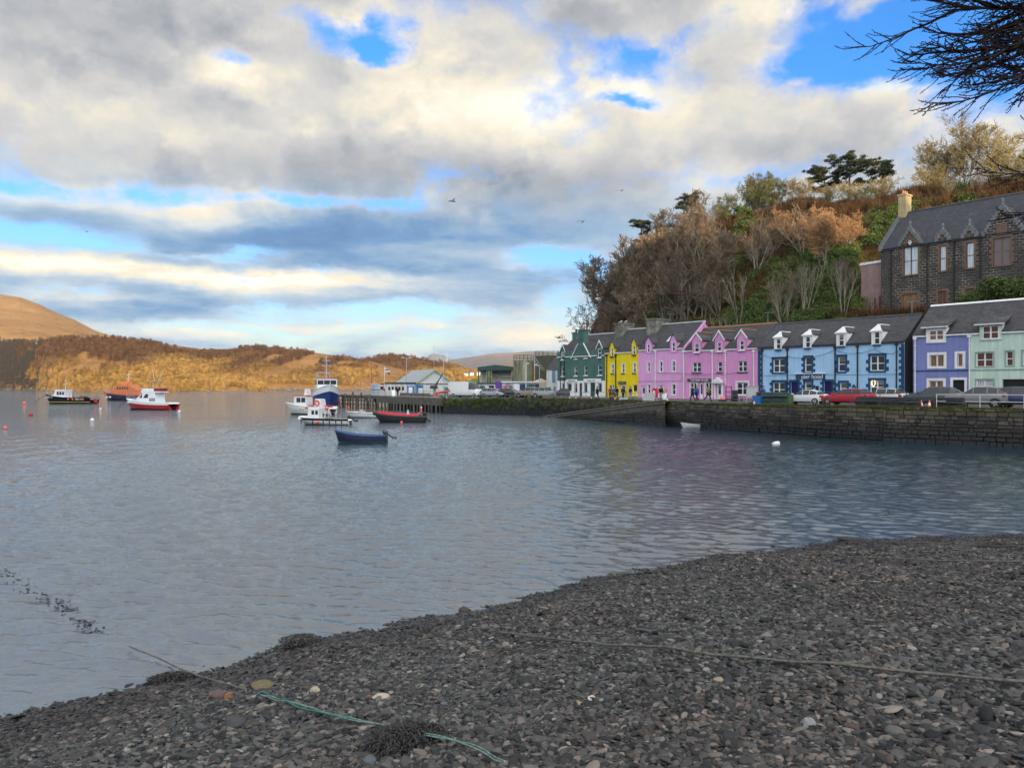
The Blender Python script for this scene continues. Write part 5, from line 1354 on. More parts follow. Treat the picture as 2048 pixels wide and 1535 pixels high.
H = House('church_hall', 'dark stone church hall with steep slate roof and gothic windows on the terrace', 5, 340, 2300, [(340, 770), (1250, 630)], 5.2, (600, 372), M_rubble, mat('dark church slate', rough=0.65, fn=mk_slate((0.62, 0.66, 0.80), 0.28)), cat='church hall', v=CV)
H.gutm = M_black
for q, l in (((985, 720, 1055, 998), 1), ((1278, 685, 1362, 965), 1)): H.win(*q, fm=M_redframe, gm=M_drape, lights=l, sill=M_sand)
H.win(590, 730, 745, 1040, fm=M_redframe, gm=M_drape, lights=2, sill=M_sand)
H.win(1572, 630, 1762, 935, fm=M_sand, gm=mat('dull pane', (0.16, 0.13, 0.13), 0.3), lights=2, sill=M_sand)
H.win(578, 1245, 738, 1415, fm=M_sand, gm=M_board, lights=2, bar=False); H.win(968, 1215, 1055, 1380, fm=M_sand, gm=mat('maroon boards', (0.10, 0.045, 0.04), 0.6), lights=2, bar=False)
H.win(1268, 1190, 1362, 1330, fm=M_sand, gm=M_blindred)
zb = H.P(360, 1440)[1]
H.walls(z0=zb-2.0); H.roof(ov=0.1, ridge_m=M_slate)
rs_ = list(H.holes)
for (a, c, b, d) in rs_[:7]:
    mb = MB()
    n = max(4, int((d-c)/0.28)); st = (d-c)/n
    for k in range(n):
        w = 0.40 if k % 2 else 0.2
        mb.box(a-w, a, -0.04, -0.002, c+k*st+0.01, c+(k+1)*st-0.01); mb.box(b, b+w, -0.04, -0.002, c+k*st+0.01, c+(k+1)*st-0.01)
    mb.box(a-0.25, b+0.25, -0.045, -0.003, d, d+0.22); mb.build('window_quoins', M_sand, H.root)
def church_dormer(X0, X1, Ys, Ya, win_hole, diamond=False, wide=False):
    a, b = H.P(X0, Ys)[0], H.P(X1, Ys)[0]; xm = (X0+X1)/2; zs, za = H.P(xm, Ys)[1], H.P(xm, Ya)[1]; m = (a+b)/2; sl = (H.wr-H.we)/H.h
    za = max(za, zs+0.6); mb = MB()
    ya = (za-H.we)/sl + 0.1; ys = max((zs-H.we)/sl, 0)+0.1
    mb.prism([(a+0.1, zs), (b-0.1, zs), (m, za)], 'y', -0.05, 0.25)
    if wide: holed_wall(mb, a+0.1, b-0.1, H.we-0.3, zs, [], -0.05, 0.1)
    d = mb.build('dormer', M_rubble if wide else M_sand, H.root)
    mb = MB()
    for x in (a, b):
        p = [(x, -0.10, zs-0.1), (m, -0.10, za+0.05), (m, ya, za+0.05), (x, ys, zs-0.1)]; q = [(t[0], t[1], t[2]+0.12) for t in p]; i = len(mb.v); mb.v.extend(p+q)
        for f in ((0, 1, 2, 3), (7, 6, 5, 4), (0, 4, 5, 1), (1, 5, 6, 2), (2, 6, 7, 3), (3, 7, 4, 0)): mb.f.append(tuple(i+k for k in f)); mb.mi.append(0); mb.sm.append(False)
    mb.build('dormer_roof', M_slate_old, d)
    mb = MB(); n = max(3, int((za-zs)/0.3))
    for x in (a, b):
        for k in range(n):
            t0, t1 = k/n, (k+1)/n; xa_, xb_ = x+(m-x)*t0, x+(m-x)*t1; zz0 = zs+(za-zs)*t0
            mb.box(min(xa_, xb_)-0.04, max(xa_, xb_)+0.04, -0.22, 0.16, zz0-0.12, zs+(za-zs)*t1+0.10)
    mb.build('crow_steps', M_moss, d)
    mb = MB(); mb.lathe([(0.16, 0), (0.16, 0.2), (0.07, 0.3), (0.17, 0.5), (0.14, 0.66), (0.05, 0.78)], (m, -0.05, za+0.1), 8); mb.build('finial', M_moss, d)
    if diamond:
        z0 = zs+(za-zs)*0.1; mb = MB(); s = 0.36; mb.face([(m-s*0.8, -0.08, z0), (m, -0.08, z0-s), (m+s*0.8, -0.08, z0), (m, -0.08, z0+s)]); mb.build('diamond_pane', M_drape, d)
        mb = MB(); mb.tube([(m-s, -0.09, z0), (m, -0.09, z0-s*1.2), (m+s, -0.09, z0), (m, -0.09, z0+s*1.2), (m-s, -0.09, z0)], 0.07, 4); mb.build('diamond_frame', M_redframe, d)
church_dormer(540, 785, 700, 530, None, True); church_dormer(945, 1098, 655, 558, None); church_dormer(1228, 1405, 620, 510, None); church_dormer(1455, 1905, 575, 285, None, wide=True)
r = H.rect(1605, 490, 1720, 600); H.slab('date_stone', r, -0.12, -0.06, M_sand)
for X in (455, 850, 1145, 1435): H.pipe(X, 770-(X-340)*0.155, 1400, M_black)
mb = MB(); n = 22
for k in range(n):
    t = k/n; mb.box(-0.22, 0.2, -0.25+(H.h+0.25)*t, -0.25+(H.h+0.25)*(t+1/n)+0.03, H.we-0.1+(H.wr-H.we)*t-0.1, H.we+(H.wr-H.we)*(t+1/n)+0.25)
mb.build('crow_steps', M_moss, H.root)
ux = H.P(630, 360)[0]
H.stack(0.35, H.h, 0.9, 1.5, H.wr-0.7, fuv(*zp(5, 600, 180), CV+H.h)[1], mat('ochre stack', (0.42, 0.33, 0.17), 0.9, vary=0.4, bump=0.5), 3)
H.gutters()
# annex
M_harl = mat('pink harl', (0.30, 0.20, 0.19), 0.9, vary=0.5, vscale=1.0, bump=0.4)
u0, w0 = fuv(1722, 530, 19); u1, w1 = fuv(1766, 524, 19); wb = fuv(1745, 624, 19)[1]
root = thing('church_annex', fw(u0, 19, wb), FRZ, 'faded pink harled lean-to annex at the seaward end of the church hall', 'annex')
mb = MB(); L = u1-u0; hh_ = (w0+w1)/2-wb
mb.prism([(0, -1.5), (L, -1.5), (L, hh_), (0, hh_-0.1)], 'y', 0, 5); mb.build('wall', M_harl, root)
mb = MB(); mb.prism([(-0.1, hh_-0.1), (L+0.02, hh_), (L+0.02, hh_+0.3), (-0.1, hh_+0.2)], 'y', -0.12, 5.1); mb.build('parapet', M_white, root)
mb = MB(); mb.box(L*0.82, L*0.98, -0.05, -0.004, 0.0, 1.9); d = mb.build('door', mat('red boards', (0.14, 0.03, 0.03), 0.7), root)
mb = MB(); mb.box(L*0.62, L*0.68, -0.05, -0.004, 0.3, 1.7); mb.build('door_post', MATS['red boards'], root)
# the dark alley wall between the hotel and the lavender house
u0 = fuv(1811, 700)[0]; u1 = fuv(1825, 700)[0]
mb = MB(); mb.box(0, u1-u0-0.1, 3.0, 3.3, -0.2, 2.2); o = mb.build('alley_gate', mat('green gate', (0.05, 0.07, 0.04), 0.8, vary=0.3), None, fw(u0+0.05, 0), FRZ)
tag(o, 'dark wooden gate closing the alley between the hotel and the lavender house', 'gate')

# ------------------------------------------------------------------ boats
def hull(L, B, fb, bow=0.5, stern=0.1, draft=0.4, trans=0.8, full=0.42, rake=0.5, wall=0.06, floor=0.25, n=16, stripe=None):
    """(outer MB, inner MB): bow at +x; stripe: (z0, z1) band in slot 1, slot 2 below the water line band"""
    out, inn = MB(), MB(); rows, gun, inr = [], [], []
    for k in range(n+1):
        t = (k/n)**1.15
        b = B/2*min(1.0, math.sin(math.pi/2*min(1, t/full))**0.75 if t > 0 else 0.0)*(1-(1-trans)*max(0, (t-0.5)/0.5)**2)
        zs = fb + bow*(1-t)**2.2 + stern*t*t; x = L/2 - t*L
        ring = []
        for f, g in ((1, 1.0), (0.72, 0.992), (0.40, 0.95), (0.12, 0.86), (-0.05, 0.78)):
            z = zs*f if f > 0 else -draft*0.35
            fl = 1 - (1-g)*(1.0 + (2.2 if fb < 2 else 0.9)*(1-t)**2)
            ring.append((x - rake*(zs-z)/max(zs, 0.1)*(1-t)**3*1.0, b*max(fl, 0.02), z))
        ring.append((x - rake*1.15*(1-t)**3, 0.0, -draft))
        rows.append(ring); gun.append((x, b, zs)); q = 1-floor/max(zs, 0.1); inr.append((x - (rake*q+0.12)*(1-t)**3, max(b*(1-0.25*q*(1+1.2*(1-t)**2))-wall*1.6, 0)))
    for sg in (1, -1):
        rr = [[(p[0], p[1]*sg, p[2]) for p in r] for r in rows]
        i = len(out.v); m = len(rr[0])
        for r in rr: out.v.extend(r)
        for a in range(n):
            for c in range(m-1):
                q = (i+a*m+c, i+a*m+c+1, i+(a+1)*m+c+1, i+(a+1)*m+c)
                out.f.append(q[::-1] if sg > 0 else q); out.sm.append(True); out.mi.append(0 if c == 0 else 1 if c < 3 else 2)
        out.f.append(tuple(i+n*m+c for c in range(m))[::sg]); out.mi.append(1); out.sm.append(False)
        inn.grid([[(x, b*sg, z), (x-(0.1 if k < 2 else 0), max(b-wall, 0)*sg, z+0.005), (inr[k][0], inr[k][1]*sg, floor), (inr[k][0], 0, floor)] for k, (x, b, z) in enumerate(gun)], 0, False, flip=sg < 0)
    return out, inn, gun
def boat(name, px, py, L, head, label, cols, group=None, **kw):
    """cols: sheer strake, topside, boot; head: heading of the bow as an angle in the water plane"""
    o = onwater(px, py); t = thing(name, (o.x, o.y, 0.0), head, label, 'boat', group)
    a, b, gun = hull(L, **kw)
    h = a.build('hull', cols[:3], t); b.build('deck', cols[3], t)
    return t, gun
def rail_of(gun, par, m, r=0.05, dz=0.02, t0=0.0, name='gunwale'):
    for sg in (1, -1):
        mb = MB(); k0 = int(t0*len(gun)); mb.tube([(x, y*sg, z+dz) for x, y, z in gun[k0:]], r, 5); mb.build(name, m, par)
def cabin(par, x0, x1, w, z0, z1, m, win, rake=0.25, roofm=None, name='wheelhouse', roof_over=0.12, side=3, band=None):
    """a wheelhouse; windows as panes set a little proud, front at +x raked"""
    mb = MB(); hh = z1-z0
    for sg in (1, -1): pass
    mb.prism([(x0, z0), (x1, z0), (x1-rake, z1), (x0+0.05, z1)], 'y', -w/2, w/2); c = mb.build(name, m, par)
    a, b = band or (z0+hh*0.5, z0+hh*0.86)
    for sg in (1, -1):
        for k in range(side):
            s0 = x0+0.14+(x1-rake-x0-0.34)*k/side; s1 = x0+0.14+(x1-rake-x0-0.34)*(k+1)/side-0.12
            mb = MB(); y = sg*(w/2+0.008); mb.face([(s0, y, a), (s1, y, a), (s1, y, b), (s0, y, b)][::-sg]); mb.build('window', win, c)
    for k in range(3):
        y0 = -w/2+0.1+(w-0.2)*k/3; y1 = y0+(w-0.2)/3-0.08
        def X(z): return x1 - rake*(z-z0)/hh + 0.012
        mb = MB(); mb.face([(X(a), y0, a), (X(a), y1, a), (X(b), y1, b), (X(b), y0, b)]); mb.build('window', win, c)
    if roofm:
        mb = MB(); mb.box(x0-roof_over, x1-rake+roof_over*2, -w/2-roof_over, w/2+roof_over, z1, z1+0.09, top=(0.06, 0.06)); mb.build('cabin_roof', roofm, c)
    return c
M_bwin = mat('boat window', (0.012, 0.014, 0.017), 0.08)
M_gel = mat('white gelcoat', (0.76, 0.78, 0.79), 0.3, vary=0.08, vscale=1.0)
M_gelc = mat('cream gelcoat', (0.72, 0.71, 0.66), 0.35, vary=0.12, vscale=1.0)
M_hblack = mat('black hull', (0.008, 0.009, 0.011), 0.6, spec=0.1, vary=0.4)
M_hnavy = mat('navy hull', (0.008, 0.012, 0.045), 0.3, vary=0.3)
M_hblue = mat('royal blue hull', (0.010, 0.03, 0.17), 0.35, vary=0.25)
M_hred = mat('red hull', (0.42, 0.014, 0.022), 0.3, vary=0.1)
M_red = mat('red paint', (0.50, 0.03, 0.025), 0.45, vary=0.15)
M_orange = mat('orange cabin', (0.55, 0.15, 0.035), 0.4, vary=0.1)
M_deck = mat('grey deck', (0.20, 0.21, 0.21), 0.7, vary=0.25)
M_steel = mat('galvanised steel', (0.42, 0.44, 0.46), 0.45, metal=0.3)
M_rubber = mat('black rubber', (0.014, 0.015, 0.017), 0.5)
M_buoy = mat('orange buoy', (0.78, 0.11, 0.06), 0.4)
M_rope = mat('pale rope', (0.40, 0.38, 0.31), 0.9)
M_yellow = mat('yellow line', (0.60, 0.50, 0.06), 0.5)
PIr = math.pi
def stanchions(par, gun, t0, t1, h=0.7, m=None, step=2, inset=0.08):
    m = m or M_steel; mb = MB(); k0, k1 = int(t0*len(gun)), int(t1*len(gun))
    for sg in (1, -1):
        top = []
        for k in range(k0, k1+1):
            x, y, z = gun[min(k, len(gun)-1)]; y = max(y-inset, 0)*sg; top.append((x, y, z+h))
            if (k-k0) % step == 0: mb.tube([(x, y, z), (x, y, z+h)], 0.022, 4, cap=False)
        mb.tube(top, 0.024, 4, cap=False); mb.tube([(a, b, c-h*0.45) for a, b, c in top], 0.016, 4, cap=False)
    mb.build('guard_rail', m, par)
def mast(par, x, z0, z1, arms, m, r=0.06, ant=(), bridge=None):
    mb = MB(); mb.tube([(x, 0, z0), (x-0.1, 0, z1)], [r, r*0.6], 6)
    for z, w in arms: mb.tube([(x-0.05, -w, z), (x-0.05, w, z)], r*0.6, 4); [mb.ball((x-0.05, w*s, z+0.1), 0.11, 6, 4) for s in (1, -1)]
    o = mb.build('mast', m, par)
    for ax, ay, za, zb, tx in ant: a = MB(); a.tube([(ax, ay, za), (ax+tx, ay, zb)], [0.025, 0.012], 4); a.build('aerial', M_white, o)
    return o

# black fishing boat
t, g = boat('fishing_boat', 140, 806.5, 12.2, PIr-0.12, 'black hulled fishing boat with white wheelhouse and a yellow line along its side', [M_hblack, M_hblack, M_hblack, M_deck], 'boats at anchor in the bay', B=3.8, fb=1.15, bow=0.95, stern=0.15, draft=0.6, trans=0.9, full=0.36, rake=0.9, floor=0.85)
rail_of(g, t, M_hblack, 0.07)
for sg in (1, -1):
    mb = MB(); mb.tube([(x-0.6*(1-k/16)**3, y*0.93*sg, 0.36) for k, (x, y, z) in enumerate(g)], 0.06, 4); mb.build('boot_stripe', M_yellow, t)
c = cabin(t, 0.4, 3.6, 2.5, 0.9, 3.05, M_gel, M_bwin, 0.9, M_gel, side=3)
mb = MB(); mb.prism([(2.6, 0.9), (4.5, 1.3), (4.1, 1.95), (2.8, 2.2)], 'y', -0.62, 0.62); mb.build('foredeck_cuddy', M_gel, t)
mast(t, 1.1, 3.0, 6.0, ((4.4, 0.5), (5.2, 0.35)), mat('cream mast', (0.62, 0.56, 0.38), 0.5), 0.09)
stanchions(t, g, 0.02, 0.3, 0.6)
mb = MB(); [mb.tube([(x, y, 0.9), (x, y, 2.6)], 0.04, 5) for x, y in ((-0.6, 0.9), (-0.6, -0.9))]; mb.tube([(-0.6, -0.9, 2.6), (-0.6, 0.9, 2.6)], 0.04, 5); mb.build('gallows', M_steel, t)
mb = MB(); rnd = random.Random(2)
for k in range(16): x, y = -2.4-rnd.random()*2.6, rnd.uniform(-1.2, 1.2); mb.box(x, x+0.6, y, y+0.4, 0.9+0.4*(k % 2), 1.3+0.4*(k % 2))
mb.build('creel_load', mat('olive creels', (0.10, 0.10, 0.06), 0.9, vary=0.5), t)
for x in (-1.0, -2.1, -4.6):
    mb = MB(); mb.ball((x, 1.95, 1.0), 0.2, 8, 6, z=1.3); mb.build('fender', M_buoy, t)
for x, tx in ((3.7, 'BRD 676'), (-3.6, 'BRD 676')):
    text_part(tx, 0.5, M_white, t, (x, 1.86 if x < 0 else 1.70, 1.0 if x < 0 else 1.45), PIr)
mb = MB(); mb.box(-6.6, -6.08, -0.35, 0.35, 0.2, 1.1); mb.build('outdrive', M_red, t)
mb = MB(); mb.tube([(6.2, 0, 1.9), (7.6, 0.3, 0.9), (8.9, 0.4, -0.2)], 0.05, 4); mb.build('anchor_line', M_rubber, t)
# lifeboat
t, g = boat('lifeboat', 248, 800.2, 13.0, PIr-0.2, 'orange and navy lifeboat moored behind the red hulled cruiser', [M_hnavy, M_hnavy, M_hnavy, mat('lifeboat deck', (0.35, 0.30, 0.26), 0.7)], 'boats at anchor in the bay', B=5.0, fb=1.35, bow=1.1, stern=0.0, draft=0.7, trans=0.9, full=0.4, rake=1.3, floor=1.2)
rail_of(g, t, M_red, 0.08)
mb = MB(); mb.prism([(5.4, 1.3), (4.4, 2.0), (2.2, 2.3), (1.2, 4.2), (-2.6, 4.3), (-5.2, 2.9), (-5.8, 1.3)], 'y', -1.75, 1.75); c = mb.build('superstructure', M_orange, t)
for sg in (1, -1):
    for k in range(5):
        x = 0.9-0.75*k; mb = MB(); y = sg*1.76; mb.face([(x-0.5, y, 3.05), (x, y, 3.05), (x-0.1, y, 3.65), (x-0.55, y, 3.65)]); mb.build('window', M_bwin, c)
mb = MB(); mb.box(-1.8, 0.4, -1.2, 1.2, 4.3, 5.2, top=(0.3, 0.1)); mb.build('flying_bridge', M_orange, t)
mast(t, -1.4, 5.0, 7.4, ((6.0, 0.8), (6.8, 0.6)), M_steel, 0.07, ((-1.8, 0.9, 5, 7.6, -0.5), (-0.6, -0.9, 5, 7.3, -0.3)))
stanchions(t, g, 0.03, 0.95, 0.8)
mb = MB(); [mb.box(x, x+0.55, 2.20, 2.33, 0.75, 1.15) for x in (2.3, 3.3)]; mb.build('hull_mark', M_white, t)
mb = MB(); mb.tube([(8.1, 0, 2.0), (9.0, 0.2, 0.6), (9.8, 0.3, -0.2)], 0.05, 4); mb.build('anchor_line', M_rubber, t)
# red hulled cruiser
t, g = boat('motor_cruiser', 300, 818.5, 9.6, PIr-0.22, 'white motor cruiser with bright red hull and flying bridge', [M_gel, M_hred, M_hblack, M_gel], 'boats at anchor in the bay', B=3.4, fb=1.15, bow=0.75, stern=0.0, draft=0.5, trans=0.92, full=0.40, rake=0.9, floor=1.0)
rail_of(g, t, M_gel, 0.06)
mb = MB(); mb.prism([(3.9, 1.2), (2.5, 1.75), (1.9, 1.85), (0.5, 3.0), (-1.9, 3.0), (-2.2, 1.1)], 'y', -1.25, 1.25); c = mb.build('cabin', M_gel, t)
for sg in (1, -1):
    for a, b_ in ((1.25, 0.65), (0.45, -0.55)):
        mb = MB(); y = sg*1.258; mb.face([(a, y, 2.05), (b_, y, 2.05), (b_-0.05, y, 2.75), (a-0.55, y, 2.75)]); mb.build('window', M_bwin, c)
    for k in range(3): mb = MB(); x = -0.85-0.4*k; y = sg*1.258; mb.face([(x, y, 1.45), (x-0.25, y, 1.45), (x-0.25, y, 2.05), (x, y, 2.05)]); mb.build('window', M_bwin, c)
for k in range(3): mb = MB(); y = -1.1+0.75*k; mb.face([(1.73, y, 2.0), (1.73, y+0.65, 2.0), (0.93, y+0.65, 2.66), (0.93, y, 2.66)]); mb.build('window', M_bwin, c)
mb = MB(); mb.prism([(0.9, 3.0), (0.5, 3.7), (-1.3, 3.2), (-2.8, 3.2), (-2.8, 3.0)], 'y', -1.3, 1.3); mb.build('flying_bridge', M_gel, t)
mb = MB(); [mb.tube([(x, y, 3.1), (x-0.2, y*0.8, 5.0)], 0.04, 5) for x in (-0.6, -1.8) for y in (1.0, -1.0)]; mb.box(-2.1, -0.7, -0.9, 0.9, 5.0, 5.08); a = mb.build('arch', M_steel, t)
for s in (0.5, -0.6): mb = MB(); mb.tube([(-1.3, s, 5.05), (-2.2*(s < 0)-0.9*(s > 0), s, 6.9)], 0.03, 4); mb.build('aerial', M_white, a)
mb = MB(); mb.box(-2.7, -1.6, -1.1, 1.1, 3.2, 3.75); mb.build('seat', mat('maroon seat', (0.25, 0.02, 0.03), 0.6), t)
stanchions(t, g, 0.02, 0.45, 0.55); mb = MB(); mb.tube([(4.6, 0, 1.6), (6.0, 0.3, 0.5), (6.6, 0.4, -0.2)], 0.045, 4); mb.build('anchor_line', M_rubber, t)
# white boat with red wheelhouse roof
t, g = boat('fishing_boat', 619, 828, 7.7, PIr-0.25, 'white fishing boat with red wheelhouse roof and red striped stern', [M_gelc, M_gelc, M_hnavy, M_gel], 'boats at anchor in the bay', B=3.0, fb=1.05, bow=0.65, stern=0.05, draft=0.45, trans=0.95, full=0.4, rake=0.8, floor=0.8)
rail_of(g, t, M_gel, 0.06)
cabin(t, 0.0, 2.2, 2.0, 0.8, 2.75, M_gel, M_bwin, 0.3, M_red, side=2)
mb = MB(); mb.prism([(1.9, 0.9), (2.9, 1.3), (2.3, 1.75), (1.9, 1.75)], 'y', -0.6, 0.6); mb.build('foredeck_cuddy', M_gel, t)
mb = MB(); mb.box(0.1, 0.5, -0.7, 0.7, 2.8, 3.8, top=(0.12, 0.1)); mb.build('mast_box', M_gel, t); stanchions(t, g, 0.02, 0.3, 0.65)
for sg in (1, -1):
    mb = MB(); mb.tube([(x, y*1.0*sg, z-0.22) for x, y, z in g[9:]], 0.10, 5); mb.build('stern_stripe', M_red, t)
mb = MB(); mb.box(-2.3, -1.0, -0.9, 0.6, 0.85, 2.3, top=(0.15, 0.15)); mb.build('deck_locker', M_gel, t)
mb = MB(); mb.tube([(-1.6+0.38*math.cos(a), 0.78, 1.7+0.38*math.sin(a)) for a in np.linspace(0, 6.283, 13)], 0.11, 6); mb.build('lifebuoy', M_buoy, t)
mb = MB(); mb.ball((-3.5, 1.35, 0.9), 0.28, 9, 7); mb.build('fender', M_buoy, t)
mb = MB(); [mb.box(x, x+0.5, -0.8, 0.9, 1.05, 1.35) for x in (-3.4, -0.7)]; mb.build('fish_box', M_red, t)
text_part('BRD 7', 0.42, mat('black letters', (0.01, 0.01, 0.012), 0.5), t, (0.3, 1.45, 0.82), PIr)
mb = MB(); mb.tube([(3.8, 0, 1.2), (3.95, 0, -0.2)], 0.03, 4); mb.build('anchor_line', M_rubber, t)
# white workboat
t, g = boat('workboat', 648, 848.5, 6.0, PIr-0.06, 'open white workboat with small cuddy and black fenders down its side', [M_hblack, M_gel, M_hblack, M_gel], 'boats at anchor in the bay', B=2.2, fb=0.62, bow=0.15, stern=0.0, draft=0.3, trans=0.95, full=0.3, rake=0.9, floor=0.45)
rail_of(g, t, M_rubber, 0.05); cabin(t, 0.35, 1.75, 1.3, 0.5, 1.75, M_gel, M_bwin, 0.22, M_gel, side=2, roof_over=0.05)
mb = MB(); mb.box(1.7, 2.75, -0.65, 0.65, 0.6, 0.95, top=(0.1, 0.1)); mb.build('foredeck', M_gel, t)
mb = MB(); [mb.tube([(x, y, 0.5), (x, y, 1.7)], 0.03, 5) for x in (0.1, -0.3) for y in (0.6, -0.6)]; mb.tube([(0.1, -0.6, 1.7), (0.1, 0.6, 1.7), (-0.3, 0.6, 1.7)], 0.03, 5); mb.build('gantry', M_white, t)
for x in (2.2, 0.95, -0.25, -0.95, -1.65, -2.3):
    mb = MB(); mb.tube([(x, 1.12, 0.58), (x, 1.10, 0.12)], 0.055, 6); mb.build('fender', M_rubber, t)
mb = MB(); mb.ball((0.3, 1.25, 0.3), 0.17, 9, 7); mb.build('fender', M_buoy, t)
mb = MB(); mb.box(-0.9, -0.2, -0.5, 0.5, 0.45, 0.78); mb.build('engine_box', M_deck, t)
def outboard(par, x, z, m, tilt=0.0, s=1.0, y=0.0):
    mb = MB(); mb.ball((0, 0, 0.32), (0.22, 0.15, 0.26), 8, 6); mb.box(-0.07, 0.07, -0.05, 0.05, -0.55, 0.2); mb.box(-0.2, 0.1, -0.08, 0.08, -0.6, -0.52); mb.ball((-0.14, 0, -0.72), (0.14, 0.05, 0.1), 6, 5)
    mb.move(Matrix.Translation((x, y, z)) @ Matrix.Rotation(tilt, 4, 'Y') @ Matrix.Scale(s, 4)); mb.build('outboard_motor', m, par)
outboard(t, -3.1, 0.65, M_rubber, 1.05, 0.95)
# speedboat
t, g = boat('speedboat', 728, 834.5, 5.2, PIr+0.08, 'small white speedboat with windscreen partly hidden by the inflatable', [M_gelc, M_gel, M_hblack, M_gelc], 'boats at anchor in the bay', B=2.0, fb=0.6, bow=0.22, stern=-0.05, draft=0.3, trans=0.95, full=0.45, rake=0.7, floor=0.5)
rail_of(g, t, mat('dark rubbing strip', (0.05, 0.05, 0.06), 0.5), 0.035, -0.06)
mb = MB(); mb.prism([(1.5, 0.62), (2.2, 0.75), (0.5, 0.82), (0.3, 0.62)], 'y', -0.6, 0.6); mb.build('foredeck', M_gel, t)
mb = MB(); mb.face([(0.75, -0.7, 0.75), (0.75, 0.7, 0.75), (0.35, 0.6, 1.12), (0.35, -0.6, 1.12)]); [mb.face([(0.75, 0.7*s, 0.75), (-0.3, 0.75*s, 0.72), (0.35, 0.6*s, 1.12)]) for s in (1, -1)]; mb.build('windscreen', mat('tinted screen', (0.30, 0.34, 0.36), 0.08), t)
# inflatable
t, g = boat('inflatable_boat', 800, 843, 6.2, PIr+0.05, 'black and red rigid inflatable with a crewman at its stern', [M_rubber, M_rubber, M_rubber, mat('red floor', (0.40, 0.015, 0.03), 0.5)], 'boats at anchor in the bay', B=2.2, fb=0.55, bow=0.42, stern=0.0, draft=0.3, trans=0.95, full=0.32, rake=0.7, floor=0.4, wall=0.25)
for sg in (1, -1):
    mb = MB(); mb.tube([(x, max(y-0.12, 0)*sg, z+0.02) for x, y, z in g], [0.2]*len(g), 8); mb.build('tube', M_rubber, t)
    mb = MB(); mb.tube([(x, max(y-0.17, 0)*sg, z+0.16) for x, y, z in g[2:15]], [0.2]*13, 6); mb.build('tube_cover', mat('red hypalon', (0.52, 0.012, 0.045), 0.5), t)
mb = MB(); mb.box(-1.2, -0.75, -0.35, 0.35, 0.4, 1.0, top=(0.1, 0.05)); mb.box(-1.05, -0.85, -0.22, 0.22, 1.0, 1.45, top=(0.06, 0.1)); mb.build('console', mat('white console', (0.6, 0.6, 0.62), 0.4), t)
mb = MB(); mb.box(-2.0, -1.3, -0.3, 0.3, 0.4, 0.85); mb.build('seat', M_red, t); outboard(t, -3.05, 0.65, M_rubber, 0.5, 1.05)
mb = MB(); mb.tube([(3.0, 0, 0.9), (3.3, 0.1, 0.2), (3.5, 0.1, -0.2)], 0.03, 4); mb.build('mooring_line', M_rope, t)
RIB = t
# blue rowing boat
t, g = boat('rowing_boat', 722, 884.5, 4.0, PIr+0.03, 'dark blue open rowing boat with a tilted outboard at its stern', [mat('navy strake', (0.008, 0.018, 0.075), 0.4, vary=0.3), mat('dark blue planks', (0.005, 0.008, 0.04), 0.4, vary=0.3), mat('teal antifoul', (0.02, 0.12, 0.16), 0.6, vary=0.4), mat('blue inside', (0.02, 0.06, 0.14), 0.6)], 'boats at anchor in the bay', B=1.5, fb=0.43, bow=0.52, stern=0.12, draft=0.25, trans=0.72, full=0.45, rake=0.28, floor=0.18)
rail_of(g, t, mat('blue rail', (0.07, 0.14, 0.34), 0.35), 0.035)
mb = MB(); [mb.box(x, x+0.22, -0.6, 0.6, 0.42, 0.46) for x in (-1.3, -0.2, 0.75)]; mb.build('thwart', MATS['blue inside'], t)
mb = MB(); mb.prism([(1.15, 0.66), (1.9, 0.88), (1.15, 0.70)], 'y', -0.32, 0.32); mb.build('foredeck', MATS['blue rail'], t)
outboard(t, -2.08, 0.62, mat('grey outboard', (0.06, 0.065, 0.075), 0.4), 0.95, 0.9)
mb = MB(); mb.tube([(1.85, 0, 0.35), (2.0, 0.03, 0.1), (2.05, 0.05, -0.1)], 0.02, 4); mb.build('mooring_line', M_rope, t)
# white dinghy
t, g = boat('dinghy', 1381, 855, 2.5, PIr+0.45, 'little white dinghy with a small outboard lying under the quay wall', [M_gel, M_gel, M_gel, M_gelc], B=1.15, fb=0.32, bow=0.22, stern=0.0, draft=0.15, trans=0.9, full=0.4, rake=0.3, floor=0.1)
rail_of(g, t, M_gelc, 0.03); mb = MB(); [mb.box(x, x+0.2, -0.45, 0.45, 0.24, 0.27) for x in (-0.7, 0.1)]; mb.build('thwart', M_gelc, t); outboard(t, -1.3, 0.32, M_rubber, 0.1, 0.62)
# trawler at the pier
t, g = boat('trawler', 650, 814.5, 17.0, math.atan2(-0.90, 0.34), 'large blue and white trawler with red topped wheelhouse lying at the pier end', [M_gel, M_hblue, M_hblue, M_deck], B=5.6, fb=2.6, bow=2.4, stern=0.2, draft=1.0, trans=0.8, full=0.42, rake=1.2, floor=2.0)
t.scale = (0.88,)*3; rail_of(g, t, M_gel, 0.10)
c = cabin(t, -0.5, 4.0, 4.2, 2.2, 6.3, M_gel, M_bwin, 0.4, M_red, side=3, band=(5.0, 5.9))
mb = MB(); mb.prism([(3.5, 2.6), (5.8, 3.2), (5.8, 3.5), (3.5, 4.3)], 'y', -1.1, 1.1); mb.build('foredeck', M_gel, t)
mast(t, 2.4, 6.3, 11.3, ((9.0, 0.9), (10.1, 0.7)), M_steel, 0.16)
mb = MB()
for y in (1.7, -1.7): mb.tube([(-3.6, y, 2.2), (-3.2, y*0.8, 7.6)], 0.14, 6)
mb.tube([(-3.2, -1.4, 7.6), (-3.2, 1.4, 7.6)], 0.13, 6); [mb.tube([(-3.2, y, 7.4), (-0.4, y, 5.2)], 0.05, 4) for y in (1.2, -1.2)]; mb.build('gallows', M_steel, t)
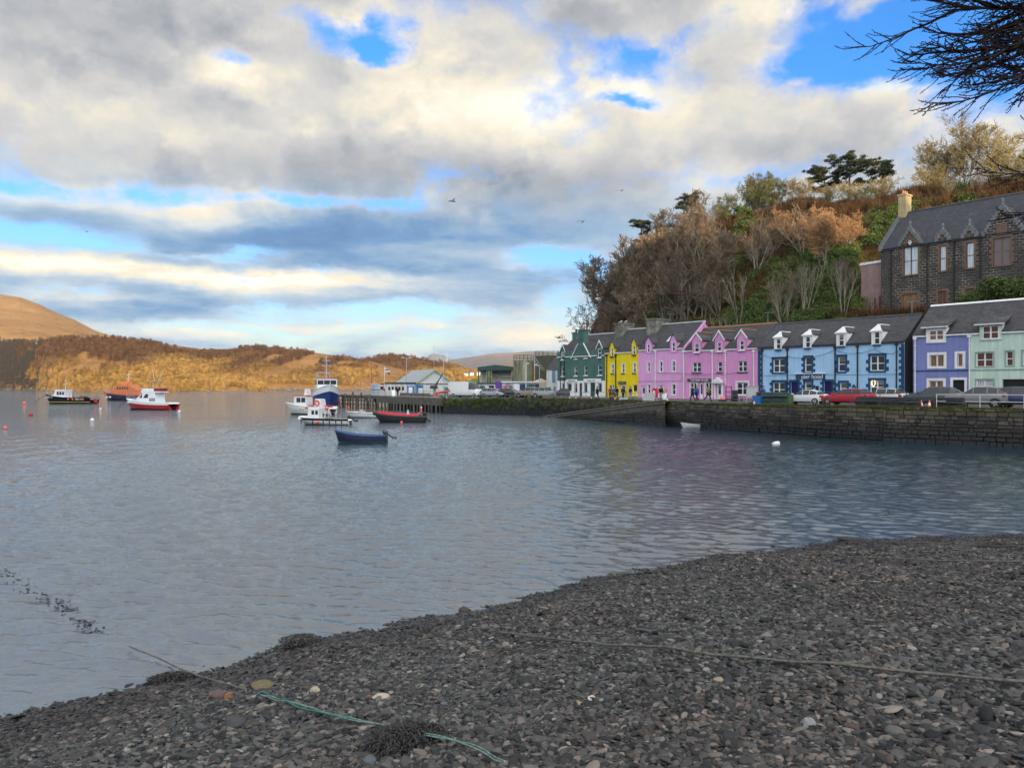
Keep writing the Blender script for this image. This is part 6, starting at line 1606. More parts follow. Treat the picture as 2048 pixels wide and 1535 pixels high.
mb = MB(); mb.box(-6.4, -4.4, -1.8, 1.8, 2.0, 3.6); mb.tube([(-5.4, -1.5, 3.4), (-5.4, 1.5, 3.4)], 0.6, 10); mb.build('net_winch', M_black, t)
stanchions(t, g, 0.5, 0.95, 0.9); mb = MB(); [mb.ball((x, 2.9*s, 1.4), 0.3, 8, 6, z=1.3) for x in (1.0,) for s in (1,)]; mb.build('fender', M_buoy, t)
# buoys
def buoy(px, py, r, m, label, name='buoy', z=1.0):
    r *= 0.8; o = onwater(px, py); mb = MB(); mb.ball((0, 0, r*0.45), r, 12, 9, z=z); mb.lathe([(r*0.16, r*1.3*z), (r*0.16, r*1.6*z), (0.01, r*1.62*z)], n=8)
    mb.tube([(r*0.12*math.cos(a), 0, r*1.65*z + r*0.12*math.sin(a)) for a in np.linspace(0, 6.283, 9)], r*0.05, 4)
    b = mb.build(name, m, None, (o.x, o.y, 0)); tag(b, label, 'buoy', 'mooring buoys')
M_pinkb = mat('pink buoy', (0.75, 0.16, 0.14), 0.45, vary=0.1); M_dullred = mat('dull red buoy', (0.38, 0.03, 0.05), 0.5, vary=0.2)
buoy(10.5, 857.5, 0.26, M_pinkb, 'large pink ball buoy floating alone on the open water, nearest to the shore')
buoy(61.5, 831, 0.36, M_dullred, 'low dark red buoy between the pink ball buoy and the black fishing boat'); buoy(48.5, 808, 0.5, M_pinkb, 'small red buoy beside the anchor line of the black fishing boat')
buoy(201, 818.5, 0.28, M_gelc, 'small cream buoy ahead of the red hulled cruiser'); buoy(184.5, 841.5, 0.3, M_gel, 'white and dark buoy below the black fishing boat stern'); buoy(358.5, 824, 0.3, M_gelc, 'cream buoy just astern of the red hulled cruiser')
buoy(803, 845.5, 0.2, M_buoy, 'orange ball buoy against the side of the black inflatable'); buoy(697, 816.5, 0.3, M_buoy, 'orange buoy by the foot of the pier next to the trawler')
o = onwater(1552, 888.5); mb = MB(); mb.lathe([(0.02, -0.28), (0.15, -0.26), (0.17, -0.1), (0.17, 0.16), (0.13, 0.26), (0.05, 0.3)], n=12); mb.move(Matrix.Rotation(R(80), 4, 'Y')); b = mb.build('float', M_gel, None, (o.x, o.y, 0.06), 0.2); tag(b, 'white drum float on the water in front of the quay wall', 'float')

# ------------------------------------------------------------------ harbour buildings on the pier side
def gp(px, Y):
    """ground point of the street at view column px and depth Y"""
    x = (px-1024)/F*Y; return Vector((x, Y, street_z(x, Y)))
def hz(py, Y): return CAMZ + (767.5-py)/F*Y
def mk_sheet(col, step=0.25):
    def fn(N, t, b, tc):
        s = N.sep(tc); n = N.noise(N.vm('MULTIPLY', tc, (1.5, 1.5, 0.15)), scale=1.2, detail=5, rough=0.65)
        c = N.vm('SCALE', N.xyz(*col), 1.0); link(t, N.add(N.mul(n, 0.7), 0.65), c.node.inputs['Scale']); link(t, c, b.inputs['Base Color'])
        link(t, N.bump(N.m('SINE', N.mul(N.add(s[0], s[1]), 6.283/step)), 0.5, 0.03), b.inputs['Normal'])
    return fn
M_sheetw = mat('pale cladding', rough=0.6, fn=mk_sheet((0.60, 0.62, 0.60), 0.4)); M_sheetr = mat('grey sheet roof', rough=0.5, fn=mk_sheet((0.34, 0.38, 0.40), 0.3))
M_lime = mat('lime fascia', (0.36, 0.42, 0.24), 0.6); M_bluep = mat('harbour blue', (0.03, 0.16, 0.42), 0.5); M_render = paint('grey white render', (0.58, 0.59, 0.58), 0.4)
# gabled shed
A = gp(832, 146.5); A.z = 2.4; gdir = Vector((0.93, 0.37, 0)); grz = math.atan2(gdir.y, gdir.x)
root = thing('harbour_shed', A, grz, 'pale gabled harbour shed with grey sheet roof and lime green barge boards on the pier', 'shed')
Wd, Dp = 7.4, 17.5; ez, rz_ = hz(765.5, 146.5)-2.4, hz(738.5, 148)-2.4
mb = MB(); mb.face([(0, 0, 0), (Wd, 0, 0), (Wd, 0, ez), (Wd/2, 0, rz_), (0, 0, ez)]); mb.face([(0, Dp, 0), (0, 0, 0), (0, 0, ez), (0, Dp, ez)]); mb.face([(Wd, 0, 0), (Wd, Dp, 0), (Wd, Dp, ez), (Wd, 0, ez)]); mb.face([(Wd, Dp, 0), (0, Dp, 0), (0, Dp, ez), (Wd/2, Dp, rz_), (Wd, Dp, ez)]); mb.build('wall', M_sheetw, root)
mb = MB()
for sg in (0, 1):
    p = [(Wd*sg + (0.3 if sg else -0.3), -0.3), (Wd/2, -0.3)]
    sl = (rz_-ez)/(Wd/2); x0 = -0.4 if not sg else Wd+0.4; z0 = ez-0.4*sl
    mb.face([(x0, -0.3, z0+0.05), (Wd/2, -0.3, rz_+0.05), (Wd/2, Dp, rz_+0.05), (x0, Dp, z0+0.05)][::1 if not sg else -1]); mb.face([(x0, -0.3, z0-0.06), (Wd/2, -0.3, rz_-0.06), (Wd/2, Dp, rz_-0.06), (x0, Dp, z0-0.06)][::-1 if not sg else 1])
mb.build('roof', M_sheetr, root)
mb = MB(); sl = (rz_-ez)/(Wd/2)
mb.prism([(-0.45, ez-0.45*sl-0.22), (Wd/2, rz_-0.22), (Wd/2, rz_+0.12), (-0.45, ez-0.45*sl+0.12)], 'y', -0.38, -0.30); mb.prism([(Wd/2, rz_-0.22), (Wd+0.45, ez-0.45*sl-0.22), (Wd+0.45, ez-0.45*sl+0.12), (Wd/2, rz_+0.12)], 'y', -0.38, -0.30); mb.build('barge_board', M_lime, root)
mb = MB(); mb.box(0.02, Wd-0.02, -0.06, -0.004, ez-0.28, ez-0.12); mb.box(-0.06, -0.004, 0, Dp, ez-0.35, ez-0.05); mb.build('eaves_band', mat('charcoal band', (0.03, 0.035, 0.05), 0.5), root)
mb = MB(); mb.box(0.1, 1.4, -0.07, -0.004, 0, ez-0.4); d = mb.build('entrance', M_bluep, root)
mb = MB(); mb.box(0.4, 1.3, -0.09, -0.071, 0.05, 1.3); mb.build('door', M_white, d); mb = MB(); mb.box(5.6, 7.0, -0.06, -0.004, 0.1, 1.5); mb.build('window', mat('teal pane', (0.10, 0.22, 0.24), 0.2), root)
for k in range(4): mb = MB(); y = 3+k*1.6; mb.box(-0.06, -0.003, y, y+0.7, 0.9, 1.6); mb.build('window', M_bwin, root)
mb = MB(); mb.tube([(Wd/2, 0.5, rz_), (Wd/2, 0.5, rz_+4.6)], 0.035, 4); mb.build('aerial', M_steel, root)
# flat office in front, blue canopy
A = gp(771, 141); A.z = 2.4; root = thing('harbour_office', A, R(8), 'low white harbour office with blue doorway in front of the gabled shed', 'office')
L = 5.4; h_ = hz(766.5, 141)-2.4
mb = MB(); mb.box(0, L, 0, 4, 0, h_); mb.build('wall', M_render, root); mb = MB(); mb.box(-0.2, L+0.2, -0.25, 4.2, h_+0.003, h_+0.22); mb.build('roof', MATS['charcoal band'], root)
for k in range(5): mb = MB(); x = 0.5+k*0.62; mb.box(x, x+0.36, -0.03, -0.003, 0.95, 1.6); mb.build('window', M_bwin, root)
mb = MB(); mb.box(3.9, L-0.1, -0.06, -0.003, 0, h_-0.12); d = mb.build('doorway', M_bluep, root); mb = MB(); mb.box(4.2, 4.9, -0.09, -0.063, 0, 1.5); mb.build('door', M_white, d); mb = MB(); mb.box(3.95, L-0.15, -0.075, -0.063, h_-0.42, h_-0.28); mb.build('white_band', M_white, d)
A = gp(744, 147); A.z = 2.4; root = thing('portable_cabin', A, R(5), 'flat roofed white cabin at the outer end of the pier', 'cabin')
mb = MB(); mb.box(0, 3.0, 0, 2.5, 0, 2.0); mb.build('wall', M_render, root); mb = MB(); mb.box(-0.1, 3.1, -0.1, 2.6, 2.003, 2.15); mb.build('roof', MATS['charcoal band'], root)
for x in (0.5, 1.6): mb = MB(); mb.box(x, x+0.5, -0.03, -0.003, 1.1, 1.6); mb.build('window', M_bwin, root)
# low shed row along the back of the quay
def shed(px0, px1, Y, py, label, m, roofm, name='store_shed', dep=5.0, extra=None):
    a, b = gp(px0, Y), gp(px1, Y); a.z = b.z = 2.4; L = (b-a).length; h = hz(py, Y)-2.4
    root = thing(name, a, 0.0, label, 'shed'); mb = MB(); mb.box(0, L, 0, dep, 0, h); mb.build('wall', m, root)
    mb = MB(); mb.box(-0.1, L+0.1, -0.25, dep, h+0.003, h+0.18); mb.build('roof', roofm, root)
    if extra: extra(root, L, h)
    return root
def e1(root, L, h):
    for k in range(5): mb = MB(); x = 0.8+k*L/5.3; mb.box(x, x+0.9, -0.04, -0.003, 0.0 if k % 2 else 0.9, h-0.35); mb.build('window', M_bwin if k % 2 == 0 else mat('teal shutter', (0.03, 0.12, 0.11), 0.6), root)
shed(898, 992, 140, 767, 'long low white store with dark flat roof behind the white van', M_render, MATS['charcoal band'], extra=e1)
def e2(root, L, h):
    mb = MB(); mb.box(0.05, 2.0, -0.05, -0.003, 0.1, h-0.2)
    def mural(N, t, b, tc): link(t, N.ramp(N.noise(tc, scale=1.6, detail=3, dist=1.0), [(0.30, (0.02, 0.05, 0.12)), (0.42, (0.10, 0.28, 0.42)), (0.5, (0.55, 0.55, 0.52)), (0.56, (0.55, 0.05, 0.03)), (0.75, (0.45, 0.03, 0.03))], 'CONSTANT'), b.inputs['Base Color'])
    mb.build('mural_panel', mat('mural paint', rough=0.6, fn=mural), root)
    for k, (m_, w_) in enumerate(((M_white, 1.0), (M_navy, 1.4), (mat('teal door', (0.02, 0.09, 0.09), 0.6), 1.1), (M_black, 0.8), (M_black, 0.8))):
        mb = MB(); x = 2.1+sum((1.0, 1.4, 1.1, 0.8, 0.8)[:k])+0.06*k; mb.box(x, min(x+w_, L-0.02), -0.05, -0.003, 0.1, h-0.25); mb.build('shutter', m_, root)
shed(1003, 1079, 133, 764.5, 'low kiosk row with red painted mural and dark shutters below the fuel tanks', M_render, M_white, name='kiosk', extra=e2)
A = gp(992, 133); A.z = 2.4; root = thing('kiosk_booth', A, 0, 'tall purple topped booth between the white store and the mural', 'booth')
mb = MB(); mb.box(0, 0.9, 0, 0.9, 0, 1.3); mb.build('base', M_white, root); mb = MB(); mb.box(-0.1, 1.0, -0.1, 1.0, 1.303, 2.5); mb.build('head', mat('purple panel', (0.11, 0.03, 0.26), 0.5), root)
# open steel framed store
A = gp(957, 172); A.z = 2.4; Y = 172; w_ = (1026-957)/F*Y; h_ = hz(740, Y)-2.4
root = thing('steel_frame_store', A, 0, 'dark green steel framed open store with translucent panels behind the white shed row', 'store')
mb = MB(); mb.prism([(-0.2, h_), (w_+0.2, h_), (w_+0.2, h_+0.75), (w_/2, h_+1.2), (-0.2, h_+0.7)], 'y', -0.3, 9); mb.build('roof', mat('bottle green sheet', (0.015, 0.06, 0.05), 0.6), root)
for k in range(4): mb = MB(); x = (0, 0.27, 0.34, 1.0)[k]*w_; mb.box(x-0.14, x+0.14, -0.15, 0.15, 0, h_-0.003); mb.build('post', MATS['bottle green sheet'], root)
for x0, x1 in ((0.03, 0.22), (0.37, 0.96)):
    mb = MB(); mb.box(x0*w_, x1*w_, 3.0, 3.1, 1.6, h_-0.05); mb.build('panel', mat('translucent sheet', rough=0.5, fn=mk_sheet((0.50, 0.48, 0.40), 0.9)), root)
mb = MB(); mb.box(0, w_, -0.1, 0.1, 1.2, 1.45); mb.box(0.3*w_, w_, -0.05, 0.05, (h_+1.6)/2-0.06, (h_+1.6)/2+0.06); mb.build('beam', MATS['bottle green sheet'], root)
# fuel tanks
def mk_tank(N, t, b, tc):
    s = N.noise(N.vm('MULTIPLY', tc, (1.6, 1.6, 0.1)), scale=1.1, detail=6, rough=0.7); n = N.noise(tc, scale=0.8, detail=5)
    link(t, N.ramp(N.add(N.mul(s, 0.75), N.mul(n, 0.35)), [(0.38, (0.05, 0.055, 0.025)), (0.55, (0.17, 0.17, 0.11)), (0.7, (0.30, 0.30, 0.24))]), b.inputs['Base Color'])
M_tank = mat('stained tank', rough=0.7, fn=mk_tank); M_tankd = mat('dark stained tank', (0.055, 0.06, 0.035), 0.8, vary=0.5, vscale=0.6)
def tank(px0, px1, py, Y, label, m, dome=False, steps=True):
    c = gp((px0+px1)/2, Y); c.z = 2.3; r = (px1-px0)/2/F*Y; h = hz(py, Y)-2.3
    root = thing('fuel_tank', c, 0, label, 'fuel tank', 'fuel tanks')
    mb = MB(); mb.lathe([(r, -0.3), (r, h), (r*0.98, h+0.05), (0.01, h+0.25 if not dome else h+0.7)], n=36); mb.build('shell', m, root)
    if dome: return root
    mb = MB(); n = 16
    for k in range(n): a = 6.283*k/n; mb.tube([(r*math.cos(a), r*math.sin(a), h), (r*math.cos(a), r*math.sin(a), h+1.0)], 0.03, 4, cap=False)
    for z in (0.5, 1.0): mb.tube([(r*math.cos(6.283*k/24), r*math.sin(6.283*k/24), h+z) for k in range(25)], 0.028, 4, cap=False)
    mb.build('guard_rail', M_black, root)
    if steps:
        mb = MB(); sx = r*0.5
        for o in (0, 0.5): mb.tube([(sx+o, -r*1.05, h+1.2), (sx+2.4+o, -r*1.1, h-1.8)], 0.05, 4)
        for k in range(8): t_ = k/7; mb.tube([(sx+2.4*t_, -r*1.07, h+1.2-3.0*t_), (sx+0.5+2.4*t_, -r*1.07, h+1.2-3.0*t_)], 0.03, 4)
        mb.build('stair', M_steel, root)
    return root
tank(1027, 1068, 721, 146, 'pale streaked fuel tank with guard rail and steps beside the green framed store', M_tank)
tank(1070, 1122, 712, 158, 'taller dark stained fuel tank standing behind the white gable end', M_tankd, steps=False)
tank(1063, 1100, 764, 139, 'squat cream tank with domed top in front of the big tanks', mat('cream tank', (0.42, 0.38, 0.28), 0.7, vary=0.3), dome=True)
# white cottage against the green house
A = gp(1093, 121); A.z = 2.5; root = thing('white_house', A, FRZ*0.0 - 0.25, 'small white house with grey roof and tall blue window squeezed beside the green house', 'house')
w_ = 2.3; h_ = hz(739, 121)-2.5
mb = MB(); mb.box(0, w_+0.6, 0, 7, -0.3, h_); mb.build('wall', M_render, root)
mb = MB(); mb.face([(-0.1, -0.15, h_), (w_+0.6, -0.15, h_), (w_+0.6, 3.5, h_+2.6), (-0.1+1.2, 3.5, h_+2.6)]); mb.face([(-0.1, -0.15, h_), (1.1, 3.5, h_+2.6), (-0.1, 7.1, h_)]); mb.build('roof', M_slate_old, root)
for (x0, x1, z0, z1, m_) in ((0.9, 1.4, 2.2, 4.3, mat('blue shutter', (0.09, 0.24, 0.33), 0.6)), (0.35, 0.65, 0.6, 1.5, M_bwin), (1.15, 1.45, 0.0, 1.6, MATS['blue shutter'])):
    mb = MB(); mb.box(x0, x1, -0.05, -0.004, z0, z1); mb.build('window', m_, root)
# distant white cottages on the pasture
for k, (px, py, wpx, lab) in enumerate(((932, 745.5, 7, 'white cottage farthest along the green pasture, nearest the pier shed'), (944, 744, 7, 'white cottage in the middle of the three on the pasture'), (957, 743, 6, 'white cottage nearest the steel framed store on the pasture'), (896, 734, 7, 'lone white croft house high on the far slope'))):
    Y = 700 if k < 3 else 1150; p = at(px, py, Y); s = wpx/F*Y; root = thing('cottage', (p.x, p.y, p.z-1.2), 0.2*k-0.2, lab, 'cottage', 'white cottages on the far slope'); 
    mb = MB(); mb.prism([(-s*.28, -2), (s*.28, -2), (s*.28, s*.28), (0, s*.5), (-s*.28, s*.28)], 'x', -s/2, s/2); mb.build('wall', M_white, root)
    mb = MB(); [mb.face([(-s*.52, q*s*.32, s*.27), (s*.52, q*s*.32, s*.27), (s*.52, 0, s*.54), (-s*.52, 0, s*.54)]) for q in (1, -1)]; mb.build('roof', M_slate, root)
    mb = MB(); [mb.box(x*s, x*s+s*.1, -s*.285, -s*.281, 0.3, s*.17) for x in (-.35, -.05, .25)]; mb.build('window', M_bwin, root)

# ------------------------------------------------------------------ vehicles
M_tyre = mat('tyre', (0.012, 0.012, 0.013), 0.8); M_rim = mat('alloy rim', (0.38, 0.39, 0.41), 0.35, metal=0.6); M_cglass = mat('car glass', (0.05, 0.058, 0.065), 0.05)
M_tail = mat('tail lamp', (0.35, 0.01, 0.015), 0.2); M_head = mat('head lamp', (0.55, 0.58, 0.6), 0.1); M_trim = mat('black plastic', (0.02, 0.02, 0.022), 0.6); M_plate = mat('yellow plate', (0.55, 0.42, 0.04), 0.5)
def cpaint(name, col): return mat(name, col, 0.28, spec=0.6, vary=0.06, vscale=1.0)
PROFILE = {   # station: x, bottom, bonnet or belt height, roof height, half width at belt, half width at roof
 'coupe': (4.4, [(2.2, .38, .62, .62, .58, .50), (2.05, .25, .72, .72, .80, .70), (1.4, .2, .84, .86, .88, .78), (0.75, .2, .92, .98, .90, .74), (-0.15, .2, .93, 1.38, .90, .62), (-0.8, .2, .96, 1.41, .90, .60), (-1.5, .22, .98, 1.24, .89, .62), (-1.95, .26, .96, 1.0, .84, .66), (-2.15, .36, .86, .88, .74, .64)]),
 'estate': (4.7, [(2.3, .36, .62, .62, .58, .50), (2.15, .24, .74, .74, .80, .70), (1.45, .2, .86, .88, .89, .78), (0.9, .2, .94, 1.0, .90, .74), (0.1, .2, .96, 1.44, .90, .63), (-0.8, .2, .98, 1.47, .90, .63), (-1.6, .22, 1.0, 1.43, .89, .62), (-2.1, .26, .98, 1.05, .85, .68), (-2.3, .36, .86, .9, .78, .70)]),
 'suv': (4.5, [(2.2, .42, .80, .80, .62, .55), (2.05, .3, .92, .92, .84, .74), (1.4, .28, 1.02, 1.04, .92, .80), (0.85, .28, 1.08, 1.14, .93, .76), (0.15, .28, 1.1, 1.62, .93, .66), (-0.8, .28, 1.12, 1.65, .93, .66), (-1.5, .3, 1.14, 1.58, .92, .64), (-1.98, .34, 1.12, 1.2, .88, .72), (-2.18, .46, 1.0, 1.02, .80, .72)]),
 'van': (6.4, [(3.1, .45, .95, .95, .72, .66), (2.9, .3, 1.15, 1.2, .95, .85), (2.35, .3, 1.3, 1.45, 1.0, .88), (1.6, .3, 1.4, 2.35, 1.0, .88), (1.1, .3, 1.4, 2.58, 1.0, .92), (-1.0, .3, 1.4, 2.64, 1.0, .94), (-2.9, .32, 1.4, 2.62, 1.0, .94), (-3.1, .4, 1.4, 2.55, .98, .92), (-3.12, .5, 1.3, 2.4, .97, .9)]),
}
def make_car(kind, label, px, Y, head, m, group='cars parked along the quay', rear_glass=True, name='parked_car'):
    L, st = PROFILE[kind]; p = gp(px, Y); p.z += 0.01; root = thing(name, p, head, label, 'van' if kind == 'van' else 'car', group)
    body, gl = MB(), MB(); rows = []
    for x, zb, zbelt, zr, wb, wr in st:
        zs = zb + 0.12
        rows.append([(x, 0, zb), (x, wb*0.86, zb), (x, wb*0.98, zs), (x, wb*1.02, (zs+zbelt)/2), (x, wb, zbelt), (x, wr, zr-0.03) if zr > zbelt+0.12 else (x, wr, zr), (x, wr*0.5, zr+0.015), (x, 0, zr+0.02)])
    n = len(st)
    for sg in (1, -1):
        rr = [[(a, b*sg, c) for a, b, c in r] for r in rows]
        i = len(body.v); 
        for r in rr: body.v.extend(r)
        for a in range(n-1):
            for c in range(7):
                q = (i+a*8+c, i+a*8+c+1, i+(a+1)*8+c+1, i+(a+1)*8+c)
                tall = max(st[a][3]-st[a][2], st[a+1][3]-st[a+1][2]) > 0.2
                g_ = tall and c == 4 and not (kind == 'van' and a != 2 and a != 3)
                ws = tall and c >= 5 and abs(st[a][3]-st[a+1][3]) > 0.22 and (rear_glass or st[a][0] > 0)
                if kind == 'van' and a > 4: ws = False
                body.f.append(q if sg > 0 else q[::-1]); body.mi.append(1 if (g_ or ws) else 2 if c < 2 else 0); body.sm.append(c < 4 or c > 5)
        for e in (0, n-1):
            body.f.append(tuple(i+e*8+c for c in range(8))); body.mi.append(0); body.sm.append(False)
    b = body.build('body', [m, M_cglass, M_trim], root)
    # pillars over the side glass
    if kind != 'van':
        mb = MB()
        for sg in (1, -1):
            for k in (4, 5, 6):
                x, zb, zbelt, zr, wb, wr = st[k]; mb.tube([(x-0.03, sg*(wb+0.005), zbelt), (x, sg*(wr+0.008), zr-0.04)], 0.032, 4)
        mb.build('pillar', m, b)
    r = 0.33 if kind in ('coupe', 'estate') else 0.37
    wx = (st[2][0]-0.05, st[-3][0]+ (0.12 if kind != 'van' else 0.9))
    for x in wx:
        for sg in (1, -1):
            w = MB(); w.lathe([(r*0.62, -0.11), (r*0.93, -0.11), (r, -0.07), (r, 0.07), (r*0.93, 0.11), (r*0.62, 0.11)], n=18); w.move(Matrix.Translation((x, sg*(st[3][4]-0.08), r)) @ Matrix.Rotation(R(90), 4, 'X')); o = w.build('wheel', M_tyre, root)
            w = MB(); w.lathe([(r*0.63, -0.08), (r*0.63, 0.08)], n=14); w.face([(r*0.63*math.cos(6.283*k/14), r*0.63*math.sin(6.283*k/14), 0.06) for k in range(14)], 1); w.face([(r*0.63*math.cos(6.283*k/14), r*0.63*math.sin(6.283*k/14), -0.06) for k in range(14)], 1)
            for k in range(5):
                a = 6.283*k/5; c_, s_ = math.cos(a), math.sin(a)
                for z in (0.07, -0.07): w.face([(r*0.1*c_-0.04*s_, r*0.1*s_+0.04*c_, z), (r*0.1*c_+0.04*s_, r*0.1*s_-0.04*c_, z), (r*0.62*c_+0.05*s_, r*0.62*s_-0.05*c_, z), (r*0.62*c_-0.05*s_, r*0.62*s_+0.05*c_, z)])
            w.move(Matrix.Translation((x, sg*(st[3][4]-0.08), r)) @ Matrix.Rotation(R(90), 4, 'X')); w.build('rim', [M_rim, M_tyre], o)
            mb = MB(); mb.lathe([(r*1.02, 0), (r*1.14, 0), (r*1.14, 0.02), (r*1.02, 0.02)], n=18); mb.move(Matrix.Translation((x, sg*(st[3][4]+0.012), r)) @ Matrix.Rotation(R(90*sg), 4, 'X')); mb.build('wheel_arch', M_trim if kind == 'suv' else m, root)
    zl = st[-2][2]-0.14
    for sg in (1, -1):
        mb = MB(); x = st[-2][0]; mb.box(x-0.12, x+0.16, sg*(st[-2][4]-0.06)-0.09, sg*(st[-2][4]-0.06)+0.09, zl-0.1 if kind != 'van' else 0.9, zl+0.1 if kind != 'van' else 1.5); mb.build('tail_light', M_tail, root)
        mb = MB(); x = st[1][0]; mb.box(x-0.14, x+0.06, sg*(st[1][4]-0.12)-0.14, sg*(st[1][4]-0.12)+0.12, st[1][2]-0.17, st[1][2]-0.03, top=(0.02, 0.02)); mb.build('headlight', M_head, root)
        mb = MB(); x = st[3][0]-0.05; mb.box(x-0.1, x+0.08, sg*(st[3][4]+0.12)-0.08, sg*(st[3][4]+0.12)+0.08, st[3][2]+0.02, st[3][2]+0.17, top=(0.03, 0.02)); mb.build('wing_mirror', m if kind != 'van' else M_trim, root)
    mb = MB(); x = st[-1][0]; mb.box(x-0.025, x-0.002, -0.26, 0.26, 0.60, 0.71); mb.build('number_plate', M_plate, root)
    return root
UA = math.atan2(-0.793, 0.609); LA = math.atan2(-0.59, 0.80)
make_car('coupe', 'white coupe parked in front of the blue hotel doorway', 1609, 72.5, UA+PIr+0.12, cpaint('white car paint', (0.70, 0.72, 0.74)))
make_car('estate', 'bright red estate car parked under the hotel drainpipe', 1694, 69.5, UA+PIr+0.05, cpaint('red car paint', (0.46, 0.012, 0.03)))
make_car('estate', 'white car half hidden behind the black creels by the hotel corner', 1763, 70.5, UA+PIr, cpaint('milky car paint', (0.62, 0.63, 0.62)))
make_car('suv', 'dark green sport utility car outside the lavender house', 1866, 64.0, UA+PIr+0.1, cpaint('dark green car paint', (0.06, 0.085, 0.083)))
make_car('suv', 'grey sport utility car behind the white railing', 1956, 60.5, UA+PIr+0.12, cpaint('grey car paint', (0.22, 0.225, 0.25)))
make_car('suv', 'dark blue sport utility car with its red tail lamp showing outside the mint house', 2052, 58.6, UA+0.15, cpaint('blue car paint', (0.02, 0.04, 0.11)))
make_car('estate', 'silver grey estate car near the edge of the quay below the green house', 1128, 112.0, LA+PIr, cpaint('silver car paint', (0.22, 0.23, 0.245)))
make_car('suv', 'pale silver sport utility car in front of the small white house', 1092, 114.5, LA+0.2, cpaint('pale silver paint', (0.36, 0.365, 0.36)))
make_car('suv', 'sand coloured car parked below the cream domed tank', 1058, 118, LA+PIr, cpaint('sand car paint', (0.30, 0.25, 0.19)))
make_car('estate', 'black car in the shade between the mural and the railing', 1023, 121, LA, cpaint('black car paint', (0.015, 0.016, 0.018)))
make_car('estate', 'pale blue silver saloon next to the white van', 988, 122.5, LA, cpaint('ice car paint', (0.34, 0.37, 0.42)))
make_car('estate', 'dark car parked against the white shopfront of the green house', 1146, 111.0, LA+0.1, cpaint('charcoal car paint', (0.04, 0.042, 0.05)))
make_car('van', 'long white high roofed van parked on the harbour quay', 933, 128, LA+0.06, cpaint('van white', (0.72, 0.73, 0.74)), group='vans on the quay', name='white_van')

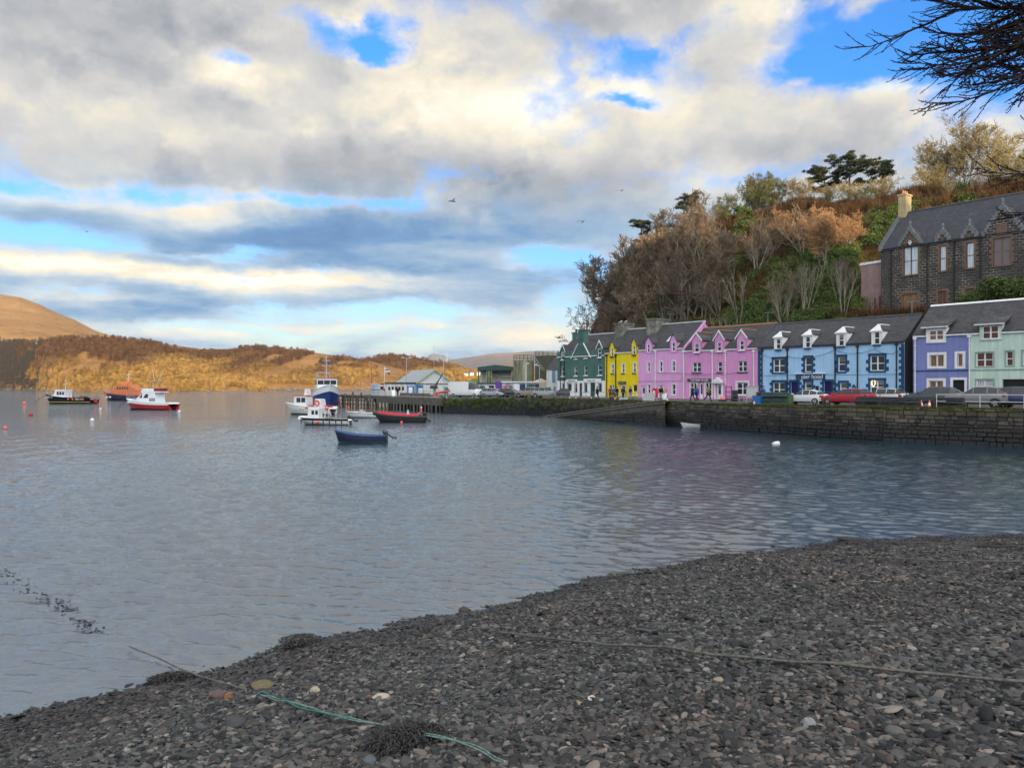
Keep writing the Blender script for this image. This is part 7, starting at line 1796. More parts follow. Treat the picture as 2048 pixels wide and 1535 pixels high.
# ------------------------------------------------------------------ people
def skin_obj(name, pts, edges, radii, m, par, sub=1):
    me = bpy.data.meshes.new(name); me.from_pydata(pts, edges, []); me.update(); me.materials.append(m)
    o = bpy.data.objects.new(name, me); COL.objects.link(o); o.parent = par
    md = o.modifiers.new('skin', 'SKIN'); md.use_smooth_shade = True
    sv = me.skin_vertices[0].data
    for k, r in enumerate(radii): sv[k].radius = (r, r) if not isinstance(r, tuple) else r
    sv[0].use_root = True
    s = o.modifiers.new('smooth', 'SUBSURF'); s.levels = sub; s.render_levels = sub
    return o
M_skin = mat('skin', (0.42, 0.25, 0.18), 0.6); M_hair = mat('dark hair', (0.03, 0.02, 0.015), 0.7)
def cloth(name, col): return mat(name, col, 0.85, spec=0.2, vary=0.2, vscale=4)
M_shoe = cloth('dark shoes', (0.02, 0.02, 0.02))
def person(loc, rz, top, legs, label, stride=0.0, h=1.74, coat=False, hat=None, sit=False, arms=0.0, group='people on the quay', bag=None, fair=False):
    root = thing('person', loc, rz, label, 'person', group); k = h/1.74; root.scale = (k, k, k)
    # faces +x; joints
    hip = 0.92; f = stride
    if sit: hip = 0.5
    J = {'pelvis': (0, 0, hip), 'waist': (0, 0, hip+0.16), 'chest': (0.02, 0, hip+0.40), 'neck': (0.02, 0, hip+0.56), 'chin': (0.035, 0, hip+0.62), 'skull': (0.03, 0, hip+0.74)}
    L, Rr = {}, {}
    for S, s, fw_ in ((L, 1, f), (Rr, -1, -f)):
        S['hip'] = (0, 0.09*s, hip-0.02)
        if sit: S['knee'] = (0.42, 0.13*s, hip+0.02); S['ankle'] = (0.44, 0.13*s, 0.10); S['toe'] = (0.62, 0.14*s, 0.05)
        else:
            S['knee'] = (0.24*fw_+0.05*(fw_ < 0)+0.02, 0.095*s, 0.49+0.01); S['ankle'] = (0.42*fw_ - (0.16 if fw_ < 0 else 0.0)*1.0, 0.095*s, 0.09 + (0.07 if fw_ < -0.3 else 0)); S['toe'] = (S['ankle'][0]+0.17, 0.11*s, 0.05)
        S['sh'] = (0.01, 0.185*s, hip+0.50); a = -fw_*0.35 + arms; S['elb'] = (0.30*a-0.02, 0.235*s, hip+0.22); S['wr'] = (0.62*a+0.07+abs(arms)*0.1, 0.225*s, hip-0.01+0.12*abs(a)+0.25*max(arms, 0)); S['hand'] = (S['wr'][0]+0.03, 0.222*s, S['wr'][2]-0.09+0.08*max(arms, 0))
    pts = [J['pelvis'], J['waist'], J['chest'], J['neck'], J['chin'], J['skull']]; rad = [0.13, 0.125, 0.15, 0.055, 0.082, 0.092]; ed = [(0, 1), (1, 2), (2, 3), (3, 4), (4, 5)]
    for S in (L, Rr):
        i = len(pts); pts += [S['hip'], S['knee'], S['ankle'], S['toe']]; rad += [0.085, 0.058, 0.042, 0.04]; ed += [(0, i), (i, i+1), (i+1, i+2), (i+2, i+3)]
        i = len(pts); pts += [S['sh'], S['elb'], S['wr'], S['hand']]; rad += [0.06, 0.042, 0.03, 0.035]; ed += [(2, i), (i, i+1), (i+1, i+2), (i+2, i+3)]
    skin_obj('body', pts, ed, rad, M_skin, root)
    pts = [J['pelvis'], J['waist'], J['chest'], (0.02, 0, hip+0.52)]; rad = [(0.155, 0.185), (0.15, 0.175), (0.165, 0.19), 0.09]; ed = [(0, 1), (1, 2), (2, 3)]
    if coat: pts[0] = (0, 0, hip-0.30); rad[0] = (0.19, 0.21)
    for S in (L, Rr): i = len(pts); pts += [S['sh'], S['elb'], S['wr']]; rad += [0.085, 0.068, 0.052]; ed += [(2, i), (i, i+1), (i+1, i+2)]
    skin_obj('coat' if coat else 'jacket', pts, ed, rad, top, root)
    pts = [(0, 0, hip)]; rad = [0.14]; ed = []
    for S in (L, Rr): i = len(pts); pts += [S['hip'], S['knee'], (S['ankle'][0], S['ankle'][1], S['ankle'][2]+0.02)]; rad += [0.105, 0.078, 0.062]; ed += [(0, i), (i, i+1), (i+1, i+2)]
    skin_obj('trousers', pts, ed, rad, legs, root)
    for S in (L, Rr):
        mb = MB(); ax, ay, az_ = S['ankle']; mb.ball((ax+0.06, ay, az_-0.03), (0.14, 0.055, 0.06), 8, 6); mb.build('shoe', M_shoe, root)
    mb = MB(); x, y, z = J['skull']; mb.ball((x-0.02, y, z+0.03), (0.105, 0.098, 0.10), 10, 7); mb.build('hat' if hat else 'hair', hat or (mat('fair hair', (0.30, 0.20, 0.10), 0.7) if fair else M_hair), root)
    mb = MB(); mb.ball((x+0.10, 0, z-0.03), (0.02, 0.014, 0.022), 6, 4); mb.build('nose', M_skin, root)
    if bag: mb = MB(); hx_, hy_, hz_ = L['hand']; mb.box(hx_-0.14, hx_+0.14, hy_-0.05, hy_+0.05, hz_-0.42, hz_-0.06); mb.build('bag', bag, root)
    return root
C = cloth
c_blk, c_blue, c_brn, c_navy, c_red, c_teal = C('black coat', (0.012, 0.012, 0.014)), C('blue coat', (0.02, 0.10, 0.42)), C('brown jacket', (0.23, 0.15, 0.08)), C('navy jacket', (0.012, 0.018, 0.05)), C('red jacket', (0.42, 0.02, 0.025)), C('teal jacket', (0.05, 0.16, 0.19))
c_dk, c_grey, c_jean = C('dark trousers', (0.016, 0.016, 0.02)), C('grey trousers', (0.28, 0.28, 0.30)), C('jeans', (0.05, 0.07, 0.12))
for (px, Y, rz, a, b_, lab, kw) in (
    (1385, 87.2, UA+PIr, c_blk, c_dk, 'person in a long black coat striding past the pink house shopfront', dict(stride=0.5, coat=True)),
    (1394, 87.6, UA+PIr, c_blue, c_dk, 'person in a bright blue coat walking beside the one in black', dict(stride=-0.35, coat=True, fair=True)),
    (1416, 86.6, UA, c_brn, c_dk, 'person in a brown jacket with a wide stride near the porch', dict(stride=0.75)),
    (1322, 88.6, UA-1.2, c_blk, c_grey, 'person in a black jacket and grey trousers standing by the red lifebuoy cabinet', dict(stride=0.15, bag=M_white)),
    (1221, 100.5, -2.0, c_red, c_dk, 'person in a red jacket among the group outside the yellow house', dict(stride=0.1)),
    (1227, 99.6, -1.5, c_teal, c_dk, 'person in a teal jacket standing with the group outside the yellow house', dict(stride=0.1, fair=True)),
    (1233.5, 99.8, -1.2, c_blk, c_dk, 'person in black at the end of the group outside the yellow house', dict(stride=0.12)),
    (1246, 101.2, 1.0, C('dark brown jumper', (0.06, 0.03, 0.02)), c_dk, 'person in dark clothes stepping into the yellow house door', dict(stride=0.3)),
    (1261, 97.6, UA, c_navy, c_grey, 'person in a navy jacket and pale trousers outside the yellow house window', dict(stride=0.3)),
    (1194.5, 100.6, UA+PIr, c_blk, c_dk, 'person in black with a white bag in front of the white shopfront', dict(stride=0.35, bag=M_white)),
    (767, 139.5, -1.4, c_red, c_dk, 'person in a red jacket standing on the pier by the white stacks', dict(stride=0.1)),
    (795.5, 140.2, -1.5, c_blk, c_dk, 'person in black standing on the pier beside the shed', dict(stride=0.1)),
    (1527, 79.5, UA+PIr+1.2, c_blue, c_dk, 'person in a hooded blue jacket behind the lobster creels', dict(stride=0.1, hat=c_blue))):
    person(gp(px, Y), rz, a, b_, lab, **kw)
p = onwater(843, 843)
person((p.x, p.y, 0.42), PIr+0.3, C('orange life jacket', (0.62, 0.11, 0.06)), C('grey waterproofs', (0.22, 0.27, 0.30)), 'person in an orange life jacket and white cap sitting at the stern of the inflatable', sit=True, arms=0.4, hat=M_white, group='boat crew')

# ------------------------------------------------------------------ quayside things
def cone(px, Y, label, z=None):
    p = gp(px, Y); t = thing('traffic_cone', p, random.random(), label, 'traffic cone', 'traffic cones on the quay'); t.scale = (0.85,)*3 if Y < 70 else (0.65,)*3
    mb = MB(); mb.box(-0.2, 0.2, -0.2, 0.2, 0.0, 0.04); mb.build('base', M_buoy, t)
    mb = MB(); mb.lathe([(0.15, 0.04), (0.115, 0.26), (0.115, 0.26), (0.075, 0.5), (0.075, 0.5), (0.04, 0.72), (0.01, 0.73)], n=12)
    for k in range(len(mb.f)): mb.mi[k] = 1 if 24 <= k < 48 and (k//12) in (2, 3) else 0
    mb.build('cone', [M_buoy, M_white], t)
for px, Y, lab in ((1843, 60.2, 'orange and white traffic cone beside the dark green car on the wall lip'), (1859, 59.6, 'orange and white traffic cone just below the dark green car rear wheel'), (1139.5, 107.8, 'traffic cone at the quay edge by the silver grey estate car'), (1152, 106.4, 'traffic cone at the quay edge under the green house gable'), (1182.5, 103.2, 'traffic cone at the quay edge by the green house door'), (1230, 97.9, 'traffic cone at the quay edge by the yellow house group'), (1335, 86.4, 'small orange cone under the white board sign by the pink house'), (1508.5, 73.8, 'pale cone between the blue boxes and the white notice board')): cone(px, Y, lab)
# lifebuoy cabinet, sheet board, sign
p = gp(1310, 88.5); t = thing('lifebuoy_cabinet', p, UA, 'bright red lifebuoy cabinet with white emblem in front of the pink house', 'cabinet')
mb = MB(); mb.box(-0.35, 0.35, -0.14, 0.14, 0.45, 1.5, top=(0.08, 0)); mb.build('case', mat('signal red', (0.60, 0.015, 0.03), 0.4), t); mb = MB(); mb.tube([(-0.03, -0.15, 1.05), (-0.03, -0.145, 1.05)], 0.2, 12); mb.build('emblem', M_white, t); mb = MB(); [mb.box(x, x+0.06, -0.05, 0.05, 0, 0.45) for x in (-0.25, 0.2)]; mb.build('stand', M_steel, t)
p = gp(1299, 86.6); t = thing('display_board', p, UA+0.25, 'grey sloping display board facing the water beside the lifebuoy cabinet', 'board')
mb = MB(); mb.prism([(-0.35, 0.12), (0.12, 0.95), (0.16, 0.92), (-0.31, 0.09)], 'x', -0.72, 0.72); mb.build('panel', mat('grey panel', (0.30, 0.32, 0.33), 0.5), t); mb = MB(); [mb.box(x, x+0.08, -0.1, 0.1, 0, 0.55) for x in (-0.6, 0.5)]; mb.build('leg', M_steel, t)
p = gp(1331, 88.6); t = thing('pavement_sign', p, UA+0.2, 'small white pavement sign outside the first pink house', 'sign')
mb = MB(); mb.prism([(-0.28, 0), (-0.02, 0.95), (0.02, 0.95), (0.28, 0), (0.24, 0), (0, 0.85), (-0.24, 0)], 'x', -0.27, 0.27); mb.build('frame', M_steel, t); mb = MB(); mb.prism([(-0.25, 0.15), (-0.05, 0.9), (-0.055, 0.9), (-0.255, 0.15)], 'x', -0.24, 0.24); mb.build('panel', M_white, t)
# notice board, rack, benches, pontoon, boxes
p = gp(1504.5, 75.2); t = thing('notice_board', p, UA+0.1, 'tall white notice board on posts by the corner of the rose pink house', 'notice board')
mb = MB(); mb.box(-0.55, 0.55, -0.04, 0.04, 0.75, 1.75); mb.build('panel', mat('board white', (0.55, 0.57, 0.56), 0.5, vary=0.15), t); mb = MB(); [mb.box(x, x+0.08, -0.041, 0.041, 0, 1.8) for x in (-0.64, 0.56)]; mb.box(-0.66, 0.66, -0.1, 0.1, 1.76, 1.83); mb.build('frame', M_steel, t)
p = gp(1457.5, 79.5); t = thing('steel_rack', p, UA, 'black steel rack of bars in front of the rose pink house', 'rack')
mb = MB(); [mb.tube([(x, 0, 0), (x, 0, 1.75)], 0.04, 5) for x in (-0.35, 0.35)]; [mb.tube([(-0.42, 0, z), (0.42, 0, z)], 0.035, 5) for z in (0.45, 0.7, 1.2, 1.7)]; [mb.tube([(x, 0.7, 0), (x, 0.7, 0.5), (x, 0, 0.5)], 0.03, 5) for x in (-0.35, 0.35)]; mb.build('frame', M_black, t)
p = gp(1470, 79.8); t = thing('menu_stand', p, UA, 'dark green upright panel stand beside the steel rack', 'stand'); mb = MB(); mb.box(-0.32, 0.32, -0.05, 0.05, 0.1, 1.35); mb.build('panel', mat('dark green panel', (0.02, 0.045, 0.04), 0.5), t); mb = MB(); mb.box(-0.36, 0.36, -0.25, 0.25, 0, 0.096); mb.build('foot', M_black, t)
for px, Y, lab in ((1478, 79.4, 'grey picnic bench with dark slats behind the pontoon, by the dark green panel'), (1490, 78.6, 'grey picnic bench with dark slats behind the pontoon, by the white notice board')):
    p = gp(px, Y); t = thing('picnic_bench', p, UA+0.1, lab, 'bench', 'picnic benches on the quay')
    mb = MB(); [mb.box(-0.75, 0.75, -0.35+0.18*k, -0.21+0.18*k, 0.72, 0.76) for k in range(4)]; mb.build('table_top', mat('grey timber', (0.14, 0.14, 0.135), 0.8, vary=0.3), t)
    for y in (-0.72, 0.48): mb = MB(); mb.box(-0.75, 0.75, y, y+0.25, 0.42, 0.46); mb.build('seat', MATS['grey timber'], t)
    for x in (-0.6, 0.55): mb = MB(); mb.tube([(x, -0.7, 0), (x, -0.15, 0.72)], 0.04, 4); mb.tube([(x, 0.7, 0), (x, 0.15, 0.72)], 0.04, 4); mb.tube([(x, -0.65, 0.42), (x, 0.65, 0.42)], 0.04, 4); mb.build('leg', MATS['grey timber'], t)
p = gp(1470, 76.5); t = thing('pontoon_section', p, UA+0.06, 'long flat grey pontoon section lying on the quay edge', 'pontoon'); mb = MB(); mb.box(-2.6, 1.8, -0.45, 0.45, 0.12, 0.26); mb.build('deck', MATS['grey timber'], t); mb = MB(); [mb.box(x, x+0.5, -0.44, 0.44, 0.0, 0.117) for x in (-2.5, -0.7, 1.2)]; mb.build('float', M_black, t)
p = gp(1445, 79.0); t = thing('tub', p, 0, 'round navy tub beside the white porch on the quay', 'tub'); mb = MB(); mb.lathe([(0.01, 0.02), (0.36, 0), (0.42, 0.38), (0.45, 0.4), (0.40, 0.4), (0.34, 0.08), (0.01, 0.08)], n=16); mb.build('shell', mat('navy plastic', (0.015, 0.05, 0.16), 0.5), t)
o = MB(); o.ball((0, 0, 0), 0.26, 12, 8); b = o.build('buoy', M_pinkb, None, (p.x+0.02, p.y, p.z+0.46)); tag(b, 'pink ball buoy resting in the navy tub', 'buoy', 'mooring buoys')
p = gp(1517, 74.6); t = thing('storage_bin', p, UA, 'tall bright blue bin next to the lobster creels', 'bin'); mb = MB(); mb.box(-0.38, 0.38, -0.35, 0.35, 0, 0.85, top=(-0.05, -0.04)); mb.build('shell', mat('blue plastic', (0.02, 0.15, 0.42), 0.5, vary=0.1), t); mb = MB(); mb.box(-0.45, 0.45, -0.41, 0.41, 0.853, 0.9); mb.build('rim', MATS['blue plastic'], t)
o = MB(); o.lathe([(0.01, 0), (0.17, 0), (0.24, 0.3), (0.25, 0.34), (0.21, 0.34), (0.15, 0.04), (0.01, 0.04)], n=12); b = o.build('bucket', mat('maroon bucket', (0.22, 0.02, 0.02), 0.5), None, (p.x, p.y, p.z+0.9)); tag(b, 'dark red bucket standing on the blue bin', 'bucket')
p = gp(1573, 72.4); t = thing('oil_tank', p, UA, 'moss green box tank beside the white coupe', 'box tank'); mb = MB(); mb.box(-0.5, 0.5, -0.4, 0.4, 0.06, 1.02, top=(0.03, 0.03)); mb.build('shell', mat('moss green', (0.05, 0.10, 0.035), 0.6, vary=0.3), t); mb = MB(); [mb.box(x, x+0.12, -0.38, 0.38, 0, 0.057) for x in (-0.4, 0.28)]; mb.build('foot', M_conc, t)
# lobster creels
def creel(p, rz, label, group, m):
    t = thing('lobster_creel', p, rz, label, 'lobster creel', group)
    mb = MB(); a = [(0.0, -0.24, 0.02), (0.0, -0.24, 0.2)] 
    for x in (-0.33, 0.0, 0.33): mb.tube([(x, 0.24*math.cos(q), 0.06+0.34*math.sin(q)) for q in np.linspace(0, PIr, 8)], 0.022, 4, cap=False)
    for y, z in ((-0.24, 0.05), (0.24, 0.05), (0, 0.40), (-0.18, 0.28), (0.18, 0.28)): mb.tube([(-0.33, y, z), (0.33, y, z)], 0.018, 4, cap=False)
    mb.build('frame', M_rubber, t)
    mb = MB(); mb.grid([[(x, 0.232*math.cos(q), 0.06+0.33*math.sin(q)) for q in np.linspace(0, PIr, 9)] for x in (-0.32, 0.32)]); [mb.face([(x, 0.232*math.cos(q), 0.06+0.33*math.sin(q)) for q in np.linspace(0, PIr, 9)]) for x in (-0.32, 0.32)]; mb.build('netting', m, t)
    mb = MB(); mb.box(-0.36, 0.36, -0.26, 0.26, 0.0, 0.045); mb.build('base', MATS['grey timber'], t)
    return t
M_neta = mat('green net', rough=0.9, fn=lambda N, t, b, tc: link(t, N.ramp(N.voro(tc, 16), [(0.2, (0.008, 0.012, 0.010)), (0.5, (0.03, 0.09, 0.07)), (0.8, (0.07, 0.15, 0.11))]), b.inputs['Base Color']))
M_netb = mat('black net', rough=0.9, fn=lambda N, t, b, tc: link(t, N.ramp(N.voro(tc, 16), [(0.2, (0.006, 0.007, 0.009)), (0.6, (0.022, 0.025, 0.03)), (0.9, (0.06, 0.06, 0.065))]), b.inputs['Base Color']))
cr0 = None; rnd = random.Random(8)
for k in range(33):
    row, i = divmod(k, 11); px = 1523 + i*4.4 + (row % 2)*2
    Yc = 74.8 - i*0.26
    p = gp(px, Yc + rnd.uniform(-0.1, 0.1)); p.z += row*0.41
    if cr0 is None: cr0 = creel(p, UA, 'green netted lobster creel in the stack between blue bin and green tank', 'stacked lobster creels', M_neta); o = cr0
    else: o = copy_tree(cr0); o.location = p
    o.rotation_euler[2] = UA + rnd.uniform(-0.2, 0.2)
    if k % 3 == 1:
        for ch in o.children:
            if ch.name.startswith('netting') and o is not cr0: pass
cr1 = None
for k in range(26):
    row, i = divmod(k, 15) if k < 15 else (1, (k-15)*1.35); px = 1722 + i*8.0
    p = gp(px, 64.6 - i*0.30 + rnd.uniform(-0.1, 0.1)); p.z += row*0.41
    if cr1 is None: cr1 = creel(p, UA, 'black netted lobster creel in the low row below the red and white cars', 'black creels along the wall', M_netb); o = cr1
    else: o = copy_tree(cr1); o.location = p
    o.rotation_euler[2] = UA + rnd.uniform(-0.3, 0.3)
for k in range(9):
    p = gp(1872 + k*6.5, 60.0 - k*0.25); p.z += 0.41*(k % 2)
    o = copy_tree(cr1); o.location = p; o.rotation_euler[2] = UA+rnd.uniform(-.4, .4); o['label'] = 'black netted lobster creel on the heap beside the traffic cones'; o['group'] = 'black creels by the cones'
# railings
def railing(pts, label, m, h=1.0, step=2.0, rails=(0.5, 1.0), r=0.028):
    a0 = pts[0]; t = thing('railing', a0, 0, label, 'railing')
    for i, z in enumerate(rails):
        mb = MB(); mb.tube([Vector(p)-a0+Vector((0, 0, z*h)) for p in pts], r, 5); mb.build('rail', m, t)
    for a, b in zip(pts[:-1], pts[1:]):
        n = max(1, round((b-a).length/step))
        for k in range(n+1 if b is pts[-1] else n):
            q = a.lerp(b, k/n)-a0; mb = MB(); mb.tube([q, q+Vector((0, 0, h))], r*1.1, 5); mb.build('post', m, t)
railing([at(1873, 810, 59.6)*1.0, gp(1960, 57.8), gp(2048, 55.6), Vector((42, 50.2, 2.65))] if False else [gp(1873, 59.4), gp(1960, 57.6), gp(2048, 55.4), gp(2140, 52.5)], 'white two bar railing along the quay edge by the grey car', mat('white rail paint', (0.62, 0.63, 0.62), 0.5), 1.05, 2.0)
railing([gp(1646, 66.3), gp(1760, 62.5), gp(1868, 59.6)], 'thin dark railing above the black creels below the hotel', mat('dark rail', (0.06, 0.065, 0.07), 0.5), 1.15, 2.2)
railing([gp(1010, 118.2), gp(1050, 115.6), gp(1132, 108.6), gp(1215, 100.2), gp(1290, 91)], 'grey tubular railing along the quay edge from the tanks to the slipway', mat('grey rail', (0.26, 0.27, 0.28), 0.5), 1.0, 2.6)
railing([gp(800, 137.6), gp(860, 128.5), gp(897, 122.4)], 'pale railing along the pier deck in front of the shed', M_steel, 1.1, 2.4)
# lamp posts, masts, flag
def lamp(px, Y, ptop, label, arms, pbase=None, m=M_steel, r=0.09):
    p = gp(px, Y); H_ = hz(ptop, Y)-p.z; t = thing('street_lamp', p, 0, label, 'street lamp', 'lamp posts on the harbour')
    mb = MB(); mb.tube([(0, 0, 0), (0, 0, H_)], [r, r*0.6], 7); mb.build('pole', m, t)
    for dx_ in arms:
        mb = MB(); mb.tube([(0, 0, H_-0.15), (dx_, 0, H_)], 0.045, 5); mb.build('arm', m, t)
        mb = MB(); mb.box(dx_-0.3, dx_+0.3, -0.14, 0.14, H_-0.02, H_+0.12, top=(0.08, 0.04)); mb.build('lamp_head', M_steel, t)
lamp(813, 143, 715, 'tall twin headed lamp post in front of the gabled shed roof', (-0.7, 0.7)); lamp(887, 136, 708.5, 'tall single arm lamp post at the corner of the gabled shed', (-1.2,)); lamp(1052, 126, 727, 'white lamp post standing in front of the pale fuel tank', (0.25,), m=M_white); lamp(1079, 124, 730, 'grey lamp post with short arm before the dark fuel tank', (-0.6,))
p = gp(743, 146); t = thing('signal_mast', p, 0, 'thin red and white signal mast at the end of the pier', 'mast'); H_ = hz(716, 146)-p.z
mb = MB(); mb.tube([(0, 0, 0), (0, 0, H_)], [0.08, 0.05], 6); mb.build('pole', mat('rust red pole', (0.25, 0.06, 0.04), 0.6), t)
for z in (H_*0.62, H_*0.78): mb = MB(); mb.ball((0, 0, z), 0.22, 8, 6); mb.build('beacon', M_pinkb, t)
p = gp(769, 143); t = thing('flagpole', p, 0, 'white flagpole with a small fluttering pale flag on the pier', 'flagpole'); H_ = hz(733, 143)-p.z
mb = MB(); mb.tube([(0, 0, 0), (0, 0, H_)], [0.08, 0.04], 6); mb.build('pole', M_white, t)
mb = MB(); mb.grid([[(0.05+0.16*k, 0.10*math.sin(k*1.3), H_-0.1-j*0.22-0.10*k+0.02*math.sin(k)) for j in range(5)] for k in range(7)]); mb.build('flag', mat('flag cloth', rough=0.8, fn=lambda N, tt, b, tc: link(tt, N.ramp(N.sep(N.new('ShaderNodeTexCoord').outputs['Generated'])[2], [(0, (0.10, 0.06, 0.10)), (0.35, (0.6, 0.6, 0.62)), (0.6, (0.30, 0.08, 0.10)), (0.75, (0.62, 0.62, 0.64))], 'CONSTANT'), b.inputs['Base Color'])), t)
p = past_surf(np.array([904.0]), np.array([0.9]))[0]; t = thing('lattice_mast', (at(894, 735, 900).x, 900, at(894, 738, 900).z-3), 0, 'slender lattice radio mast on the far slope behind the lamp post', 'mast'); H_ = 38/F*900
for a in range(3): mb = MB(); q = a*2.094; mb.tube([(1.2*math.cos(q), 1.2*math.sin(q), 0), (0.3*math.cos(q), 0.3*math.sin(q), H_)], 0.16, 4); mb.build('strut', M_steel, t)
mb = MB(); [mb.tube([(1.2-0.08*k, 0, H_*k/12), (-0.5+0.03*k, 0.6, H_*(k+1)/12)], 0.1, 4) for k in range(11)]; mb.build('lattice', M_steel, t)
# crane, lifebuoy, beam boat, caged tanks, barriers on the pier
p = gp(869, 127.6); t = thing('deck_crane', p, 0, 'small dark knuckle crane on the pier with a raised jib', 'crane'); mb = MB(); mb.lathe([(0.3, 0), (0.3, 0.7), (0.22, 0.75), (0.22, 1.5), (0.01, 1.5)], n=12); mb.build('pedestal', M_deck, t)
mb = MB(); mb.box(-0.75, 0.55, -0.35, 0.35, 1.5, 2.05, top=(0.1, 0.05)); mb.build('housing', M_black, t); mb = MB(); mb.tube([(0.1, 0, 1.9), (1.5, -0.2, 4.2)], [0.14, 0.07], 6); mb.build('jib', M_black, t)
p = gp(887, 124.5); t = thing('rescue_boat_cradle', p, 0.3, 'red painted beam and cradle beside the crane on the pier', 'cradle'); mb = MB(); mb.tube([(-1.3, 0, 0.75), (0.2, 0, 0.95), (1.1, 0, 1.15)], [0.17, 0.2, 0.12], 8); mb.build('beam', M_red, t); mb = MB(); [mb.box(x, x+0.1, -0.3, 0.3, 0, 0.7) for x in (-0.9, 0.4)]; mb.build('cradle', M_steel, t)
p = gp(874.5, 124.2); o = MB(); o.tube([(0.33*math.cos(a), 0, 0.55+0.33*math.sin(a)) for a in np.linspace(0, 6.283, 17)], 0.12, 7); b = o.build('lifebuoy', M_buoy, None, (p.x, p.y, p.z-0.05)); tag(b, 'orange lifebuoy ring at the pier edge below the crane', 'lifebuoy')
M_ibc = mat('caged tank plastic', (0.50, 0.53, 0.60), 0.5, vary=0.25, vscale=1.5); ib0 = None
for k, (px, Y, z, lab) in enumerate(((747, 140.4, 0, 'caged white liquid tank at the outer end of the row on the pier'), (755, 139.6, 0, 'caged white liquid tank second from the pier end'), (763.5, 138.8, 0, 'caged white liquid tank beside the person in red'), (747, 140.4, 1.16, 'caged white tank stacked on the outermost one'), (755, 139.6, 1.16, 'caged white tank stacked on the second one'))):
    p = gp(px, Y); p.z += z
    if ib0 is None:
        ib0 = thing('liquid_tank', p, 0.1, lab, 'liquid tank', 'caged liquid tanks on the pier'); mb = MB(); mb.box(-0.46, 0.46, -0.46, 0.46, 0.16, 1.1, top=(0.02, 0.02)); mb.build('bottle', M_ibc, ib0)
        mb = MB(); [mb.tube([(x, -0.5, 0.12), (x, -0.5, 1.12)], 0.018, 4, cap=False) for x in np.linspace(-0.5, 0.5, 6)]; [mb.tube([(-0.5, -0.5, z_), (0.5, -0.5, z_), (0.5, 0.5, z_), (-0.5, 0.5, z_), (-0.5, -0.5, z_)], 0.018, 4, cap=False) for z_ in (0.14, 0.5, 0.8, 1.12)]; mb.build('cage', M_steel, ib0); mb = MB(); mb.box(-0.5, 0.5, -0.5, 0.5, 0, 0.11); mb.build('pallet', M_timber, ib0)
    else: o = copy_tree(ib0); o.location = p; o['label'] = lab
for k, (px, Y) in enumerate(((806, 134.0), (817, 132.4), (829, 130.6), (841, 129.0), (853, 127.4))):
    p = gp(px, Y); mb = MB(); mb.box(-0.55, 0.55, -0.2, 0.2, 0, 0.75, top=(0.03, 0.1)); b = mb.build('concrete_block', M_conc, None, p, 0.5); tag(b, 'grey concrete barrier block in the row along the pier edge', 'barrier block', 'concrete blocks on the pier')
p = gp(787, 136.9); t = thing('leaning_board', p, 0.3, 'white tilted board leaning at the pier edge', 'board'); mb = MB(); mb.prism([(-0.2, 0), (0.35, 1.2), (0.42, 1.17), (-0.13, -0.03)], 'x', -0.3, 0.3); mb.build('panel', M_white, t); mb = MB(); mb.tube([(0, 0.32, 1.1), (0, 0.7, 0)], 0.03, 4); mb.build('prop', M_steel, t)
t = thing('mooring_block', gp(1247, 96.6), UA, 'pale mooring block on the quay edge above the slipway', 'mooring block'); mb = MB(); mb.box(-0.55, 0.55, -0.3, 0.3, 0, 0.32, top=(0.1, 0.06)); mb.build('block', M_render, t); mb = MB(); mb.tube([(0, 0, 0.3), (0, 0, 0.45)], 0.07, 8); mb.build('ring', M_black, t)
# gulls
def gull(loc, rz, s, label, flying=True, bank=0.0):
    t = thing('gull', loc, rz, label, 'gull', 'gulls'); t.scale = (s, s, s)
    mb = MB(); mb.lathe([(0.005, -0.24), (0.05, -0.15), (0.085, 0.0), (0.07, 0.13), (0.045, 0.2), (0.05, 0.245), (0.03, 0.29), (0.004, 0.31)], n=8); mb.move(Matrix.Rotation(R(90 if flying else 60), 4, 'Y')); 
    if not flying: mb.move(Matrix.Translation((0, 0, 0.2)))
    mb.build('body', mat('gull grey', (0.20, 0.21, 0.23), 0.7) if flying else mat('gull white', (0.65, 0.65, 0.66), 0.7), t)  # flying birds: silhouette shade put into the grey body colour
    for sg in (1, -1):
        mb = MB()
        if flying: mb.grid([[(0.09-0.02*j+(-0.05*j*j*0.12 if k else 0)+(-0.10+0.02*j)*k, sg*(0.06+0.15*j), 0.05+bank+0.10*math.sin(j*0.75)) for k in range(2)] for j in range(5)], 0)
        else: mb.ball((-0.06, 0.07*sg, 0.2), (0.19, 0.025, 0.07), 8, 5)
        mb.build('wing', mat('gull grey', (0.20, 0.21, 0.23), 0.7), t)
for px, py, Y, rz, s, lab in ((905, 402, 70, 0.5, 1.1, 'gull gliding alone high against the grey cloud'), (174, 463, 110, 2.5, 1.2, 'gull flying over the bay against the blue gap in the cloud'), (1165, 443, 90, 1.0, 1.0, 'tiny gull beside the hilltop against the cloud'), (1117, 675, 100, 0.4, 1.5, 'gull flying just outside the green house chimney'), (1243, 381, 95, 0.9, 0.9, 'tiny gull above the seaward trees of the hill'), (1150, 641, 100, 0.7, 0.8, 'small gull near the top of the green house chimney')): gull(at(px, py, Y), rz, s, lab)
uc, wc = fuv(*zp(1, 1000, 190), 3.7); zc = fuv(*zp(1, 1020, 205), 3.7)[1]+0.18
for du, dv, lab in ((-0.5, 0.2, 'gull standing on the stone chimney, farther out of the pair'), (0.4, 0.4, 'gull standing on the stone chimney next to the other')):
    gull(fw(uc+du, 3.7+dv, zc), 0.5+du, 1.25, lab, flying=False)

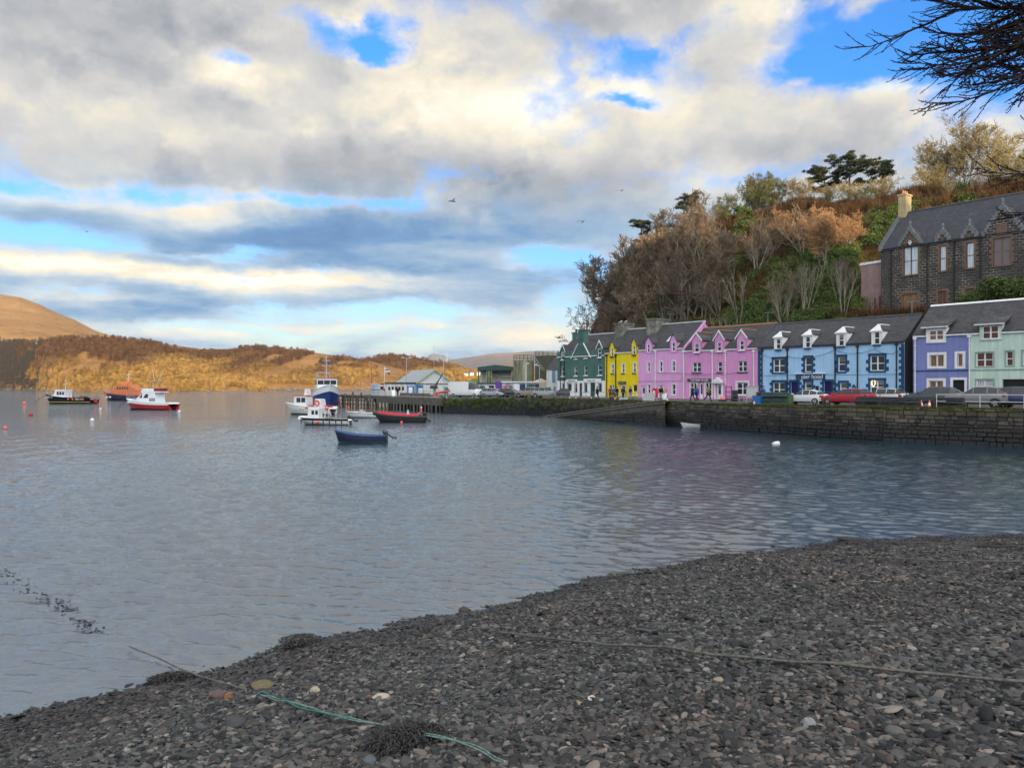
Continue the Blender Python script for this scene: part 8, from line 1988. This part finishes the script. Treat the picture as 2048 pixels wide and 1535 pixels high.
# turf tufts along the wall lip
pts = []; rs = np.random.RandomState(44)
for a, b in zip(QE[:12], QE[1:12]):
    n = int((b-a).length*22)
    for k in range(n):
        q = a.lerp(b, rs.rand()) + FV*float(abs(rs.randn())*0.35-0.08); pts.append((q.x, q.y, q.z-0.02))
pts = np.array(pts); s = 0.10+0.22*rs.rand(len(pts))
C_turf = clump_coll('turf shapes', mat('turf blades', rough=0.9, spec=0.1, fn=mk_leaf((0.03, 0.045, 0.010), (0.09, 0.10, 0.025), (0.20, 0.17, 0.06))), 60, 0.05, 2, spiky=True)
scatter('grass_tufts', pts, np.stack([s, s, s*0.8], 1), np.stack([s*0, s*0, rs.rand(len(s))*6.28], 1), C_turf, 'rough grass growing along the lip of the quay wall')
q = []
for k in range(330):
    i = rs.choice([9, 10, 11], p=[0.1, 0.2, 0.7]); a, b = QE[i], QE[i+1]; p = a.lerp(b, rs.rand()); z = p.z*rs.rand()**0.6; q.append((p.x-FV.x*0.15, p.y-FV.y*0.15, 0.7+z*0.7))
q = np.array(q); s = 0.3+0.5*rs.rand(len(q)); scatter('wall_ivy', q, np.stack([s, s, s*0.6], 1), np.stack([s*0+0.9, s*0, rs.rand(len(s))*6.28], 1), C_ivy, 'ivy and weed hanging on the rubble quay wall by the pier')
# hedge below the church
q = []
for k in range(420):
    px = 1935+rs.rand()*400; u, w = fuv(px, 600-18*np.clip((px-1935)/60, 0, 1)*rs.rand(), 15.2); q.append(tuple(fw(u, 14.6+rs.rand()*2.2, 10.0+rs.rand()*2.2*np.clip((px-1925)/60, 0.2, 1))))
q = np.array(q); s = 1.0+1.2*rs.rand(len(q)); o = scatter('terrace_hedge', q, np.stack([s, s, s], 1), np.stack([s*0, s*0, rs.rand(len(s))*6.28], 1), C_ivy, 'dense green shrubs on the terrace in front of the church hall')

# ------------------------------------------------------------------ larch hanging over the beach from the side of the view
rnd = random.Random(11)
tr, cr = MB(), MB()
base = Vector((10.2, 9.0, float(beach_z(10.2, 9.0))-0.3))
tr.tube([(0, 0, 0), (0.1, 0.05, 3), (-0.05, 0.1, 6), (-0.2, 0.1, 9.5), (-0.1, 0.1, 13)], [0.36, 0.30, 0.25, 0.18, 0.08], 10)
def twig(mb, p, d, L, r, lev):
    pts = [p.copy()]; dd = d.copy(); n = 7 if lev < 2 else 5
    sagd = -0.06 if lev < 1 else 0.04
    for k in range(n):
        dd = (dd + Vector((rnd.gauss(0, .09), rnd.gauss(0, .09), sagd + rnd.gauss(0, .08) + (0.10 if k > n*0.6 else -0.02)))).normalized(); pts.append(pts[-1]+dd*L/n)
    rr = [max(0.0045, r*(1-0.8*k/n)) for k in range(n+1)]
    mb.tube(pts, rr, 5 if lev < 2 else 4, cap=False)
    if lev >= 2:      # short spur shoots
        for k in range(n*3):
            f = rnd.random()*n; i = min(int(f), n-1); q = pts[i].lerp(pts[i+1], f-i); s = Vector((rnd.gauss(0, 1), rnd.gauss(0, 1), rnd.gauss(0, 1))).normalized()*0.018
            mb.tube([q, q+s], [0.005, 0.004], 3, cap=False)
        return
    m = (19, 17)[lev]
    for k in range(m):
        f = (0.15+0.85*(k+rnd.random())/m)*n; i = min(int(f), n-1); q = pts[i].lerp(pts[i+1], f-i); ax = (pts[i+1]-pts[i]).normalized()
        s = Vector((rnd.gauss(0, 1), rnd.gauss(0, 1), rnd.gauss(0, 0.6))); s = (s - ax*s.dot(ax)).normalized(); a = rnd.uniform(0.35, 0.8)
        twig(mb, q, ax*math.cos(a)+s*math.sin(a), L*rnd.uniform(0.24, 0.42)*(1.1-0.4*f/n), max(0.006, r*0.4), lev+1)
# limbs reach towards the photograph's upper corner
for (z0, tx, ty, tz, r) in ((6.4, 1850, 60, 9.5, .05), (6.0, 1900, 120, 9.3, .05), (7.0, 1800, -30, 9.8, .05), (5.8, 1960, 150, 9.0, .045), (6.8, 1930, 20, 9.2, .06), (7.4, 1880, -90, 9.6, .06), (7.2, 1990, -20, 9.0, .05), (6.5, 2000, 90, 8.8, .05), (7.6, 1960, -80, 9.9, .05), (7.0, 2060, 40, 9.0, .05), (5.4, 2010, 175, 8.6, .04), (6.9, 1870, 0, 9.0, .05), (7.5, 1820, -120, 9.0, .05)):
    e = at(tx+92, ty-112, tz); s = base + Vector((-0.05, 0.08, z0+0.3)); d = e-s
    n0 = len(cr.v); twig(cr, s, (d.normalized()+Vector((0, 0, 0.15))).normalized(), d.length*0.97, r, 0 if r > 0.035 else 1)
for b_ in (cr,): b_.move(Matrix.Translation(-base))
t = thing('larch_tree', base, 0, 'leafless larch whose dark twigs hang into the upper corner of the view over the beach', 'tree')
M_larch = mat('larch twigs', rough=0.9, spec=0.15, fn=mk_bark((0.022, 0.016, 0.018), (0.07, 0.05, 0.045)))
tr.build('trunk', M_bark, t); cr.build('crown', M_larch, t)

# ------------------------------------------------------------------ ropes, weed and odd stones on the beach
def bpt(px, py):
    """the spot on the beach under a pixel"""
    d = Vector(((px-1024)/F, 1.0, (767.5-py)/F)); lo, hi = 2.5, 40.0
    t_ = lo
    while t_ < hi:
        p = Vector((0, 0, CAMZ)) + d*t_
        if p.z <= max(float(beach_z(p.x, p.y)), -0.02): return p
        t_ += 0.02
    return p
def rope(pix, r, m, label, lift=0.05, wob=0.02, strands=1, name='rope'):
    P_ = [bpt(*q) for q in pix]; rnd2 = random.Random(len(pix)); rows = []
    P_ = P_ + [P_[-1]+(P_[-1]-P_[-2])*0.02]
    for s in range(strands):
        pts = []
        for a, b in zip(P_[:-1], P_[1:]):
            n = max(3, int((b-a).length/0.12))
            for k in range(n):
                p = a.lerp(b, k/n); z = max(float(beach_z(p.x, p.y)), 0.0)
                pts.append(Vector((p.x + rnd2.gauss(0, wob*0.5)*1.0 + s*0.035, p.y + rnd2.gauss(0, wob*0.5), max(p.z, z) + lift + r + abs(rnd2.gauss(0, wob*0.5)))))
        sm = [pts[0]] + [(pts[i-1]+pts[i]*2+pts[i+1])/4 for i in range(1, len(pts)-1)] + [pts[-1]]
        rows.append(sm)
    mb = MB(); [mb.tube(q, r, 6) for q in rows]; o = mb.build(name, m); return tag(o, label, 'rope', 'mooring ropes on the beach')
M_grope = mat('green rope', rough=0.8, fn=lambda N, t, b, tc: link(t, N.ramp(N.noise(tc, scale=18, detail=4), [(0.3, (0.07, 0.14, 0.12)), (0.6, (0.19, 0.29, 0.26)), (0.8, (0.32, 0.40, 0.36))]), b.inputs['Base Color']))
M_trope = mat('tan rope', rough=0.85, fn=lambda N, t, b, tc: link(t, N.ramp(N.noise(tc, scale=22, detail=4), [(0.3, (0.07, 0.065, 0.055)), (0.7, (0.20, 0.19, 0.165))]), b.inputs['Base Color']))
rope([(258, 1302), (330, 1332), (400, 1360), (490, 1390)], 0.012, M_trope, 'thin dark mooring rope running up out of the water over the shingle', wob=0.01)
rope([(522, 1400), (560, 1412), (640, 1435), (720, 1456), (780, 1466), (840, 1480), (900, 1492), (960, 1518), (1000, 1540)], 0.0075, M_grope, 'pale green mooring rope in two strands across the near shingle', strands=2)
rope([(515, 1398), (524, 1394), (536, 1398), (552, 1408), (600, 1428), (700, 1450)], 0.010, mat('sea green rope', (0.035, 0.17, 0.135), 0.8, vary=0.4), 'short bright green rope end lying beside the pale green rope')
rope([(1000, 1272), (1200, 1298), (1400, 1318), (1600, 1338), (1800, 1356), (2060, 1380)], 0.016, M_trope, 'long tan rope stretched across the middle of the shingle', wob=0.006)
rope([(1580, 1110), (1720, 1120), (1850, 1126), (2060, 1130)], 0.014, M_trope, 'tan rope lying near the upper water edge of the beach', wob=0.006); rope([(1760, 1086), (1900, 1092), (2060, 1100)], 0.014, M_trope, 'second tan rope closest to the far water edge', wob=0.006)
# seaweed
C_weed = None
M_weed = mat('bladder wrack', rough=0.35, spec=0.5, fn=mk_leaf((0.006, 0.005, 0.006), (0.013, 0.010, 0.010), (0.032, 0.024, 0.018)))
def weed(px, py, rx, ry, h, n, label, zoff=0.0):
    p = bpt(px, py); r2 = random.Random(px); mb = MB()
    for k in range(n):
        a, q = r2.uniform(0, 6.28), math.sqrt(r2.random()); c = Vector((rx*q*math.cos(a), ry*q*math.sin(a), 0)); c.z = h*(1-q*q)*r2.uniform(0.4, 1) + 0.01
        d = Vector((r2.gauss(0, 1), r2.gauss(0, 1), r2.gauss(0, .12)-0.1)).normalized(); s = Vector((-d.y, d.x, r2.gauss(0, .3))).normalized(); l = r2.uniform(0.04, 0.12); w_ = r2.uniform(0.004, 0.011)
        e = c + d*l; e.z = max(e.z - 0.03, 0.0); m_ = (c+e)/2 + Vector((0, 0, 0.02))
        mb.face([c-s*w_*0.5, c+s*w_*0.5, m_+s*w_, m_-s*w_]); mb.face([m_-s*w_, m_+s*w_, e])
    o = mb.build('seaweed', M_weed, None, (p.x, p.y, p.z+0.03+zoff)); tag(o, label, 'seaweed', 'clumps of seaweed')
weed(815, 1484, 0.36, 0.30, 0.075, 2600, 'large dark seaweed heap tangled round the pale green rope'); weed(345, 1362, 0.36, 0.22, 0.10, 1100, 'dark seaweed bank at the water edge beside the thin rope'); weed(600, 1290, 0.34, 0.3, 0.08, 700, 'seaweed covered rock just in the water', 0.05); weed(1995, 1096, 0.5, 0.25, 0.12, 600, 'seaweed clump on the ropes at the far end of the beach'); weed(855, 1470, 0.14, 0.12, 0.07, 350, 'small seaweed tuft beside the large dark heap')
# floating weed line
mb = MB(); r2 = random.Random(6)
for k in range(260):
    t_ = r2.random(); q = onwater(np.interp(t_, [0, .3, .6, 1], [-20, 60, 130, 195]) + r2.gauss(0, 10), np.interp(t_, [0, .3, .6, 1], [1130, 1180, 1212, 1268]) + r2.gauss(0, 5)); a = r2.uniform(0, 6.28); w_ = r2.uniform(0.01, 0.035)
    mb.tube([(q.x-w_*math.cos(a), q.y, 0.006), (q.x+w_*0.3, q.y+w_*math.sin(a), 0.012), (q.x+2*w_*math.cos(a), q.y+w_*math.sin(a), 0.004)], [0.005, 0.009, 0.004], 4)
o = mb.build('floating_weed', M_weed); tag(o, 'thin line of floating weed on the water', kind='stuff')
# odd stones
def odd(px, py, size, col, label, seed, flat=0.6, name='stone'):
    p = bpt(px, py); me = stone_mesh(name, seed, flat, 3, 0.3); m = mat('odd stone %d' % seed, col, 0.8, vary=0.45, vscale=9, bump=0.5, bscale=30); me.materials.clear(); me.materials.append(m)
    o = bpy.data.objects.new(name, me); COL.objects.link(o); o.location = (p.x, p.y, p.z+size*0.12); o.scale = (size,)*3; o.rotation_euler = (0, 0, seed*1.3); tag(o, label, 'stone', 'odd stones on the shingle')
odd(436, 1396, 0.24, (0.13, 0.085, 0.075), 'dull brown block of brick at the near water edge', 31, 0.7); odd(457, 1396, 0.16, (0.30, 0.13, 0.06), 'orange lump of brick touching the brown block', 32, 0.8); odd(630, 1384, 0.19, (0.42, 0.37, 0.24), 'pale buff stone above the pale green rope', 33, 0.5); odd(761, 1398, 0.19, (0.50, 0.40, 0.34), 'pinkish white stone with a small orange one beside it', 34, 0.5); odd(738, 1396, 0.11, (0.22, 0.09, 0.06), 'small rust red stone touching the pinkish white one', 35)
odd(525, 1376, 0.34, (0.16, 0.13, 0.07), 'flat mossy slab near the thin rope', 36, 0.3); odd(468, 1452, 0.32, (0.06, 0.065, 0.07), 'large dark angular stone on the near shingle', 37, 0.4); odd(1158, 1410, 0.10, (0.40, 0.30, 0.16), 'pointed buff stone in the middle shingle', 38); odd(1184, 1398, 0.11, (0.66, 0.66, 0.64), 'white oval stone in the middle shingle', 39, 0.45); odd(740, 1524, 0.15, (0.11, 0.13, 0.16), 'blue grey stone at the bottom by the seaweed heap', 40, 0.6); odd(1440, 1362, 0.14, (0.32, 0.27, 0.19), 'flat sandy stone resting on the rope line', 41, 0.35)
odd(930, 1222, 0.26, (0.07, 0.05, 0.04), 'brown boulder in the shallows at the water edge', 42, 0.6); odd(1690, 1082, 0.5, (0.03, 0.03, 0.03), 'low black rock at the far water edge', 43, 0.3)
odd(1614, 1452, 0.17, (0.26, 0.27, 0.27), 'upright grey stone standing in the dark shingle', 44, 0.8)

# rocks along the far shore
rs = np.random.RandomState(91); q = []
for surf, a, b in ((head_surf, -100, 545), (hill2_surf, 480, 800)):
    px = a+(b-a)*rs.rand(520); p = surf(px, 0.004+0.018*rs.rand(520)); p[:, 2] = np.clip(p[:, 2], -0.2, 1.2); q.append(p)
q = np.concatenate(q); s = 0.8+2.6*rs.rand(len(q))**2
C_rock = bpy.data.collections.new('shore rock shapes'); M_srock = mat('shore rock', (0.14, 0.12, 0.095), 0.9, vary=0.7, vscale=1.5)
for k in range(3): me = stone_mesh('rock_shape', 70+k, 0.7); me.materials.clear(); me.materials.append(M_srock); C_rock.objects.link(bpy.data.objects.new('rock_shape', me))
scatter('shore_rubble', q, np.stack([s*1.3, s, s*0.8], 1), np.stack([s*0, s*0, rs.rand(len(s))*6.28], 1), C_rock, 'rocks strewn along the far shore below the headland')
# ------------------------------------------------------------------ the moist air over the bay
mb = MB(); mb.box(-2800, 2800, -320, 3100, -60, 175)
M_haze = bpy.data.materials.new('haze'); M_haze.use_nodes = True; t = M_haze.node_tree; t.nodes.clear()
pv = t.nodes.new('ShaderNodeVolumePrincipled'); pv.inputs['Color'].default_value = (0.78, 0.86, 0.96, 1); pv.inputs['Density'].default_value = 0.00005; pv.inputs['Anisotropy'].default_value = 0.0
mo = t.nodes.new('ShaderNodeOutputMaterial'); t.links.new(pv.outputs[0], mo.inputs['Volume'])
o = mb.build('haze', M_haze); tag(o, kind='stuff')
